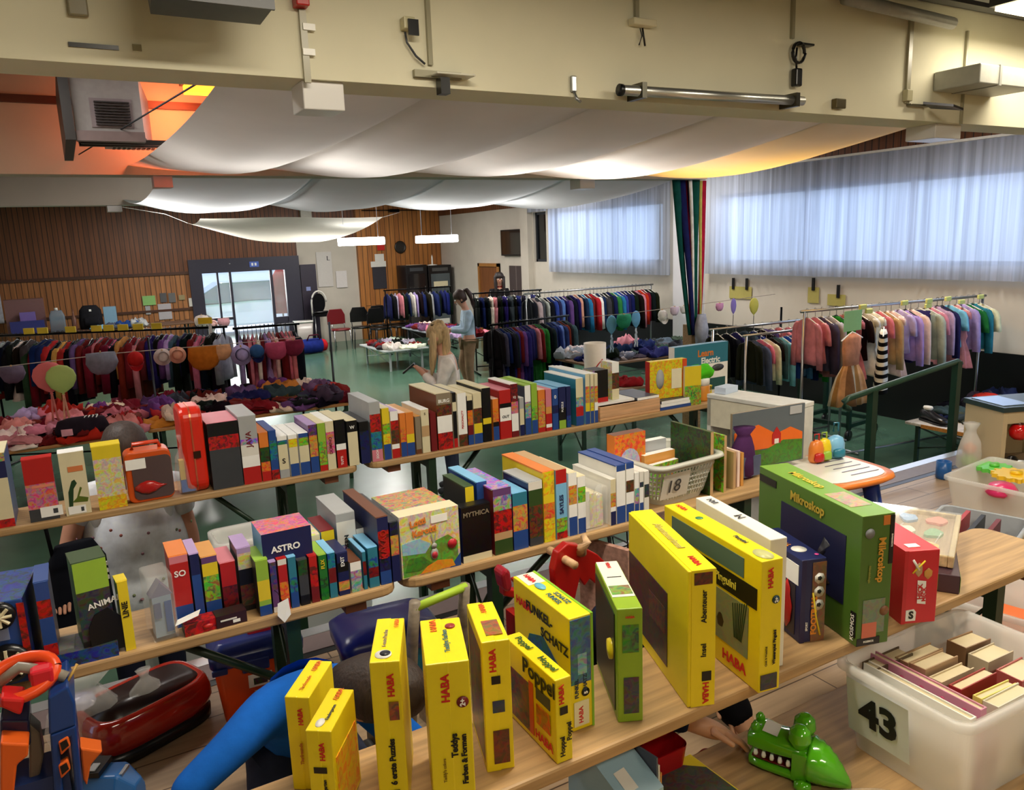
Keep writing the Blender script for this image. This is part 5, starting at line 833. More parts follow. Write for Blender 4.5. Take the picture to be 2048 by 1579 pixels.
p = P(1690, 1576, ZL+.03); t = thing('clear_packet', 'clear flat packet with white sticker in front of the crocodile', 'packet', (p.x-.02, p.y-.03, ZL), -.4); MB().loft([oval(.12, .05, 0, 20, .7), oval(.13, .055, .012, 20, .7), oval(.1, .04, .024, 20, .7)], 'q').build('film_bag', 'film', t); MB().box(-.08, -.03, .002, .06, .03, .008, (.2, .18, .15)).box(-.06, -.02, .0085, .0, .015, .014, (.8, .65, .2)).build('contents', 'card', t); MB().box(.02, -.025, .026, .09, .015, .027, 'q').box(.04, -.012, .0272, .07, .004, .0278, 'd').build('price_sticker', 'paper', t)

# ------------------------------------------------------------ garments
CN = dict(w='white', k='black', r='red', b='blue', n='navy', y='yellow', o='orange', l='lime', g='green', t='teal', p='purple', i='pink', c='cream', e='tan', s='grey', u='brown', d='charcoal', m='maroon', a='sky blue', f='blush', h='olive', v='lilac', x='khaki', z='slate', j='amber', q='white', A='denim')
def ring(cx, rx, ry, z, seed=0, rip=.0, n=20):
    return [(cx+rx*(1+rip*math.sin(5*q+seed))*math.cos(q), ry*(1+rip*2*math.sin(4*q+seed*2)+rip*math.sin(9*q+seed))*math.sin(q), z+rip*.05*math.sin(3*q+seed)) for q in [2*PI*k/n for k in range(n)]]
def garment(kind):
    mb = MB(); W = 'q'; sl = dict(top=.16, long=.4, jacket=.4, overall=.38).get(kind, 0)
    th = .036 if kind in ('jacket', 'overall') else .021
    if kind in ('top', 'long', 'jacket', 'overall', 'dress'):
        hem = dict(top=-.52, long=-.54, jacket=-.56, overall=-.5, dress=-.44)[kind]
        rg = [ring(0, .045, th*.5, -.085), ring(0, .06, th*.6, -.1), ring(0, .15, th*.8, -.135), ring(0, .155, th, -.2, 1, .03), ring(0, .15, th*1.1, (hem-.2)/2-.03, 2, .05), ring(0, .155, th*1.15, hem+.05, 3, .08), ring(0, .157, th*1.1, hem, 3, .12)]
        if kind == 'dress': rg[-1] = ring(0, .14, th*1.2, hem, 3, .06); rg += [ring(0, .19, .05, hem-.1, 2, .14), ring(0, .23, .07, hem-.24, 2, .2), ring(0, .235, .072, hem-.26, 2, .2)]
        mb.loft(rg, W)
        if sl:
            for s in (-1, 1):
                r = .045 if kind != 'jacket' else .05; q = [(.125, -.128, .6), (.15, -.15, .9), (.172, -.2, 1), (.19, -.2-sl*.5, .95), (.2, -.18-sl, .9)]
                mb.loft([ring(s*x, r*k, th*1.1*k, z, 2, .08, 12) for x, z, k in q], W)
        if kind == 'dress':
            for s in (-1, 1): mb.loft([ring(s*x, .035, th*k, z, 2, .08, 12) for x, z, k in ((.12, -.13, .7), (.145, -.16, 1.1), (.155, -.21, 1))], W)
    if kind in ('trousers', 'overall'):
        z0 = -.1 if kind == 'trousers' else -.48
        mb.loft([ring(0, .13, .03, z0), ring(0, .14, .036, z0-.1, 1, .04), ring(0, .15, .04, z0-.2, 1, .05)], W)
        for s in (-1, 1): mb.loft([ring(s*.07, .078, .038, z0-.17, 1, .03), ring(s*.075, .065, .036, z0-.34, 2, .06), ring(s*.08, .06, .034, z0-.5, 3, .08), ring(s*.08, .055, .034, z0-.53, 3, .08)], W)
    return mb
def hanger_mb(): return MB().tube([(-.16, 0, -.14), (-.08, 0, -.105), (0, 0, -.075), (.08, 0, -.105), (.16, 0, -.14)], .006, 'q', 5).tube([(0, 0, -.075), (0, 0, -.03), (.014, 0, -.02), (.018, 0, -.004), (.008, 0, .01), (-.008, 0, .01), (-.016, 0, .0)], .003, 's', 5)
PROTO = {k: garment(k).mesh('garment_'+k) for k in ('top', 'long', 'jacket', 'dress', 'trousers', 'overall')}
for m_ in PROTO.values(): m_.materials.append(MATS['cloth'])
HM = hanger_mb().mesh('hanger'); HM.materials.append(MATS['plastic'])
KN = dict(t=('t_shirt', 'top', 'short-sleeved top'), l=('long_sleeved_top', 'long', 'long-sleeved top'), j=('jacket', 'jacket', 'jacket'), d=('dress', 'dress', 'dress'), p=('trousers', 'trousers', 'pair of trousers'), o=('snowsuit', 'overall', 'snowsuit'))
CMAP = dict(A=(.35, .5, .72), N=(.09, .11, .25))
def hang(spec, p0, p1, where, end, group, sc=1., hc='w', lean=.12, jl=.05, flip=0, sag=0):
    """spec: 'kind+colour' pairs from the left end; every garment is a thing with its hanger as a part"""
    p0, p1 = Vector(p0), Vector(p1); ang = math.atan2(p1.y-p0.y, p1.x-p0.x); items = spec.split(); n = len(items)
    for i, it in enumerate(items):
        nm, pk, word = KN[it[0]]; c = it[1]; u = (i+.5)/n; p = p0.lerp(p1, u)
        o = bpy.data.objects.new(nm, PROTO[pk]); COL.objects.link(o); o.location = (p.x, p.y+rnd(-.01, .01), p.z); o.rotation_euler = (rnd(-.03, .03), 0, ang+PI/2+rnd(-lean, lean)+flip)
        s = sc*rnd(.9, 1.08); o.scale = (s, s*rnd(.8, 1.1), s*rnd(1-sag, 1+sag))
        o.color = colr(jit(CMAP.get(c, PAL.get(c.lower())), jl)); tag(o, '%s %s, %s from the %s of %s' % (CN[c] if c in CN else CN[c.lower()], word, ORD[i], end, where), word.split()[-1] if it[0] != 'p' else 'trousers', group)
        h = bpy.data.objects.new('hanger', HM); COL.objects.link(h); h.parent = o; h.color = colr(hc if random.random() < .7 else 'd')
def rack(label, p0, p1, zf=HF, col='s', r=.013, name='clothes_rack', group='clothes racks', over=.04, braces=True, wheels=False):
    p0, p1 = Vector(p0), Vector(p1); d = (p1-p0).normalized(); nrm = Vector((-d.y, d.x, 0)); L = (p1-p0).length; ang = math.atan2(d.y, d.x); H = p0.z-zf
    t = thing(name, label, 'clothes rack', (p0.x, p0.y, zf), ang, group)
    MB().tube([(-over, 0, H-.014), (L+over, 0, H-.014)], r, col, 8).build('rail', 'metal', t)
    for x in (0, L):
        MB().tube([(x, 0, 0.05), (x, 0, H-.014)], r, col, 8).build('post', 'metal', t); MB().tube([(x, -.24, .05 if wheels else .014), (x, .24, .05 if wheels else .014)], r, col, 8).build('foot', 'metal', t)
        if wheels:
            for y in (-.22, .22): MB().lathe([(.02, -.01), (.03, -.008), (.03, .008), (.02, .01)], 'k', n=12, M=T(x, y, .03) @ Matrix.Rotation(PI/2, 4, 'X')).build('castor', 'plastic', t)
    if braces: MB().tube([(0, 0, .12), (L, 0, .12)], r*.8, col, 6).build('base_rail', 'metal', t)
    return t
RB = (.3, .32, .36)
# near right rack with the dresses
a, b = (5.68, 4.73, .72), (7.95, 4.45, .72); rack('chrome rack of summer dresses near the front end of the window wall', a, b)
hang('li ti jd js jg di di tk dw dw ti le df tv lv lf pn ls ti lv ln ta di jv tg lt tc', a, b, 'the dress rack', 'left end', 'dresses and tops on the near right rack', .98)
# the peach party dress and striped dress hang facing the stage at the front of the rack
t = thing('party_dress', 'peach party dress with gold striped skirt hanging at the left of the dress rack', 'dress', (PY(1706, 640, 4.33).x, 4.33, .62), .1); 
MB().loft([ring(0, .05, .02, -.09), ring(0, .13, .03, -.13), ring(0, .13, .04, -.22, 1, .02), ring(0, .105, .04, -.36, 1, .02)], (.86, .58, .45)).build('bodice', 'cloth', t)
rg = [ring(0, .105, .04, -.36, 1, .02, 36), ring(0, .17, .07, -.46, 2, .1, 36), ring(0, .21, .1, -.6, 2, .12, 36), ring(0, .23, .11, -.7, 2, .14, 36)]; mb = MB(); cl = [(.75, .55, .38), (.5, .35, .22), (.72, .68, .6), (.62, .45, .25), (.8, .62, .45)]
mb.loft(rg, [cl[(k//2) % 5] for _ in range(3) for k in range(36)]+['e', 'e']).build('skirt', 'cloth', t); o = bpy.data.objects.new('hanger', HM); COL.objects.link(o); o.parent = t
t = thing('striped_dress', 'black and white striped dress beside the peach party dress', 'dress', (PY(1768, 650, 4.36).x, 4.36, .62), .6)
rg = [ring(0, .04, .02, -.09)]+[ring(0, .12+.004*k, .035+.002*k, -.13-.035*k, 2, .04) for k in range(16)]; MB().loft(rg, [('w', 'k')[(k//1) % 2] for k in range(16) for _ in range(20)]+['k', 'k']).build('dress_body', 'cloth', t); o = bpy.data.objects.new('hanger', HM); COL.objects.link(o); o.parent = t
g_ = PY(1706, 641, 4.2); one(MB().box(-.12, 0, -.085, .12, .002, .085, (.66, .88, .6)), 'paper_sign', 'paper', 'light green paper sign pinned over the peach party dress', 'sign', (g_.x, 4.2, g_.z), .05)
for i, (px, py) in enumerate(((1700, 612), (1712, 620), (1783, 604), (1832, 600), (1830, 610), (1870, 596), (1897, 602), (1935, 592))):
    u = PY(px, py, 4.55); MB_ = MB().box(-.045, -.012, -.022, .045, .012, .022, (.85, .86, .5)); one(MB_, 'size_marker', 'paper', 'pale yellow size marker, %s from the left along the dress rack' % ORD[i], 'size marker', (u.x, 4.42, u.z), 0, 'size markers on the dress rack', bevel=.008)
# two short rails of small shirts
a, b = (5.36, 5.1, .5), (6.65, 5.05, .5); rack('low chrome rail of small shirts, front one of two', a, b)
hang('jk lz ti lw tk lz la jb lA lA jn tu lg tt ls lv li ts lb', a, b, 'the front shirt rail', 'left end', 'small shirts on the front rail', .82)
a, b = (5.38, 5.55, .52), (7.0, 5.45, .52); rack('low chrome rail of dark jackets behind the shirts', a, b)
hang('jk jk jn jd jn jk pp li ti jk jd jn jk lm', a, b, 'the rear shirt rail', 'left end', 'jackets on the rail behind the shirts', .85)
# dark winter racks along the window wall
a, b = (5.78, 9.72, .67), (8.05, 9.68, .67); rack('long rack of winter jackets below the far window', a, b)
hang('jk js jd ls jk jb jn jA jn jp jk jn je jn jt jm jr jw jn jd jk jn jg jt jb jn jn jk jk ji jr jm jk jk', a, b, 'the winter jacket rack', 'pillar end', 'winter jackets under the far window', 1.05, 'w')
a, b = (4.38, 8.2, .45), (5.6, 8.42, .45); rack('black rack of snowsuits and overalls in the hall centre', a, b, col='k')
hang('ok od on ok ok on om op on on on ji jm og og jk ok on on oA on jm jk od', a, b, 'the snowsuit rack', 'left end', 'snowsuits in the hall centre', .92, 'd')
a, b = (5.95, 11.75, .58), (7.1, 11.5, .58); rack('rack of dark trousers on white hangers behind the snowsuits', a, b, col='k')
hang('pk pn pk pw pi pk pn pd pk pn pk ps pn pk', a, b, 'the trouser rack', 'left end', 'trousers on the rack behind the snowsuits', 1.0, 'q')
a, b = (5.7, 15.25, .52), (7.1, 15.1, .52); rack('rack of dark tops and white shirts before the fridges', a, b, col='k')
hang('ln jk lv li jk ln lw lv jk jn jk ls jn jk jn jn jk', a, b, 'the rack before the fridges', 'left end', 'tops on the rack before the fridges', 1.0, 'd')
# long dark rack on the left
a, b = (-.75, 9.9, .64), (1.42, 8.75, .64); rack('long black rack of dark and red clothes along the left side', a, b, col='k')
hang('lr jm js jk jk jk df jk jd jh jm jn jn jr jk jj jr jk jd lp jm jk jm ti lm jm di jk lj jm jm ji jm jm jn jn jk jp lv jz jk ln jk jm ji di jk jk jk js', a, b, 'the long dark rack', 'left end', 'clothes on the long dark rack', 1.08, 'd', .12, .05, 0, .22)
for i, px in enumerate((53, 82, 140, 192, 216, 244, 273, 308)):
    u = PY(px, 655-.03*px, 9.0); one(MB().box(-.05, -.01, -.03, .05, .01, .03, (.86, .74, .2)), 'size_marker', 'paper', 'yellow size marker, %s from the left along the dark rack' % ORD[i], 'size marker', (u.x, 9.55-.52*(u.x+.75), .69), -.45, 'size markers on the dark rack')
o = one(MB().box(-.07, -.01, -.03, .07, .01, .035, (.88, .72, .1)).box(.03, -.008, -.2, .06, .008, -.03, 'w'), 'size_marker', 'paper', 'large yellow marker with white strip at the right of the dark rack', 'size marker', (1.25, 8.8, .7), -.4)
a, b = (1.5, 8.45, .64), (2.1, 8.4, .64); rack('short black rack of pink and striped clothes before the door', a, b, col='k', braces=False)
hang('lv lm li di lw lm dv di lf jm li di ji jk', a, b, 'the pink rack', 'left end', 'clothes on the pink rack', 1.02, 'd')
# ------------------------------------------------------------ heaps of folded clothes on the hall tables
def folded(seed, w=.28, d=.24, h=.035):
    rr = random.Random(seed); n = 30; ph = [rr.uniform(0, 6) for _ in range(9)]; rg = []
    for i_, (z, k) in enumerate(((0, .92), (.25, 1), (.6, 1.0), (.9, .88), (1.05, .66), (1.0, .44), (1.1, .2), (1.05, .04))):
        rg.append([(w/2*k*math.copysign(abs(math.cos(q))**.6, math.cos(q))*(1+.12*math.sin(3*q+ph[0])+.09*math.sin(7*q+ph[1])), d/2*k*math.copysign(abs(math.sin(q))**.6, math.sin(q))*(1+.14*math.sin(4*q+ph[2])+.06*math.sin(9*q+ph[6])), h*max(0, z+(z > .2)*(.4*math.sin(2*q+ph[3]+i_*.7)+.3*math.sin(5*q+ph[4]-i_)+.2*math.sin(8*q+ph[5]+2*i_)))) for q in [2*PI*k_/n for k_ in range(n)]])
    me = MB().loft(rg, 'q').mesh('folded'); me.materials.append(MATS['cloth']); return me
FOLD = [folded(i, .26+.04*(i % 3), .22+.04*(i % 2), .028+.01*(i % 4)) for i in range(10)]
def table(label, x0, x1, y0, y1, z, top=(.7, .48, .26), leg=GREEN, th=.028, group='clothes tables', name='folding_table', mat='wood', cloth=None):
    t = thing(name, label, 'table', ((x0+x1)/2, (y0+y1)/2, HF), 0, group); hx, hy, H = (x1-x0)/2, (y1-y0)/2, z-HF
    MB().box(-hx, -hy, H-th, hx, hy, H, top).build('table_top', mat, t, bevel=.006)
    for sx in (-1, 1):
        for sy in (-1, 1): MB().box(sx*(hx-.12)-.016, sy*(hy-.06)-.016, 0, sx*(hx-.12)+.016, sy*(hy-.06)+.016, H-th, leg).build('leg', 'paintmetal', t)
        MB().tube([(sx*(hx-.12), -hy+.06, .15), (sx*(hx-.12), hy-.06, H-.06)], .008, leg, 6).tube([(sx*(hx-.12), hy-.06, .15), (sx*(hx-.12), -hy+.06, H-.06)], .008, leg, 6).build('cross_brace', 'paintmetal', t)
    return t
def heap(x0, x1, y0, y1, z, nx, ny, cols, where, frm, group, layers=1, sc=1.0, extra=.6):
    """rows run along the table; each folded piece is a thing"""
    for L in range(layers):
        for j in range(ny):
            k = nx if L == 0 else int(nx*extra); cnt = 0
            for i in range(k):
                c = random.choice(cols); x = x0+(i+.5+rnd(-.2, .2))*(x1-x0)/k; y = y0+(j+.5+rnd(-.18, .18))*(y1-y0)/ny
                o = bpy.data.objects.new('folded_garment', random.choice(FOLD)); COL.objects.link(o); o.location = (x, y, z+.0+L*rnd(.03, .05)+(.002*j)); o.rotation_euler = (rnd(-.08, .08)*L, rnd(-.12, .12)*L, rnd(-.6, .6)); s = sc*rnd(.85, 1.15); o.scale = (s, s, s*rnd(.8, 1.5))
                o.color = colr(jit(PAL[c], .05))
                tag(o, '%s folded garment, %s in %s row of %s%s' % (CN[c], ORD[i], ORD[j], where, (', upper layer' if L else '')), 'folded clothes', group)
table('long wooden table of pink and maroon clothes behind the left rear bench', -1.38, .42, 7.02, 8.22, -.04); table('wooden table of dark and pink clothes left of the bare floor', .46, 2.32, 7.1, 8.24, -.04)
PK = 'iimmpifvkimumfmofir'
heap(-1.3, .4, 7.02, 8.22, -.04, 9, 5, PK, 'the left clothes table', 'left end', 'clothes on the left table', 2)
heap(.5, 2.28, 7.1, 8.24, -.04, 9, 5, 'mmkkdnpuifmurkmop', 'the second clothes table', 'left end', 'clothes on the second table', 2)
p = PY(235, 850, 7.02); t = thing('handbag', 'dark bag with white laces at the front of the left clothes table', 'bag', (-.02, 6.98+.12, .015), .1); MB().loft([oval(.19, .09, 0, 24, .7), oval(.2, .1, .04, 24, .7), oval(.17, .08, .11, 24, .7), oval(.1, .03, .13, 24, .7)], (.13, .09, .13)).build('bag_body', 'cloth', t); MB().add([(-.16, -.101, .01), (-.08, -.103, .01), (-.08, -.095, .06), (-.16, -.093, .065)], [(0, 1, 2, 3)], (.85, .6, .65)).build('pink_patch', 'cloth', t); mb = MB()
for k in range(4): mb.tube([(.0+.03*k, -.07, .1), (.03+.03*k, -.02, .135), (.05+.02*k, .04, .125)], .005, 'q', 5)
mb.build('laces', 'cloth', t)
table('table of dark shoes and clothes right of the standing girl', 5.2, 7.75, 7.3, 8.1, -.04, (.5, .38, .28)); heap(5.25, 7.7, 7.32, 8.1, -.04, 11, 3, 'nkndznwsnkimnzd', 'the dark clothes table', 'left end', 'clothes on the dark table', 2, 1.0)
table('low pale table of shoes on the bare floor', 4.75, 5.6, 12.95, 14.3, -.42, (.72, .74, .74), 's', mat='plastic'); heap(4.8, 5.58, 13.0, 14.25, -.42, 3, 6, 'wskdsdmwk', 'the low shoe table', 'left end', 'pieces on the low shoe table', 1, .95)
table('higher grey table of clothes behind the low shoe table', 5.75, 6.5, 11.9, 14.6, -.2, (.55, .57, .6), 'd', mat='plastic'); heap(5.78, 6.48, 11.95, 14.5, -.2, 3, 8, 'pmivdmzpf', 'the grey table', 'left end', 'clothes on the grey table', 1)
t = table('low white topped table of dark shoes and jackets at the right frame edge', 6.7, 8.2, 3.45, 4.38, -.38, (.8, .78, .76), GREEN); MB().box(-.755, -.47, .385, -.74, .3, .418, (.75, .5, .22)).build('edge_board', 'wood', t)
heap(7.0, 8.18, 3.5, 4.36, -.38, 5, 4, 'kkdksdnrw', 'the low right table', 'left end', 'clothes on the low right table', 2, 1.15, .8)
def shoe(lab, x, y, z, rz, c, c2, s=1., sole='q'):
    t = thing('shoe', lab, 'shoe', (x, y, z), rz); t.scale = (s, s, s)
    rg = []
    for u, w_, h_ in ((0, .02, .035), (.02, .034, .07), (.07, .036, .085), (.12, .036, .06), (.18, .044, .045), (.24, .036, .035), (.265, .012, .02)): rg.append([(u-.13, w_*math.copysign(abs(math.cos(q))**.8, math.cos(q)), .015+h_*(.5+.5*math.sin(q)) if math.sin(q) > -.2 else .015) for q in [2*PI*k/14 for k in range(14)]])
    MB().loft(rg, c).build('upper', 'plastic', t); MB().loft([[(u-.13, s_*w_, 0 if zz == 0 else .016) for s_, zz in ((-1, 0), (1, 0), (1, 1), (-1, 1))] for u, w_ in ((-.003, .02), (.02, .037), (.12, .039), (.18, .047), (.24, .04), (.27, .014))], sole, smooth=False).build('sole', 'plastic', t); MB().lathe([(.02, .08), (.03, .1), (.026, .112)], c2, n=14, sx=1.4, c=(-.065, 0, .0)).build('lining', 'cloth', t)
shoe('black shoe with a pale lining at the corner of the low right table', 6.83, 4.18, -.379, -1.9, 'k', 'w', 1.25, 'k')
one(MB().loft([oval(.12, .1, 0, 20, .8), oval(.13, .11, .02, 20, .8), oval(.08, .06, .04, 20, .8)], (.8, .2, .15)), 'folded_garment', 'cloth', 'bright red folded top at the back of the low right table', 'folded clothes', (7.7, 4.2, -.26))
one(bagmesh(.2, .14, .2, 31, neck=.6, col=(.3, .3, .26)), 'rucksack', 'cloth', 'dark olive rucksack on the hall floor below the low right table', 'bag', (6.35, 3.5, HF), .3)
one(MB().box(-.16, -.1, 0, .16, .1, .14, (.6, .55, .5)), 'shoe_box', 'card', 'tan carton on the hall floor beside the olive rucksack', 'carton', (5.75, 3.3, HF), .2)
# rolling trolley frame under the dress rack and stair handrail
t = thing('trolley', 'dark green steel trolley with castors under the dress rack', 'trolley', (7.25, 5.55, HF), .1)
GT = (.07, .2, .16)
for x in (-.25, .25):
    for y in (-.3, .3):
        MB().box(x-.02, y-.02, .12, x+.02, y+.02, .72, GT).build('post', 'paintmetal', t); MB().lathe([(.03, -.016), (.055, -.014), (.055, .014), (.03, .016)], 'k', n=16, M=T(x, y, .056) @ Matrix.Rotation(PI/2, 4, 'X')).box(x-.012, y-.02, .05, x+.012, y+.02, .13, 'd').build('castor', 'plastic', t)
MB().box(-.25, -.32, .14, .25, -.28, .18, GT).box(-.25, .28, .14, .25, .32, .18, GT).box(-.27, -.3, .14, -.23, .3, .18, GT).box(.23, -.3, .14, .27, .3, .18, GT).build('base_frame', 'paintmetal', t); MB().tube([(-.25, -.3, .72), (-.25, .3, .72), (.25, .3, .72), (.25, -.3, .72), (-.25, -.3, .72)], .015, GT, 6).build('top_rail', 'paintmetal', t)
t = thing('handrail', 'dark green sloping stair handrail with two posts at the stage edge', 'handrail', (0, 2.9, HF), 0)
q0, q1, q2 = PY(1690, 803, 2.9), PY(1697, 796, 2.9), PY(1916, 722, 2.9)
MB().tube([(q0.x+.04, 0, q0.z-HF-.05), (q0.x+.0, 0, q0.z-HF-.03), (q0.x-.01, 0, q0.z-HF), (q1.x, 0, q1.z-HF), (q2.x, 0, q2.z-HF), (q2.x+.03, 0, q2.z-HF-.02)], .018, (.12, .26, .2), 10).build('rail', 'paintmetal', t)
for px, py in ((1746, 780), (1915, 722)): q = PY(px, py, 2.9); MB().box(q.x-.024, -.02, 0, q.x+.024, .02, q.z-HF, (.06, .2, .15)).build('post', 'paintmetal', t)
# ------------------------------------------------------------ hats on strings, paper balloons
def string(lab, pts, r=.004): return one(MB().tube(pts, r, (.75, .7, .66), 5), 'string', 'cloth', lab, 'string')
ys = 7.95
s0, s1, s2 = PY(-10, 735, ys), PY(450, 688, ys), PY(600, 674, ys); string('thin string of hats stretched over the left clothes tables', [s0, PY(230, 706, ys), s1, s2])
for i, px in enumerate((305, 668)): u = PY(px, 740, ys+.06); t = thing('string_post', ('dark thin post holding the hat string behind the left table', 'dark thin post at the right end of the hat string')[i], 'post', (u.x, ys+.1, HF)); MB().tube([(0, 0, 0), (0, 0, 1.45)], .012, 'd', 6).build('pole', 'metal', t); MB().lathe([(.12, 0), (.12, .01), (.02, .02)], 'd', n=16).build('foot', 'metal', t)
def hat(px, py, r, c, lab, kind='sun', c2=None, y=ys, nm='hat'):
    r *= .8
    u = PY(px, py, y); t = thing(nm, lab, 'hat', (u.x, y-.02, u.z-r*.9), 0); Mx = Matrix.Rotation(PI/2-.15, 4, 'X')
    if kind == 'sun': MB().lathe([(r*1.0, 0), (r*.98, .01), (r*.62, .02), (r*.55, r*.5), (r*.3, r*.62), (.001, r*.64)], c, n=24, M=Mx).build('crown_and_brim', 'cloth', t); MB().lathe([(r*.6, .025), (r*.585, .06)], c2 or c, n=24, caps=False, M=Mx).build('band', 'cloth', t)
    elif kind == 'cap': MB().lathe([(r*.8, 0), (r*.78, r*.3), (r*.5, r*.65), (.001, r*.75)], c, n=20, M=Mx).build('crown', 'cloth', t); MB().loft([[(r*.8*math.cos(q), -.01, -r*.5*math.sin(q)-r*.3) for q in [PI*k/10 for k in range(11)]]+[(r*.8*math.cos(q), .002, -r*.5*math.sin(q)-r*.3) for q in [PI*k/10 for k in range(10, -1, -1)]], [(r*.7*math.cos(q), -.05, -r*.9*math.sin(q)-r*.35) for q in [PI*k/10 for k in range(11)]]+[(r*.7*math.cos(q), -.04, -r*.9*math.sin(q)-r*.35) for q in [PI*k/10 for k in range(10, -1, -1)]]], c2 or c, smooth=False).build('peak', 'cloth', t)
    elif kind == 'bag': MB().loft([ring(0, r, r*.4, r*.8), ring(0, r*1.1, r*.5, 0, 1, .06), ring(0, r*.8, r*.4, -r*.6, 1, .08), ring(0, r*.4, r*.2, -r*.85, 1, .05)], c).build('body', 'cloth', t)
    MB().box(-.006, -.01, r*.75, .006, .012, r*.95, (.8, .65, .45)).build('peg', 'wood', t)
hat(200, 702, .15, (.5, .5, .55), 'grey patterned cloth bag pegged on the hat string', 'bag', nm='cloth_bag'); hat(268, 700, .11, 'r', 'red cap pegged on the hat string', 'cap', (.75, .12, .15)); hat(323, 698, .1, (.85, .78, .76), 'white sun hat pegged on the hat string'); hat(352, 694, .1, (.9, .65, .55), 'peach sun hat pegged right of the white one'); hat(405, 690, .17, (.75, .42, .12), 'orange tulle skirt pegged on the hat string', 'bag', nm='tulle_skirt'); hat(440, 688, .11, (.85, .62, .45), 'apricot shorts pegged beside the orange tulle', 'bag', nm='shorts'); hat(480, 690, .13, (.68, .62, .8), 'lilac straw hat pegged on the hat string', c2='n'); hat(511, 686, .11, (.2, .35, .55), 'blue cap with wave print pegged on the hat string', 'cap', 'n'); hat(550, 682, .13, (.75, .3, .42), 'raspberry cloth pegged near the right of the hat string', 'bag', nm='cloth_square'); hat(585, 678, .12, (.5, .15, .25), 'dark red cloth pegged last on the hat string', 'bag', nm='cloth_square')
hat(22, 730, .11, (.4, .35, .42), 'grey soft bag with black straps at the left of the hat string', 'bag', 'k', nm='cloth_bag')
yr2 = 7.0
string('thin string of small hats stretched over the dark clothes table', [PY(1165, 634, yr2+.6), PY(1250, 627, yr2+.3), PY(1360, 613, yr2), PY(1550, 588, yr2)]); hat(1246, 627, .12, (.2, .6, .45), 'green mitten bag on the right-hand string', 'bag', y=yr2+.3, nm='mitten_bag'); hat(1322, 618, .1, 'w', 'white knitted cap on the right-hand string', 'cap', y=yr2+.12); hat(1347, 612, .075, (.88, .8, .85), 'pale pink bonnet on the right-hand string', 'bag', y=yr2, nm='bonnet'); hat(1366, 610, .07, 'w', 'small white bonnet beside the pillar on the string', 'bag', y=yr2, nm='bonnet'); hat(1437, 605, .07, (.85, .6, .75), 'pink ruffled hair band on the right-hand string', 'bag', y=yr2, nm='hair_band')
for i, (px, yy, h_) in enumerate(((1512, 7.0, 1.52), )): t = thing('string_post', 'dark thin post holding the right-hand string', 'post', (PY(1562, 640, 6.3).x, 6.3, HF)); MB().tube([(0, 0, 0), (0, 0, 1.35)], .014, 'k', 6).build('pole', 'metal', t); MB().lathe([(.12, 0), (.12, .01), (.02, .02)], 'd', n=16).build('foot', 'metal', t)
def balloon(px, py, r, c, lab, y, z0, sy=1.0, ribbon=None, dx=0):
    u = PY(px, py, y); t = thing('paper_balloon', lab, 'balloon', (u.x, y, u.z)); 
    MB().lathe([(.001, -r*1.28*sy), (r*.12, -r*1.22*sy), (r*.06, -r*1.12*sy), (r*.3, -r*1.0*sy), (r*.72, -r*.68*sy), (r*.96, -r*.2*sy), (r, r*.1*sy), (r*.86, r*.55*sy), (r*.5, r*.88*sy), (.001, r*sy)], c, n=24, sy=.35).build('balloon_body', 'paper', t)
    n = 9; mb = MB()
    for s_ in ((-1, 1) if ribbon else (0,)): mb.tube([(dx*k/n+s_*.02*k/n, .008*math.sin(2.4*k), -r*1.2*sy+(z0-u.z+r*1.2*sy)*k/n) for k in range(n+1)], .009 if ribbon else .004, ribbon or 'd', 6)
    mb.build('ribbon' if ribbon else 'stick', 'cloth', t)
balloon(98, 752, .12, (.85, .42, .42), 'coral pink paper balloon over the left clothes table', 7.3, .1, 1, (.8, .45, .42)); balloon(122, 756, .11, (.68, .75, .42), 'pale green paper balloon before the coral one', 7.2, .1, 1, (.85, .6, .5)); balloon(1223, 648, .075, (.42, .68, .85), 'sky blue paper balloon, left of two over the dark clothes table', 7.35, .08, 1.4, (.7, .8, .9)); balloon(1272, 637, .065, (.42, .68, .85), 'sky blue paper balloon, right of two over the dark clothes table', 7.4, .1, 1.5, (.85, .88, .92)); balloon(1467, 611, .045, (.55, .48, .8), 'purple paper balloon on a stick before the window wall', 6.9, HF, 2.0); balloon(1508, 611, .075, (.78, .76, .35), 'mustard yellow paper balloon on a stick before the window wall', 6.8, HF, 1.3)
# ------------------------------------------------------------ window wall: curtains, streamers, clipped papers
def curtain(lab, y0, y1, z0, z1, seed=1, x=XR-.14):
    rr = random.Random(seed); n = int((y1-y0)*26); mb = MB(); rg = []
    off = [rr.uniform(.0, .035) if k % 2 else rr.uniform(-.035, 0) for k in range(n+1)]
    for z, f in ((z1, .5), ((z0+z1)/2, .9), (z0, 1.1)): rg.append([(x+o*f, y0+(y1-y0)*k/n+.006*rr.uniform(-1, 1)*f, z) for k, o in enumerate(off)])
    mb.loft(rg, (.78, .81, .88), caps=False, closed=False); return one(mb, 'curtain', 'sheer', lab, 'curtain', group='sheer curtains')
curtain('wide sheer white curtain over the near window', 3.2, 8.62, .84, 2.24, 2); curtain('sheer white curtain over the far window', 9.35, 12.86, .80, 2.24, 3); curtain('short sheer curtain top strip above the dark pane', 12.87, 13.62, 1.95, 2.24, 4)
t = thing('curtain_rail', 'white curtain rail along the top of the window wall', 'curtain rail', (XR-.13, 0, 2.245)); MB().box(-.02, 3.1, 0, .02, 13.64, .025, 'w').build('rail', 'paintmetal', t)
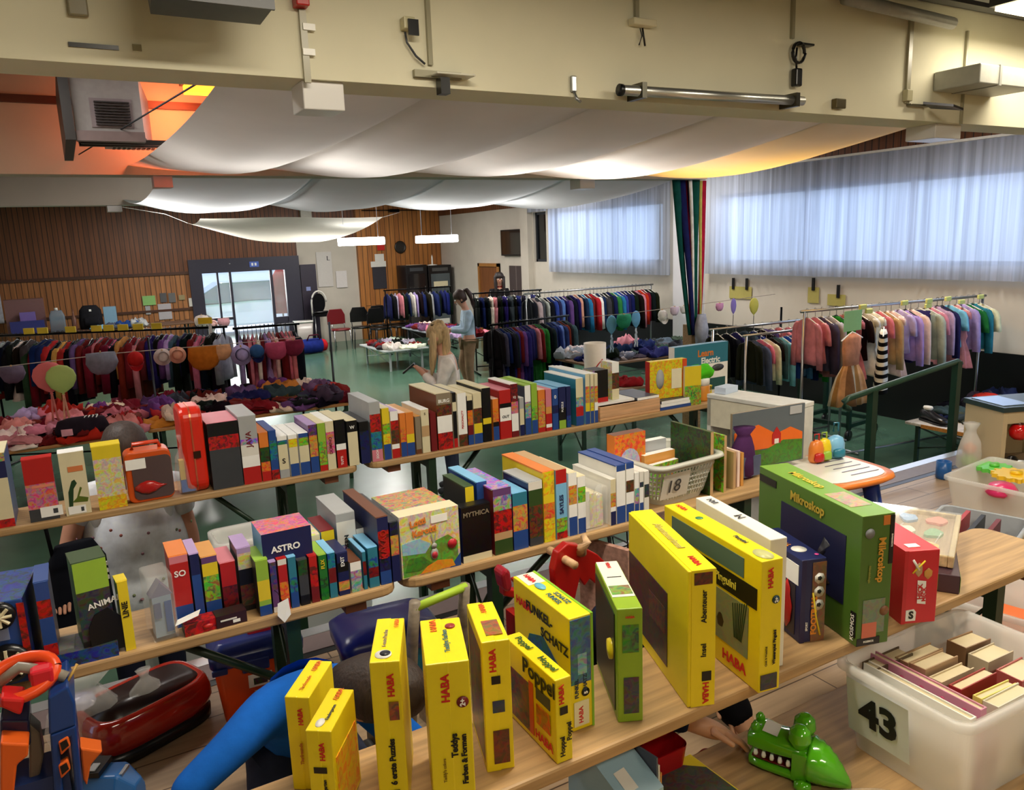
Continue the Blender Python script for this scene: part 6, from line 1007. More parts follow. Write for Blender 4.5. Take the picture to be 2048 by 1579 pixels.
cs = [('g', (.03, .28, .25)), ('q', 'w'), ('n', (.08, .1, .3)), ('r', (.65, .08, .22)), ('q', 'w'), ('b', (.1, .12, .38)), ('g', (.05, .3, .25)), ('q', 'w'), ('y', (.75, .7, .35)), ('r', (.68, .08, .2))]
for i, (c, cc) in enumerate(cs):
    u = i/9; xt, xb = PY(1350, 362, 6.36).x+.4*u, PY(1378, 668, 6.36).x+.14*u; zb_ = PY(1390, 668, 6.36).z; rg = []
    for k in range(13): v = k/12; x = xt+(xb-xt)*v; w_ = (.05 if c in 'gnbr' else .022)*(1-.6*v); z = 1.968+(zb_-1.968)*v; y = 6.36+.02*math.sin(3*v+i)+(.015 if i % 2 else -.015); rg.append([(x-w_, y-.008, z), (x, y-.016, z), (x+w_, y-.008, z), (x+w_, y+.004, z), (x-w_, y+.004, z)])
    one(MB().loft(rg, cc), 'streamer', 'cloth', '%s cloth streamer, %s from the left on the pillar' % (CN[c], ORD[i]), 'streamer', group='cloth streamers on the pillar')
xm = PY(1390, 668, 6.36).x
one(MB().loft([ring(0, .05, .04, .14, 1, .06), ring(0, .08, .06, -.02, 2, .14), ring(0, .06, .05, -.2, 3, .2)], (.62, .64, .7)), 'cloth_bundle', 'cloth', 'grey bundled cloth tied at the foot of the streamers', 'cloth', (xm+.02, 6.28, zb_+.08))
one(MB().box(-.07, -.07, 0, .07, .07, zb_+.1-HF, (.62, .5, .36)), 'wooden_post', 'wood', 'square wooden post below the streamers', 'post', (xm+.03, 6.44, HF))
for i, (px, py, w_, h_, cl) in enumerate(((1480, 585, .42, .17, (1467, 1494)), (1626, 590, .17, .2, (1627,)), (1672, 600, .26, .14, (1677,)))):
    u = PX(px, py, XR-.02); t = thing('paper_notice', ('wide yellow notice held by two black pegs on the window wall', 'narrow yellow notice under one black peg on the window wall', 'yellow notice just above the dress rack end')[i], 'notice', (XR-.012, u.y, u.z)); MB().box(-.004, -w_/2, -h_/2, 0, w_/2, h_/2, (.68, .64, .35)).build('paper', 'paper', t)
    for c in cl: q = PX(c, py-18, XR-.02); MB().box(-.02, q.y-u.y-.02, h_/2-.04, -.005, q.y-u.y+.02, h_/2+.12, 'k').build('peg', 'plastic', t)
# ------------------------------------------------------------ back of the hall
fr = (.2, .19, .25)
t = struct(MB().box(DX0-.12, YB-.1, HF, DX0+.14, YB+.02, DZ+.02, fr).box(DX1-.34, YB-.1, HF, DX1, YB+.02, DZ+.02, fr).box(DX0+.14, YB-.1, DZ-.28, DX1-.34, YB+.02, DZ+.02, fr).build('door_1', 'paintmetal'))
xa, xb, xc = DX0+.14, 3.22, 4.05
MB().box(xb-.05, YB-.06, HF, xb, YB, DZ-.28, fr).box(xc, YB-.06, HF, xc+.06, YB, DZ-.28, fr).box(xc+.06, YB-.06, -.28, DX1-.34, YB, -.1, fr).box(xa+.3, YB-.05, -.05, xa+.34, YB, DZ-.28, fr).box(xa, YB-.05, -.08, xb-.05, YB, -.02, fr).build('door_frame', 'paintmetal', t)
for x0, x1, z0 in ((xa, xb-.05, HF), (xb, xc, HF), (xc+.06, DX1-.34, HF)): MB().box(x0, YB-.03, z0, x1, YB-.02, DZ-.28, 'q').build('door_pane', 'glass', t)
MB().lathe([(.01, 0), (.015, .01)], 'q', n=10, c=(3.2, YB-.12, DZ-.1)).build('door_sensor', 'plastic', t)
one(MB().box(-.1, 0, -.06, .1, .012, .06, (.35, .45, .8)).box(-.06, -.002, -.03, -.02, 0, .03, 'q').box(.01, -.002, -.03, .05, 0, .03, 'q'), 'exit_sign', 'paper', 'blue sign with two white figures above the glass door', 'sign', (3.72, YB-.115, DZ-.13))
one(MB().box(-.0, -.04, 0, .36, 0, 1.85, (.19, .16, .22)).box(.1, -.044, 1.25, .2, -.04, 1.34, (.55, .6, .8)), 'door_leaf', 'paintmetal', 'open dark door leaf with a small sticker right of the glass door', 'door', (DX1+.02, YB-.04, HF))
def wallpic(lab, px0, py0, px1, py1, c, nm='poster', y=YB-.02, th=.012, mat='paper', cat=None):
    a = PY(px0, py0, y); b = PY(px1, py1, y); return one(MB().box(0, -th, b.z-a.z, b.x-a.x, 0, 0, c), nm, mat, lab, cat or nm.replace('_', ' '), (a.x, y, a.z))
o = wallpic('tall white notice board on the cream bay beside the door', 631, 504, 667, 572, (.82, .8, .78), 'notice_board', YB-.01); MB().box(.25, -.014, -.2, .27, -.012, -.1, 'k').box(.27, -.014, -.2, .32, -.012, -.19, 'k').build('print_mark', 'card', o)
wallpic('small white poster right of the notice board', 671, 542, 695, 574, (.86, .84, .83)); yo = YB-.075
wallpic('white paper on the orange boarding, upper of two', 749, 508, 768, 522, 'w', 'paper_note', yo); wallpic('white paper on the orange boarding, above the dark poster', 741, 523, 772, 533, 'w', 'paper_note', yo); wallpic('dark slate poster on the orange boarding', 744, 534, 774, 576, (.2, .19, .22), 'poster', yo); wallpic('small red sign on the orange boarding', 754, 490, 769, 500, (.8, .15, .12), 'sign', yo)
u = PY(800, 494, yo); t = thing('wall_clock', 'round dark rimmed clock on the orange boarding', 'clock', (u.x, yo, u.z)); Mx = Matrix.Rotation(PI/2, 4, 'X'); MB().lathe([(.1, 0), (.145, 0), (.15, .02), (.125, .035), (.11, .02), (.1, .02)], (.14, .12, .1), n=28, M=Mx).build('rim', 'plastic', t); MB().lathe([(.112, 0), (.112, .014)], (.5, .48, .36), n=28, M=Mx).build('face', 'plastic', t); MB().box(-.005, -.018, 0, .005, -.015, .07, 'q').box(0, -.018, -.03, .06, -.015, -.02, 'q').build('hands', 'plastic', t)
u = PY(779, 420, yo-.1); t = thing('curtain_pole', 'dark pole with a bracket high on the orange boarding', 'pole', (u.x, yo-.1, u.z)); MB().tube([(-.7, 0, 0), (.9, 0, -.01)], .012, 'k', 6).build('pole', 'metal', t); MB().box(-.0, -.03, -.05, .24, .1, .02, 'k').build('bracket', 'metal', t)
for i, (x0, x1) in enumerate(((811, 855), (856, 904))):
    a = PY(x0, 531, 17.3); b = PY(x1, 531, 17.3); w_ = b.x-a.x; H = a.z-HF; t = thing('drinks_fridge', ('black drinks fridge with dark door, left of two', 'black drinks fridge with lit bottles, right of two')[i], 'fridge', (a.x, 17.3, HF)); MB().box(0, 0, 0, w_-.02, .6, H, (.06, .05, .06)).build('body', 'plastic', t, bevel=.01); MB().box(.06, -.012, .2, w_-.08, -.002, H-.2, (.1, .09, .1) if i == 0 else (.3, .34, .36)).build('glass_door', 'gloss', t); MB().box(.1, -.008, H-.14, w_-.12, -.001, H-.06, (.3, .3, .3) if i else 'd').build('header', 'plastic', t); MB().box(w_-.1, -.03, .5, w_-.085, -.013, H-.5, 's').build('handle', 'metal', t)
    if i:
        for k in range(4): MB().box(.12, -.014, .3+.3*k, w_-.14, -.011, .42+.3*k, ('w', 'a', 'w', 'c')[k]).build('bottles', 'card', t)
u = PY(868, 528, 17.4); one(MB().lathe([(.12, 0), (.12, .02), (.02, .03), (.018, .2), (.001, .26)], 'w', n=14), 'candle_stand', 'plastic', 'white candle on a dish on top of the right fridge', 'candle', (u.x, 17.5, PY(868, 531, 17.3).z+.001)); one(MB().loft([oval(.2, .12, 0, 18), oval(.2, .12, .02, 18)], (.8, .72, .6)), 'tray', 'wood', 'pale tray on top of the left fridge', 'tray', (PY(836, 531, 17.3).x, 17.55, PY(836, 531, 17.3).z+.001))
for i, (x0, x1, yy) in enumerate(((678, 767, 484), (834, 913, 479))):
    a = PY(x0, yy, 14); b = PY(x1, yy, 14); t = thing('pendant_lamp', ('bright white tube lamp hanging before the cream bay, left of two', 'bright white tube lamp hanging before the orange boarding, right of two')[i], 'lamp', (a.x, 14, a.z)); L = b.x-a.x; MB().box(0, -.1, -.07, L, .1, .07, 'q').build('shade', 'glow', t, bevel=.02)
    for x in (.1, L-.1): MB().tube([(x, 0, .07), (x, 0, 2.6-a.z)], .004, 's', 5).build('cable', 'metal', t)
# window wall far end: screen, doorway, notice panel
a, b = PX(1003, 460, XR-.05), PX(1050, 511, XR-.05); t = thing('television', 'flat black television high on the far window wall', 'television', (XR-.05, (a.y+b.y)/2, (a.z+b.z)/2), 0); hy, hz = abs(a.y-b.y)/2, abs(a.z-b.z)/2; MB().box(-.03, -hy, -hz, .02, hy, hz, 'k').build('frame', 'plastic', t); MB().box(-.034, -hy+.03, -hz+.03, -.031, hy-.03, hz-.03, (.05, .045, .045)).build('screen', 'gloss', t); MB().box(.021, -.1, -.1, .05, .1, .1, 'd').build('bracket', 'metal', t)
a, b = PX(957, 526, XR-.03), PX(998, 526, XR-.03); d2 = struct(MB().box(XR-.03, b.y, HF, XR, a.y, a.z-.06, (.5, .3, .15)).build('door_2', 'woodv')); MB().box(XR-.06, b.y, HF, XR, b.y+.07, a.z, (.66, .45, .22)).box(XR-.06, a.y-.07, HF, XR, a.y, a.z, (.66, .45, .22)).box(XR-.06, b.y, a.z-.07, XR, a.y, a.z, (.66, .45, .22)).build('door_frame', 'woodv', d2)
a, b = PX(1018, 531, XR-.03), PX(1053, 592, XR-.03); one(MB().box(-.02, b.y-a.y, b.z-a.z, 0, 0, 0, (.28, .24, .24)).box(-.022, (b.y-a.y)*.45, b.z-a.z, -.02, (b.y-a.y)*.4, 0, (.4, .36, .35)), 'notice_board', 'card', 'dark picture board below the television', 'notice board', (XR-.01, a.y, a.z))
# chairs, bin and bag before the cream bay
def chair(lab, x, y, rz, c, leg='s', arm=False):
    t = thing('stacking_chair', lab, 'chair', (x, y, HF), rz, 'stacking chairs'); MB().loft([oval(.2, .2, .43, 20, .7), oval(.22, .22, .45, 20, .7), oval(.21, .21, .47, 20, .7)], c).build('seat', 'plastic', t); MB().loft([[(xx, .2+.02*(k == 1)+d_, z) for xx, z in [(sx*(.2-.03*(zz > .8)), zz) for sx, zz in ((-1, .55), (1, .55), (1, .75), (.8, .88), (-.8, .88), (-1, .75))]] for k, d_ in ((0, 0), (1, .02))], c, smooth=False).build('backrest', 'plastic', t, bevel=.01)
    for sx, sy in ((-.17, -.17), (.17, -.17), (-.17, .18), (.17, .18)): MB().tube([(sx, sy, .44), (sx*1.15, sy*1.15, 0)], .012, leg, 6).build('leg', 'metal', t)
    for sx in (-.17, .17): MB().tube([(sx, .18, .44), (sx, .22, .6)], .01, leg, 6).build('back_post', 'metal', t)
chair('red shell chair before the cream bay', 5.1, 16.6, 0, (.42, .08, .1))
for i, (x, y) in enumerate(((5.62, 16.7), (6.1, 16.75), (6.55, 16.7), (5.85, 16.1), (6.35, 16.15))): chair('black shell chair, %s in the group before the orange boarding' % ORD[i], x, y, rnd(-.3, .3), (.05, .05, .055), 'd')
t = thing('high_chair', 'black high chair with white rounded frame by the notice board', 'high chair', (5.0, 17.6, HF), 0); MB().loft([oval(.17, .05, z, 18, .9) for z in (.75, .8)], 'k').tube([(.17*math.cos(q), .1, 1.0+.25*math.sin(q)) for q in [PI*k/12 for k in range(13)]]+[(-.17, .1, .7)], .02, 'w', 6).build('frame', 'plastic', t); MB().prism([(.14*math.cos(q), .98+.22*math.sin(q)) for q in [2*PI*k/18 for k in range(18)]], .03, 'k', T(0, .08, 0)).build('back_pad', 'cloth', t); MB().box(-.17, -.15, .68, .17, .1, .74, 'k').build('seat', 'cloth', t)
for sx in (-.17, .17):
    for sy in (-.2, .15): MB().tube([(sx, sy*.5, .7), (sx*1.3, sy*1.3, 0)], .014, 's', 6).build('leg', 'metal', t)
u = PY(628, 668, 16.0); t = thing('waste_bin', 'tall white bin beside the high chair', 'bin', (4.56, 17.55, HF)); MB().loft([rr_pts(.15, .12, 0, .03), rr_pts(.19, .15, .58, .04)], (.75, .72, .7)).build('bin_body', 'plastic', t); MB().loft([rr_pts(.2, .16, .58, .04), rr_pts(.2, .16, .62, .04)], 'w').build('lid', 'plastic', t)
u = P(625, 706, HF); t = thing('sports_bag', 'blue and red sports bag on the pale floor before the door', 'bag', (u.x, u.y, HF), .2); MB().loft([[(x, .17*k_*math.cos(q), .16+.16*k_*math.sin(q)) for q in [2*PI*i/16 for i in range(16)]] for x, k_ in ((-.3, .6), (-.26, .95), (0, 1), (.2, .95))], (.12, .18, .5)).build('bag_body', 'cloth', t); MB().loft([[(x, .17*k_*math.cos(q), .15+.15*k_*math.sin(q)) for q in [2*PI*i/16 for i in range(16)]] for x, k_ in ((.201, .9), (.3, .85), (.34, .5))], (.75, .12, .15)).build('red_end', 'cloth', t); MB().tube([(-.15, -.1, .3), (-.1, -.12, .4), (.1, -.12, .4), (.15, -.1, .3)], .015, (.3, .08, .15)).build('strap', 'cloth', t)
# bric-a-brac table along the back wall
table('long table of bags and papers along the back wall', -1.0, 2.2, 16.9, 17.6, .03, (.4, .28, .2))
def brac(nm, px, pyb, pyt, wpx, c, lab, d=.18, mat='card', cat=None, y=17.2, bev=0):
    a = PY(px-wpx/2, pyb, y); b = PY(px+wpx/2, pyb, y); h_ = PY(px, pyt, y).z-.031; return one(MB().box(0, 0, 0, b.x-a.x, d, max(.03, h_), c), nm, mat, lab, cat or nm.replace('_', ' '), (a.x, y, .031), 0, None, bev)
brac('carton', 54, 652, 598, 80, (.5, .36, .36), 'big brown pink printed carton at the left of the back table', .3, 'card', y=17.25); brac('gift_box', 58, 650, 624, 32, (.5, .42, .72), 'purple box in front of the brown carton', .1, y=17.1); brac('book', 55, 652, 642, 70, (.2, .22, .5), 'flat navy book under the purple box', .1, y=16.95)
u = PY(115, 640, 17.15); t = thing('water_canister', 'pale blue water canister on the back table', 'canister', (u.x, 17.15, .031)); MB().loft([rr_pts(.13, .1, 0, .03), rr_pts(.13, .1, .3, .03), rr_pts(.09, .07, .4, .03)], (.62, .72, .8)).build('canister_body', 'milky', t); MB().lathe([(.03, .4), (.03, .45)], 'w', n=12).build('cap', 'plastic', t)
u = PY(148, 640, 17.2); one(MB().lathe([(.04, 0), (.045, .02), (.045, .22), (.015, .3), (.015, .4)], (.45, .3, .25), n=12), 'bottle', 'gloss', 'slim brown bottle between the canister and the black rucksack', 'bottle', (u.x, 17.2, .031))
u = PY(182, 635, 17.2); t = thing('rucksack', 'black rucksack standing on the back table', 'bag', (u.x, 17.25, .031)); MB().loft([oval(.2, .11, 0, 20, .7), oval(.21, .12, .1, 20, .7), oval(.19, .11, .36, 20, .7), oval(.12, .07, .45, 20, .7)], (.12, .12, .14)).build('bag_body', 'cloth', t); MB().loft([oval(.13, .03, .05, 16, .7), oval(.12, .03, .22, 16, .7)], (.1, .1, .12), M=T(0, -.12, 0)).build('pocket', 'cloth', t); MB().box(-.02, -.118, .34, .02, -.11, .38, 'q').build('badge', 'plastic', t)
brac('box', 222, 640, 613, 26, (.5, .65, .75), 'light blue box right of the black rucksack', .15, y=17.2)
for i, (px, c) in enumerate(((200, 'a'), (225, 'z'), (255, 'b'), (275, 's'))):
    u = PY(px, 640, 17.0); o = bpy.data.objects.new('folded_garment', FOLD[i]); COL.objects.link(o); o.location = (u.x, 17.0, .031); o.color = colr(c); o.scale = (1.3, 1.2, 1.6); tag(o, '%s folded cloth, %s from the left on the back table' % (CN[c], ORD[i]), 'folded clothes', 'folded cloths on the back table')
yw = YB-.045
wallpic('green paper note on the back boarding', 284, 592, 312, 609, (.55, .75, .45), 'paper_note', yw); wallpic('black and white photo on the back boarding, left of two', 319, 586, 334, 604, (.35, .35, .36), 'photo', yw); wallpic('black and white photo on the back boarding, right of two', 336, 586, 352, 604, (.42, .42, .42), 'photo', yw); wallpic('white framed print on the back boarding', 315, 608, 345, 637, (.72, .7, .72), 'framed_print', yw); wallpic('small cream note near the glass door', 357, 590, 370, 599, (.6, .55, .4), 'paper_note', yw); wallpic('small white paper beside the door frame', 377, 596, 390, 612, 'w', 'paper_note', yw); wallpic('narrow grey leaflet under the green note', 290, 612, 302, 628, 's', 'leaflet', yw)
hat(402, 628, .2, (.86, .8, .76), 'large white sun hat hanging near the glass door', y=18.075); hat(425, 640, .12, (.85, .68, .66), 'small pink hat beside the large white one', y=17.2); hat(446, 635, .14, (.75, .55, .58), 'pink cloth bag hanging before the door panes', 'bag', y=17.0, nm='cloth_bag')
# outside: parked pale car and green awning
t = thing('parked_car', 'pale blue car parked outside the glass door', 'car', (4.3, 22.5, HF), .0)
MB().loft([[(x, y, z) for y, z in ((-.8*k_, .25), (.8*k_, .25), (.82*k_, .6), (.78*k_, .85*h_), (-.78*k_, .85*h_), (-.82*k_, .6))] for x, k_, h_ in ((-2, .85, .85), (-1.9, .95, .95), (0, 1, 1.05), (1.8, .95, 1), (2, .85, .9))], (.72, .8, .9), smooth=False).build('body', 'gloss', t, bevel=.05); MB().loft([[(x, y, z) for y, z in ((-.7*k_, .86), (.7*k_, .86), (.6*k_, 1.4*h_), (-.6*k_, 1.4*h_))] for x, k_, h_ in ((-1.3, .9, .75), (-.7, 1, 1), (.8, 1, 1), (1.6, .9, .75))], (.35, .45, .55), smooth=False).build('cabin', 'gloss', t, bevel=.04)
for x in (-1.3, 1.3):
    for y in (-.8, .8): MB().lathe([(.2, -.1), (.32, -.09), (.32, .09), (.2, .1)], 'k', n=20, M=T(x, y, .32) @ Matrix.Rotation(PI/2, 4, 'X')).build('wheel', 'plastic', t)
t = thing('awning', 'green market awning outside the glass door', 'awning', (3.6, 20.6, HF), 0); MB().add([(-1.6, -.6, 2.15), (1.6, -.6, 2.15), (1.6, 1.6, 2.55), (-1.6, 1.6, 2.55), (-1.6, -.6, 2.0), (1.6, -.6, 2.0), (1.6, 1.6, 2.5), (-1.6, 1.6, 2.5)], [(0, 1, 2, 3), (4, 7, 6, 5), (0, 4, 5, 1), (1, 5, 6, 2), (2, 6, 7, 3), (3, 7, 4, 0)], (.45, .75, .5)).build('canopy', 'sail', t)
for x in (-1.55, 1.55): MB().tube([(x, -.55, 0), (x, -.55, 2.1)], .03, 'w', 8).build('pole', 'metal', t)
t = thing('coat_stand', 'dark red coat hanging by the right pane of the glass door', 'coat', (4.5, 19.1, HF)); MB().tube([(0, 0, 0), (0, 0, 1.8)], .02, 'd', 6).build('stand', 'metal', t); MB().loft([ring(0, .08, .06, 1.75), ring(0, .2, .12, 1.55, 1, .05), ring(0, .22, .12, .7, 2, .08)], (.35, .1, .1)).build('coat_body', 'cloth', t)
u = PY(1190, 715, 6.2); t = thing('paper_bucket', 'white round container with a red stroke behind the wooden tray', 'container', (u.x, 6.2, PY(1190, 748, 6.2).z)); 
t.location.z = -.04; hB = PY(1190, 685, 6.2).z+.04; MB().lathe([(.1, 0), (.105, .01), (.11, hB), (.104, hB), (.1, .02)], 'w', n=28).build('container_body', 'paper', t); MB().tube([(-.08, -.082, hB*.4), (-.04, -.104, hB*.55), (.01, -.111, hB*.66)], .006, 'r', 6).build('red_stroke', 'card', t)
table('small table under the white round container', u.x-.4, u.x+.45, 5.95, 6.5, -.041, (.5, .4, .3)); u2 = PY(1161, 696, 6.1); one(MB().box(-.055, 0, 0, .055, .004, .17, (.82, .8, .5)).box(-.04, -.002, .04, .04, 0, .045, 'd').box(-.04, -.002, .09, .04, 0, .095, 'd'), 'paper_sign', 'paper', 'yellow paper sign beside the white round container', 'sign', (u2.x, 6.1, -.04), .1)
heap(u.x+.15, u.x+.42, 6.0, 6.45, -.04, 1, 2, 'edm', 'the small table by the round container', 'left end', 'cloths on the small table', 1); 
# ------------------------------------------------------------ fittings on the beam
def bf(px, py, y=2.695): return PY(px, py, y)
def plate(nm, lab, px0, py0, px1, py1, dep, c, mat='plastic', cat=None, y=2.699, bev=.004):
    a, b = bf(px0, py0, y), bf(px1, py1, y); t = one(MB().box(0, -dep, b.z-a.z, b.x-a.x, 0, 0, c), nm, mat, lab, cat or nm.replace('_', ' '), (a.x, y, a.z), 0, None, bev); return t
def cable(par, pts, r, c, y=2.68): o = par.matrix_world.translation if False else par.location; return MB().tube([bf(px, py, y)-o for px, py in pts], r, c, 6).build('cable', 'plastic', par)
TRK = (.62, .6, .5)
def trunk(lab, px, py0, py1, w=.022): a, b = bf(px, py0), bf(px, py1); return one(MB().box(-w/2, -.014, b.z-a.z, w/2, 0, 0, TRK), 'cable_duct', 'plastic', lab, 'cable duct', (a.x, 2.699, a.z))
o = plate('alarm_box', 'red alarm box at the top edge of the beam above the white junction box', 583, -8, 612, 20, .05, (.72, .1, .1)); trunk('thin grey cable duct below the left red alarm box', 603, 20, 165)
for k, py in enumerate((55, 105)): q = bf(610, py); one(MB().box(-.01, -.019, -.01, .03, 0, .01, 'w'), 'cable_clip', 'plastic', ('upper', 'lower')[k]+' white clip on the left grey cable duct', 'clip', (q.x, 2.699, q.z))
o = plate('wall_socket', 'cream socket box with a black cover on the beam', 799, 37, 823, 64, .04, (.78, .75, .6)); a = bf(806, 40); MB().box(.012, -.048, -.062, .05, -.041, -.01, 'k').build('black_cover', 'plastic', o); cable(o, [(810, 64), (814, 85), (832, 112), (850, 128)], .004, 'd')
trunk('thin cream cable duct right of the socket box', 853, -5, 130, .016)
o = plate('lamp_bar', 'white bar lamp on a steel bracket at the lower beam edge', 858, 150, 935, 160, .07, (.85, .84, .78)); a = bf(826, 145); MB().box(a.x-o.location.x, -.02, -.012, .12, 0, .012, (.6, .58, .5)).build('bracket', 'metal', o); q = bf(878, 175); MB().box(q.x-o.location.x-.018, -.06, q.z-o.location.z-.03, q.x-o.location.x+.018, -.02, q.z-o.location.z+.025, 'k').build('black_clamp', 'plastic', o)
o = plate('hook_bracket', 'narrow steel hook bracket at the lower beam edge', 1139, 152, 1150, 185, .015, 's', 'metal'); MB().tube([(.012, -.012, -.06), (.012, -.03, -.09), (.03, -.03, -.1)], .006, 's').build('hook', 'metal', o)
trunk('thin grey cable duct above the white splitter box', 1272, -5, 40, .018)
o = plate('splitter_box', 'white oblong splitter box with two loose leads', 1256, 38, 1302, 58, .04, (.85, .82, .7)); cable(o, [(1280, 56), (1284, 72), (1278, 90)], .003, 'd'); cable(o, [(1285, 56), (1287, 70), (1290, 92)], .004, 'k')
a, b = bf(1243, 180, 2.63), bf(1605, 202, 2.63); t = thing('steel_tube', 'long shiny steel tube clamped along the lower beam edge', 'tube', (a.x, 2.63, a.z)); MB().tube([(0, 0, 0), tuple(b-a)], .021, (.8, .8, .78), 12).build('tube', 'metal', t); MB().tube([(-.012, 0, 0), (.002, 0, 0)], .024, 'k', 12).build('end_cap', 'plastic', t)
for u in (.09, .94): q = (b-a)*u; MB().box(q.x-.012, -.03, q.z-.03, q.x+.012, .07, q.z+.03, (.35, .34, .3)).build('clamp', 'metal', t)
trunk('thin cream cable duct above the black handset', 1586, -5, 78, .018)
o = plate('cable_reel', 'black coiled cable with a hanging handset on the beam', 1592, 88, 1616, 96, .04, 'k'); c_ = bf(1603, 104, 2.66)-o.location
MB().tube([(c_.x+.04*math.cos(q)*(1-.03*(q//6.28)), -.02-.006*(q//6.28), c_.z+.045*math.sin(q)) for q in [2*PI*k/16 for k in range(33)]], .006, 'k', 6).build('coil', 'plastic', o); cable(o, [(1594, 95), (1592, 115), (1593, 137)], .005, 'k', 2.67); q0, q1 = bf(1588, 136, 2.67)-o.location, bf(1600, 174, 2.67)-o.location; MB().box(q0.x, -.045, q1.z, q1.x, -.01, q0.z, 'k').build('handset', 'plastic', o, bevel=.008)
plate('steel_bracket', 'small rusty steel bracket right of the long tube', 1663, 198, 1682, 219, .03, (.42, .38, .28), 'metal')
trunk('long cream cable duct at the right of the beam', 1822, 38, 208, .03); o = plate('spotlight', 'grey spotlight plate on an arm at the right lower beam edge', 1812, 208, 1850, 216, .03, (.5, .48, .42), 'metal'); MB().add([(.1, -.03, .0), (.17, -.03, -.02), (.25, -.16, -.045), (.16, -.16, -.03), (.1, -.03, .012), (.17, -.03, -.008), (.25, -.16, -.033), (.16, -.16, -.018)], [(0, 1, 2, 3), (4, 7, 6, 5), (0, 4, 5, 1), (1, 5, 6, 2), (2, 6, 7, 3), (3, 7, 4, 0)], (.4, .4, .42)).build('lamp_plate', 'metal', o)
plate('junction_box', 'small cream junction box beside the right cable duct', 1805, 180, 1815, 204, .03, (.7, .68, .56))
trunk('thin grey cable duct by the right red alarm box', 1934, 62, 250, .012); plate('alarm_box', 'small red alarm box at the right of the beam', 1928, 141, 1942, 160, .03, (.8, .12, .12))
a, b = bf(1962, 125, 2.45), bf(2070, 178, 2.45); o = one(MB().box(0, 0, b.z-a.z, .55, .249, 0, (.66, .66, .62)), 'air_duct', 'paintmetal', 'grey air duct leaving the beam at the right frame edge', 'air duct', (a.x, 2.45, a.z), bevel=.006); MB().box(.17, -.005, b.z-a.z-.003, .19, .249, .003, (.55, .55, .52)).build('flange', 'paintmetal', o)
a, b = bf(300, -30, 2.4), bf(548, 14, 2.4); t = thing('ceiling_lamp_trough', 'long grey metal lamp trough hanging at the top left', 'lamp trough', (a.x, 2.4, a.z)); w_ = b.x-a.x; h_ = a.z-b.z
MB().add([(0, 0, -h_), (w_, 0, -h_), (w_*.97, .14, -h_-.015), (.01, .14, -h_-.015), (0, 0, .1), (w_, 0, .1), (w_, .14, .1), (0, .14, .1)], [(0, 3, 2, 1), (4, 5, 6, 7), (0, 1, 5, 4), (1, 2, 6, 5), (2, 3, 7, 6), (3, 0, 4, 7)], (.3, .31, .32)).build('housing', 'paintmetal', t); MB().box(0, -.012, -h_-.01, w_, .001, -h_+.02, (.2, .2, .21)).build('front_lip', 'paintmetal', t); MB().box(.05, .05, .1, .08, .08, 2.524-a.z, 's').box(w_-.08, .05, .1, w_-.05, .08, 2.524-a.z, 's').build('hanger_strap', 'metal', t)
plate('wall_slot', 'dark plate for the hole low on the left of the beam', 136, 84, 238, 101, .004, (.14, .13, .12), bev=0); plate('cable_outlet', 'greyish cable outlet at the top left of the beam', 132, -10, 178, 36, .02, (.55, .52, .42)); plate('wall_patch', 'small grey patch for a dent in the beam beside the dark slot', 264, 88, 284, 103, .003, (.6, .57, .45), 'plaster', bev=.001)  # the hole's darkness is put into the plate colour; the dent is grey
q0, q1 = bf(1690, -4, 2.6), bf(1905, 47, 2.6); one(MB().tube([q0, q1], .03, (.6, .6, .58), 10), 'ceiling_pipe', 'paintmetal', 'grey pipe running under the stage ceiling at the top right', 'pipe')
def capbox(lab, px0, py0, px1, py1, y, c=(.84, .83, .82), ztop=1.97): a, b = PY(px0, py0, y), PY(px1, py1, y); return one(MB().box(0, 0, b.z, b.x-a.x, min(.18, b.x-a.x), ztop, c), 'post_socket', 'plastic', lab, 'socket box', (a.x, y, 0), 0, None, .004)
capbox('white square box under the near beam, above the red glow', 605, 175, 691, 222, 2.72); capbox('white square box under the near beam at the right', 1872, 248, 1921, 278, 2.74)
capbox('pale pink box under the middle beam', 306, 354, 347, 375, 6.3, (.85, .7, .7)); capbox('white box under the middle beam near the windows', 1160, 357, 1190, 377, 6.3); capbox('small white box under the rear beam', 213, 405, 245, 423, 10.02); capbox('white box under the rear beam at the right end', 828, 405, 857, 416, 10.02)
for i, (x, y) in enumerate(STAGE_LAMPS): t = thing('ceiling_lamp', 'warm tube lamp, %s' % ('lit under the stage ceiling at the top right corner' if i == 0 else 'hung under the stage ceiling, %s behind the front one' % ORD[i-1]), 'lamp', (x, y, 2.45), 0, 'stage ceiling lamps'); MB().box(-.58, -.12, .02, .58, .12, .07, (.3, .3, .3)).build('housing', 'paintmetal', t); MB().box(-.56, -.1, .0, .56, .1, .02, (1, .93, .75)).build('tube', 'lamp', t)
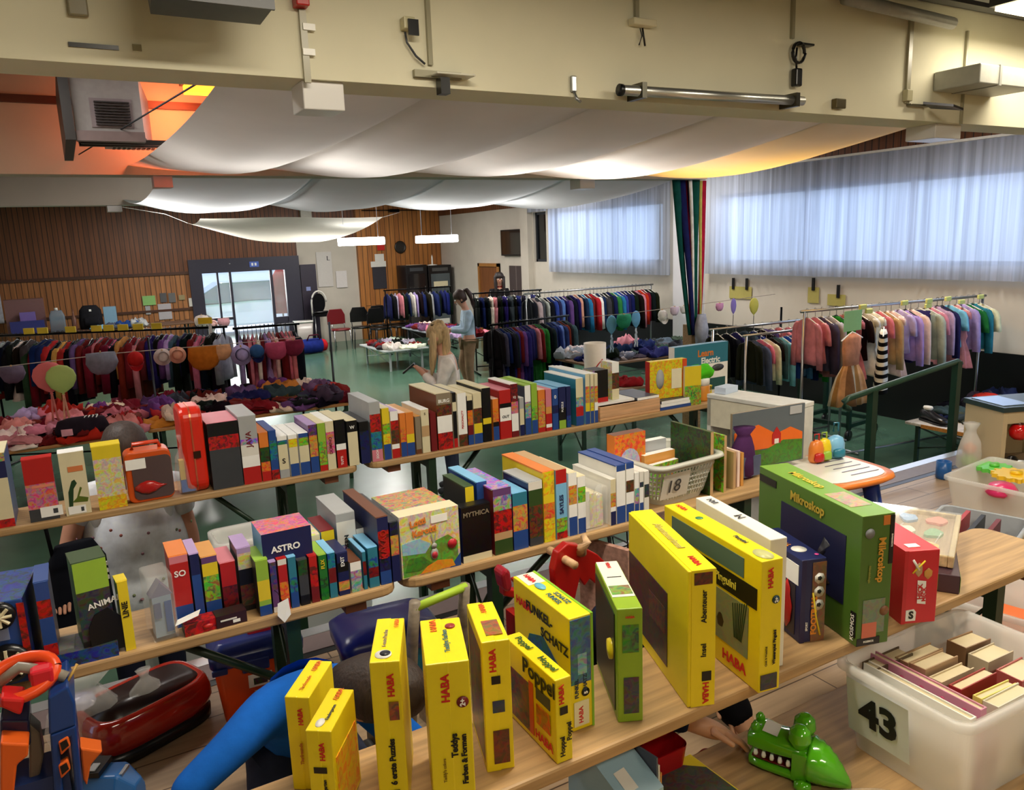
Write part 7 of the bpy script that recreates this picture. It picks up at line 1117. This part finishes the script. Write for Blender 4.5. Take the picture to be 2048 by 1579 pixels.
# ------------------------------------------------------------ cloth sails below the hall ceiling
def sail(lab, xa0, xa1, xb0, xb1, y0, y1, za, zb, sag, scal, seed, name='cloth_sail', col=(.86, .85, .84)):
    nu, nv = 26, 18; vs = []; fs = []; rr = random.Random(seed); ph = rr.uniform(0, 6)
    for i in range(nu+1):
        u = i/nu; x0 = xa0+(xb0-xa0)*u; x1 = xa1+(xb1-xa1)*u; y = y0+(y1-y0)*u; z = za+(zb-za)*u-sag*4*u*(1-u)
        for j in range(nv+1): v = j/nv; vs.append((x0+(x1-x0)*v, y, z-scal*4*v*(1-v)*(.35+.65*math.sin(PI*u))+.008*math.sin(14*v+5*u+ph)*math.sin(PI*u)))
    for i in range(nu):
        for j in range(nv): k = i*(nv+1)+j; fs.append((k, k+1, k+nv+2, k+nv+1))
    return one(MB().add(vs, fs, col, True), name, 'sail', lab, 'cloth sail', group='cloth sails')
A1 = [.57, 1.36, 2.17, 2.95, 3.72, 4.5]; A2_ = [.5, 1.32, 2.3, 3.4, 4.6, 5.75]; nm_ = ['grey white sail at the left, edged by the red glow', 'sail with a warm pink tinge, second from the red lamp', 'bright cream sail, third from the red lamp', 'grey sail, fourth from the red lamp', 'sail glowing orange yellow nearest the windows']
for i in range(5): sail(nm_[i], A1[i], A1[i+1]+.05, A2_[i], A2_[i+1]+.06, 2.925, 6.245, 2.02, 2.04, .06+.02*(i % 2), .1, i)
B1, B2 = [.75, 1.9, 3.1, 4.4, 5.8], [.7, 2.0, 3.35, 4.8, 6.3]
for i in range(4): sail('white sail between the middle and rear beam, %s from the left' % ORD[i], B1[i], B1[i+1]+.08, B2[i], B2[i+1]+.08, 6.48, 9.99, 2.04, 2.03, .13, .11, 10+i, col=(.84, .86, .88))
a, b, c, d_ = PY(375, 446, 12.2), PY(640, 484, 11.6), PY(400, 436, 15), PY(766, 434, 14.6)
vs = []; fs = []
for i in range(17):
    u = i/16; p0 = a.lerp(b, u); p1 = c.lerp(d_, u)
    for j in range(11): v = j/10; p = p0.lerp(p1, v); vs.append((p.x, p.y, p.z-.1*4*u*(1-u)*(1-v)-.06*4*v*(1-v)+.01*math.sin(9*u+4*v)))
for i in range(16):
    for j in range(10): k = i*11+j; fs.append((k, k+1, k+12, k+11))
o = one(MB().add(vs, fs, (.85, .84, .8), True), 'cloth_sail', 'sail', 'small three cornered sail before the back boarding', 'cloth sail')
one(MB().tube([PY(245, 414, 10.2), PY(330, 428, 12), a], .004, 'w', 5), 'sail_cord', 'cloth', 'thin cord from the rear beam to the small sail', 'cord'); one(MB().tube([d_, PY(800, 424, 15)], .004, 'w', 5), 'sail_cord', 'cloth', 'thin cord from the small sail to the orange boarding', 'cord')
# ventilation unit, red lamp and its glow on the middle beam
y0 = 4.7; a, b = PY(148, 240, y0), PY(292, 284, y0); t = thing('ventilation_unit', 'grey ventilation unit with bars and grilles under the left hall ceiling', 'ventilation unit', (a.x, y0, b.z)); L = b.x-a.x
MB().box(0, 0, 0, L, .06, .05, (.5, .43, .43)).build('front_lip', 'paintmetal', t); MB().add([(0, .03, .03), (L, .03, .03), (L+.14, 1.0, .1), (.04, 1.0, .1), (0, .03, .34), (L, .03, .34), (L+.14, 1.0, .38), (.04, 1.0, .38)], [(0, 3, 2, 1), (4, 5, 6, 7), (0, 1, 5, 4), (1, 2, 6, 5), (2, 3, 7, 6), (3, 0, 4, 7)], (.62, .6, .6)).build('housing', 'paintmetal', t)
MB().box(-.05, -.02, .0, -.002, 1.0, .36, (.16, .14, .14)).build('side_panel', 'paintmetal', t)
mb = MB()
for k in range(9): mb.box(.1, -.004, .08+.014*k, L*.82, .028, .086+.014*k, (.2, .17, .18))
mb.build('grille', 'paintmetal', t); MB().box(.08, .02, .07, L*.86, .029, .215, (.55, .5, .52)).build('grille_frame', 'paintmetal', t)
for k, yy in enumerate((.35, .62)): MB().box(.03, yy, .028+.02*k, L+.22, yy+.045, .055+.02*k, (.13, .1, .1)).build('crossbar', 'paintmetal', t)
mb = MB().box(.18, .84, .07, L+.12, .96, .095, (.85, .82, .8))
for k in range(12): mb.box(.22+.028*k, .86, .066, .235+.028*k, .94, .07, (.12, .1, .1))
mb.build('vent_slats', 'paintmetal', t); MB().box(.1, .5, .4, .13, .53, 2.6-b.z, 's').box(L-.05, .5, .36, L-.02, .53, 2.6-b.z, 's').build('hanger_strap', 'metal', t)
q = PY(404, 177, 5.75); t = thing('red_lamp', 'glowing orange red lamp beside the ventilation unit', 'lamp', (q.x, 5.75, q.z)); MB().box(-.11, -.06, -.035, .11, .06, .02, (1, .5, .12)).build('lit_glass', 'lamp', t); MB().box(-.13, -.08, .021, .2, .08, .06, (.2, .08, .05)).build('housing', 'paintmetal', t); MB().box(-.01, -.01, .06, .01, .01, 2.6-q.z, 'd').build('stem', 'metal', t)
l = bpy.data.lights.new('red_lamp_light', 'AREA'); l.size = .2; l.energy = 9; l.color = (1, .17, .06); o = bpy.data.objects.new('red_lamp_light', l); COL.objects.link(o); o.location = (q.x-.12, 5.88, q.z-.05); o.rotation_euler = Vector((-.2, .7, -.6)).to_track_quat('-Z', 'Y').to_euler()
l = bpy.data.lights.new('yellow_lamp_light', 'AREA'); l.shape = 'RECTANGLE'; l.size = .3; l.size_y = 1.8; l.energy = 42; l.color = (1, .5, .06); o = bpy.data.objects.new('yellow_lamp_light', l); COL.objects.link(o); o.location = (4.75, 4.6, 2.5); o.rotation_euler = Vector((0, .12, -1)).to_track_quat('-Z', 'Y').to_euler()
t = thing('yellow_lamp', 'yellow lamp hidden above the sail nearest the windows', 'lamp', (4.72, 4.3, 2.52)); MB().box(-.12, -.12, .0, .12, .12, .05, (.3, .28, .2)).build('housing', 'paintmetal', t)
one(MB().tube([(.56, 2.93, 2.03), (.2, 6.24, 2.1)], .004, 'd', 5), 'sail_cord', 'cloth', 'thin cord along the left edge of the first sail', 'cord')
# ------------------------------------------------------------ people
def skinned(name, parent, mat, col, V, E, root, sub=2):
    me = bpy.data.meshes.new(name); names = list(V); me.from_pydata([tuple(V[n][0]) for n in names], [(names.index(a), names.index(b)) for a, b in E], [])
    me.materials.append(MATS[mat]); o = bpy.data.objects.new(name, me); COL.objects.link(o); o.parent = parent; o.color = colr(col)
    bm = bmesh.new(); bm.from_mesh(me); sk = bm.verts.layers.skin.verify(); bm.verts.ensure_lookup_table()
    for i, n in enumerate(names):
        r = V[n][1]; bm.verts[i][sk].radius = r if isinstance(r, tuple) else (r, r); bm.verts[i][sk].use_root = (n == root)
    bm.to_mesh(me); bm.free(); o.modifiers.new('skin', 'SKIN').use_smooth_shade = True; s = o.modifiers.new('subdivision', 'SUBSURF'); s.levels = sub; s.render_levels = sub
    return o
def hand(V, E, tag_, wrist, dirn, out, curl, s=1.0, r=.0085):
    """palm and five separate bent fingers leaving the wrist along dirn; out points from the palm centre to the thumb side"""
    d = Vector(dirn).normalized(); o = Vector(out).normalized(); n = d.cross(o); o = n.cross(d).normalized(); c = Vector(curl).normalized(); W_ = Vector(wrist)
    pc = W_+d*.045*s; V[tag_+'palm'] = (pc, (.02*s, .03*s)); E.append((tag_+'wrist', tag_+'palm'))
    for i, (off, ln) in enumerate(((.028, .062), (.01, .07), (-.009, .066), (-.026, .052))):
        b = W_+d*.085*s+o*off*s; m = b+d*ln*.5*s+c*.006*s; e = b+d*ln*.82*s+c*.026*s; q = '%sf%d' % (tag_, i)
        V[q+'a'] = (b, r*1.15*s); V[q+'b'] = (m, r*s); V[q+'c'] = (e, r*.8*s); E.extend([(tag_+'palm', q+'a'), (q+'a', q+'b'), (q+'b', q+'c')])
    b = W_+d*.035*s+o*.036*s; V[tag_+'ta'] = (b, r*1.2*s); V[tag_+'tb'] = (b+d*.03*s+o*.022*s+c*.006*s, r*1.05*s); V[tag_+'tc'] = (b+d*.055*s+o*.026*s+c*.014*s, r*.85*s); E.extend([(tag_+'palm', tag_+'ta'), (tag_+'ta', tag_+'tb'), (tag_+'tb', tag_+'tc')])
SKIN = (.82, .6, .5)
def person(label, loc, rz, H, J, shirt, trousers, hair, hairfn, sleeves='long', skin=SKIN, skirt=None, shoes='d', curls=((0, 0, -1), (0, 0, -1)), cat='person', hs=1.0):
    """J: joints of a 1.6 m figure facing +Y (x to its right); the body is one skinned surface, clothing and hair are children"""
    t = thing('person', label, cat, loc, rz); k = H/1.6; t.scale = (k, k, k); v = lambda n: Vector(J[n])
    V, E = {}, []
    def add(n, r, prev=None):
        V[n] = (v(n), r)
        if prev: E.append((prev, n))
    add('pelvis', .1); add('spine', .1, 'pelvis'); add('chest', (.12, .1), 'spine'); add('neck', .048, 'chest')
    hd = (v('head')-v('neck')).normalized(); fw = v('face').normalized(); V['skull0'] = (v('neck')+hd*.075+fw*.012, .058*hs); V['skull1'] = (v('neck')+hd*.14+fw*.018, (.083*hs, .088*hs)); V['skull2'] = (v('neck')+hd*.21+fw*.008, (.078*hs, .083*hs)); V['skull3'] = (v('neck')+hd*.25+fw*.0, .045*hs); E.extend([('neck', 'skull0'), ('skull0', 'skull1'), ('skull1', 'skull2'), ('skull2', 'skull3')])
    for s in 'LR':
        add(s+'shoulder', .055, 'chest'); add(s+'elbow', .04, s+'shoulder'); add(s+'wrist', .027, s+'elbow')
        add(s+'hip', .085, 'pelvis'); add(s+'knee', .056, s+'hip'); add(s+'ankle', .038, s+'knee'); add(s+'toe', .03, s+'ankle')
        d = v(s+'wrist')-v(s+'elbow'); hand(V, E, s, v(s+'wrist'), J.get(s+'dir', d), J.get(s+'out', (1 if s == 'L' else -1, 0, .3)), curls[s == 'R'], .95)
    E2 = [(a, b) for a, b in E]; body = skinned('body', t, 'body_skin', skin, V, E2, 'pelvis', 2)
    hc = V['skull1'][0]; sd = hd.cross(fw).normalized()
    R_ = Matrix((sd, fw, hd)).transposed().to_4x4()
    def at(x, y, z): return R_ @ Vector((x, y, z))
    FT = T(*hc) @ R_
    mb = MB().lathe([(.001, -.02), (.012, -.016), (.014, -.004), (.008, .012), (.001, .03)], 'q', n=10, M=FT @ T(0, .086*hs, -.004)); nz = mb.build('nose', 'skin', body); nz.color = colr(skin)
    for sx in (-1, 1):
        MB().lathe([(.001, -.007), (.011, -.003), (.011, .003), (.001, .007)], 'q', n=10, M=FT @ T(sx*.031, .078*hs, .022)).lathe([(.001, -.004), (.005, -.002), (.005, .002), (.001, .004)], (.2, .13, .1), n=8, M=FT @ T(sx*.031, .087*hs, .022)).build('eye', 'plastic', body)
        e_ = MB().lathe([(.004, -.028), (.014, -.02), (.018, .0), (.016, .018), (.004, .028)], 'q', n=10, sx=.5, M=FT @ T(sx*.084*hs, -.005, 0)).build('ear', 'skin', body); e_.color = colr(skin)
    MB().lathe([(.001, -.006), (.02, -.002), (.02, .002), (.001, .006)], (.62, .3, .28), n=10, sy=.5, M=FT @ T(0, .079*hs, -.042)).build('mouth', 'skin', body)
    sv, se = {}, []
    def sadd(n, r, prev=None, p=None):
        sv[n] = (p or v(n), r)
        if prev: se.append((prev, n))
    sadd('pelvis', (.15, .11)); sadd('spine', (.135, .115), 'pelvis'); sadd('chest', (.145, .12), 'spine'); sadd('collar', .062, 'chest', v('chest').lerp(v('neck'), .75))
    for s in 'LR':
        sadd(s+'shoulder', .074, 'chest')
        if sleeves == 'long': sadd(s+'elbow', .055, s+'shoulder'); sadd(s+'cuff', .042, s+'elbow', v(s+'elbow').lerp(v(s+'wrist'), .9))
        else: sadd(s+'sleeve', .072, s+'shoulder', v(s+'shoulder').lerp(v(s+'elbow'), .6))
    skinned('shirt', t, 'body_cloth', shirt, sv, se, 'spine', 2)
    tv, te = {}, []
    tv['pelvis'] = (v('pelvis')+Vector((0, 0, .0)), (.135, .1))
    for s in 'LR':
        tv[s+'hip'] = (v(s+'hip'), .1); tv[s+'knee'] = (v(s+'knee'), .07); tv[s+'hem'] = (v(s+'knee').lerp(v(s+'ankle'), .88), .056); te += [('pelvis', s+'hip'), (s+'hip', s+'knee'), (s+'knee', s+'hem')]
        skinned('shoe', t, 'body_cloth', shoes, {'a': (v(s+'ankle')-Vector((0, 0, .02)), .05), 'b': (v(s+'toe'), (.045, .032)), 'c': (v(s+'toe')+(v(s+'toe')-v(s+'ankle'))*.3, .03)}, [('a', 'b'), ('b', 'c')], 'a', 1)
    skinned('trousers', t, 'body_cloth', trousers, tv, te, 'pelvis', 2)
    hairfn(t, at, hc, hair, hs); return t
def cap_hair(t, at, hc, col, hs, drop=.05, name='hair'):
    rg = []
    for z, r in ((-drop, .088), (0.0, .1), (.05, .104), (.1, .09), (.135, .055), (.148, .01)):
        rg.append([hc+at(r*hs*math.cos(q)*.92, (r*math.sin(q) if math.sin(q) < .25 or z > .045 else r*.25)*hs-.008, z*hs) for q in [2*PI*k/24 for k in range(24)]])
    o = MB().loft(rg, 'q').build(name, 'hair', t); o.color = colr(col); return o
def strand(t, pts, r, col): o = MB().tube(pts, r, 'q', 12).build('hair_strands', 'hair', t); o.color = colr(col); return o
def ponytail(t, at, hc, col, hs): cap_hair(t, at, hc, col, hs); strand(t, [hc+at(0, -.09, .09), hc+at(0, -.14, .08), hc+at(0, -.16, 0), hc+at(0, -.15, -.14), hc+at(0, -.13, -.24)], [.02, .035, .04, .032, .008], col); o = MB().lathe([(.02, -.008), (.028, 0), (.02, .008)], 'k', n=12, M=T(*(hc+at(0, -.1, .088)))).build('hair_tie', 'cloth', t)
def longhair(t, at, hc, col, hs):
    cap_hair(t, at, hc, col, hs, .06); dn = lambda p, dz, dx=0, dy=0: p+Vector((dx, dy, -dz))
    for sx in (-1, 1):
        a = hc+at(sx*.082, .02, .05); strand(t, [hc+at(sx*.05, .0, .12), a, dn(a, .12, sx*.006, .005), dn(a, .26, sx*.004, .02), dn(a, .38, -sx*.006, .03)], [.02, .03, .034, .028, .008], col)
    for sx in (-.045, 0, .045):
        a = hc+at(sx, -.085, .02); strand(t, [hc+at(sx*.8, -.06, .11), a, dn(a, .14, sx*.4, -.01), dn(a, .3, sx*.5, .02), dn(a, .4, sx*.4, .03)], [.03, .04, .042, .034, .01], col)
def shorthair(t, at, hc, col, hs): cap_hair(t, at, hc, col, hs, .06)
STAND = dict(pelvis=(0, 0, .86), spine=(0, .0, 1.02), chest=(0, .01, 1.17), neck=(0, .03, 1.33), head=(0, .05, 1.5), face=(0, 1, -.15), Lshoulder=(-.15, 0, 1.24), Rshoulder=(.15, 0, 1.24), Lelbow=(-.19, .02, .98), Relbow=(.19, .02, .98), Lwrist=(-.15, .22, .98), Rwrist=(.15, .22, .98), Lhip=(-.085, 0, .8), Rhip=(.085, 0, .8), Lknee=(-.09, .02, .45), Rknee=(.09, .02, .45), Lankle=(-.09, 0, .08), Rankle=(.09, 0, .08), Ltoe=(-.1, .12, .035), Rtoe=(.1, .12, .035))
J = dict(STAND); J.update(head=(0, .09, 1.49), face=(0, 1, -.5), Lelbow=(-.19, .06, 1.0), Relbow=(.19, .06, 1.0), Lwrist=(-.1, .3, 1.02), Rwrist=(.12, .28, 1.0), Rknee=(.1, .1, .47), Rankle=(.1, -.02, .08))
g1 = person('girl in a pale blue cardigan and beige trousers with a brown ponytail', (5.0, 10.1, HF), math.radians(72), 1.56, J, (.72, .8, .88), (.6, .48, .38), (.24, .14, .11), ponytail, shoes='w')
J = dict(STAND); J.update(neck=(0, .04, 1.32), head=(0, .08, 1.48), face=(0, 1, -.55), Lelbow=(-.18, .08, 1.0), Relbow=(.18, .08, 1.0), Lwrist=(-.05, .24, 1.14), Rwrist=(.05, .24, 1.14))
g2 = person('woman in a white blouse with long blonde hair looking at her hands', (2.86, 6.2, HF), math.radians(62), 1.56, J, (.95, .92, .9), (.2, .22, .3), (.8, .68, .5), longhair)
o = one(MB().box(-.035, -.008, -.065, .035, .008, .065, (.1, .1, .12)), 'smartphone', 'plastic', 'dark phone in the hands of the blonde woman', 'phone', (2.55, 6.365, .345), math.radians(62), rot=(.9, 0, math.radians(62)))
J = dict(STAND); g3 = person('dark haired person in black with a red scarf behind the racks', (7.35, 13.4, HF), math.radians(160), 1.62, J, (.1, .09, .1), (.1, .1, .12), (.12, .07, .06), longhair); MB().lathe([(.07, 1.3), (.085, 1.33), (.075, 1.37)], (.5, .12, .12), n=14, caps=False).build('scarf', 'cloth', g3)
J = dict(STAND); J.update(neck=(0, .05, 1.31), head=(0, .13, 1.45), face=(0, 1, -.8), Lshoulder=(-.19, 0, 1.22), Rshoulder=(.19, 0, 1.22), Lelbow=(-.24, .02, .95), Relbow=(.27, .06, 1.02), Lwrist=(-.23, .08, .72), Rwrist=(.3, .2, .93))
g4 = person('dark haired person in a loose white flowered blouse behind the rear bench', (.13, 3.74, HF), math.radians(182), 1.56, J, (.93, .95, .98), (.12, .13, .2), (.26, .21, .2), shorthair, sleeves='short')
MB().loft([ring(0, .2, .12, 1.16), ring(0, .23, .14, 1.0, 1, .04), ring(0, .27, .16, .8, 2, .06), ring(0, .28, .16, .66, 2, .08)], (.92, .95, .99)).build('blouse_skirt', 'cloth', g4)
rr = random.Random(4)
for k in range(22): q = PI*rr.uniform(.12, .88); z = rr.uniform(.72, 1.1); MB().lathe([(.007, 0), (.007, .003)], rr.choice([(.75, .45, .42), (.55, .6, .45), (.6, .45, .5)]), n=7, M=T(.268*math.cos(q), .157*math.sin(q), z) @ Rz(q-PI/2) @ Matrix.Rotation(-PI/2, 4, 'X')).build('printed_flower', 'cloth', g4)
t = thing('sports_bag', 'black sports bag with white stripes hanging before the white flowered blouse', 'bag', (-.1, 3.495, -.22), .2); MB().loft([oval(.11, .045, 0, 20, .7), oval(.12, .05, .1, 20, .7), oval(.11, .048, .42, 20, .7), oval(.07, .03, .5, 20, .7)], (.05, .06, .1)).build('bag_body', 'cloth', t); mb = MB()
for k in range(3): MB().box(.0, -.056, .33+.03*k, .1, -.045, .345+.03*k, 'w').build('stripe', 'cloth', t)
MB().tube([(-.08, 0, .45), (-.09, .0, .6), (-.06, .0, .62)], .008, 'k', 6).build('strap', 'cloth', t)
# crouching child in blue behind the front bench, child sitting under it
K = dict(pelvis=(.0, -.13, .26), spine=(.0, -.03, .4), chest=(.0, .08, .5), neck=(.04, .2, .56), head=(.1, .3, .6), face=(.7, .3, -.65), Lshoulder=(-.12, .1, .5), Rshoulder=(.12, .12, .5), Lelbow=(-.24, .22, .5), Relbow=(.2, .25, .4), Lwrist=(-.42, .3, .44), Rwrist=(.3, .3, .3), Lhip=(-.08, -.14, .22), Rhip=(.08, -.14, .22), Lknee=(-.14, .1, .14), Rknee=(.14, .1, .14), Lankle=(-.12, -.1, .06), Rankle=(.12, -.1, .06), Ltoe=(-.12, -.19, .045), Rtoe=(.12, -.19, .045))
K5 = {n: (-p[0], p[1], p[2]) if len(p) == 3 else p for n, p in K.items()}
K5 = {(('R' if n[0] == 'L' else 'L')+n[1:] if n[0] in 'LR' and n[1:] in ('shoulder', 'elbow', 'wrist', 'hip', 'knee', 'ankle', 'toe') else n): p for n, p in K5.items()}
g5 = person('crouching child in a bright blue jacket behind the front bench', (.375, 1.75, 0), math.radians(180), 1.28, K5, (.08, .36, .72), (.2, .22, .3), (.2, .14, .11), shorthair)
K6 = dict(pelvis=(0, 0, .13), spine=(.02, -.02, .26), chest=(.05, -.06, .38), neck=(.09, -.1, .46), head=(.12, -.12, .56), face=(.2, -1, -.5), Lshoulder=(-.08, -.1, .38), Rshoulder=(.17, -.04, .38), Lelbow=(-.21, -.46, .33), Relbow=(.24, -.2, .24), Lwrist=(-.122, -.578, .297), Rwrist=(.2, -.34, .16), Lhip=(-.07, -.02, .12), Rhip=(.08, 0, .12), Lknee=(-.2, -.38, .2), Rknee=(.16, -.3, .26), Lankle=(-.28, -.42, .06), Rankle=(.2, -.47, .07), Ltoe=(-.3, -.5, .05), Rtoe=(.22, -.52, .05), Ldir=(.74, -.6, -.3), Lout=(-.5, -.6, .3))
g6 = person('child in navy sitting under the front bench, hand reaching for toys', (1.3, 1.76, 0), 0, 1.4, K6, (.12, .15, .25), (.07, .07, .09), (.3, .2, .15), shorthair, skin=(.85, .64, .5), hs=.9)
p = P(1425, 1490, .12); t = thing('toy_figure', 'small red and white toy figure under the hand of the child in navy', 'toy', (p.x-.0, p.y+.02, 0)); MB().lathe([(.03, 0), (.04, .03), (.03, .07), (.015, .09)], (.6, .12, .1), n=14).build('red_body', 'plastic', t); MB().lathe([(.02, 0), (.035, .02), (.03, .06), (.01, .08)], 'w', n=12, c=(.05, .01, 0)).build('white_part', 'plastic', t)
one(MB().loft([[(x, y, z) for x, y in ((-.25, 0), (.0, 0), (.0, .02), (-.25, .02))] for z in (0, 1.6)], (.82, .84, .9), smooth=False), 'curtain', 'cloth', 'narrow pale curtain at the left end of the back boarding', 'curtain', (-1.1, YB-.1, .2))
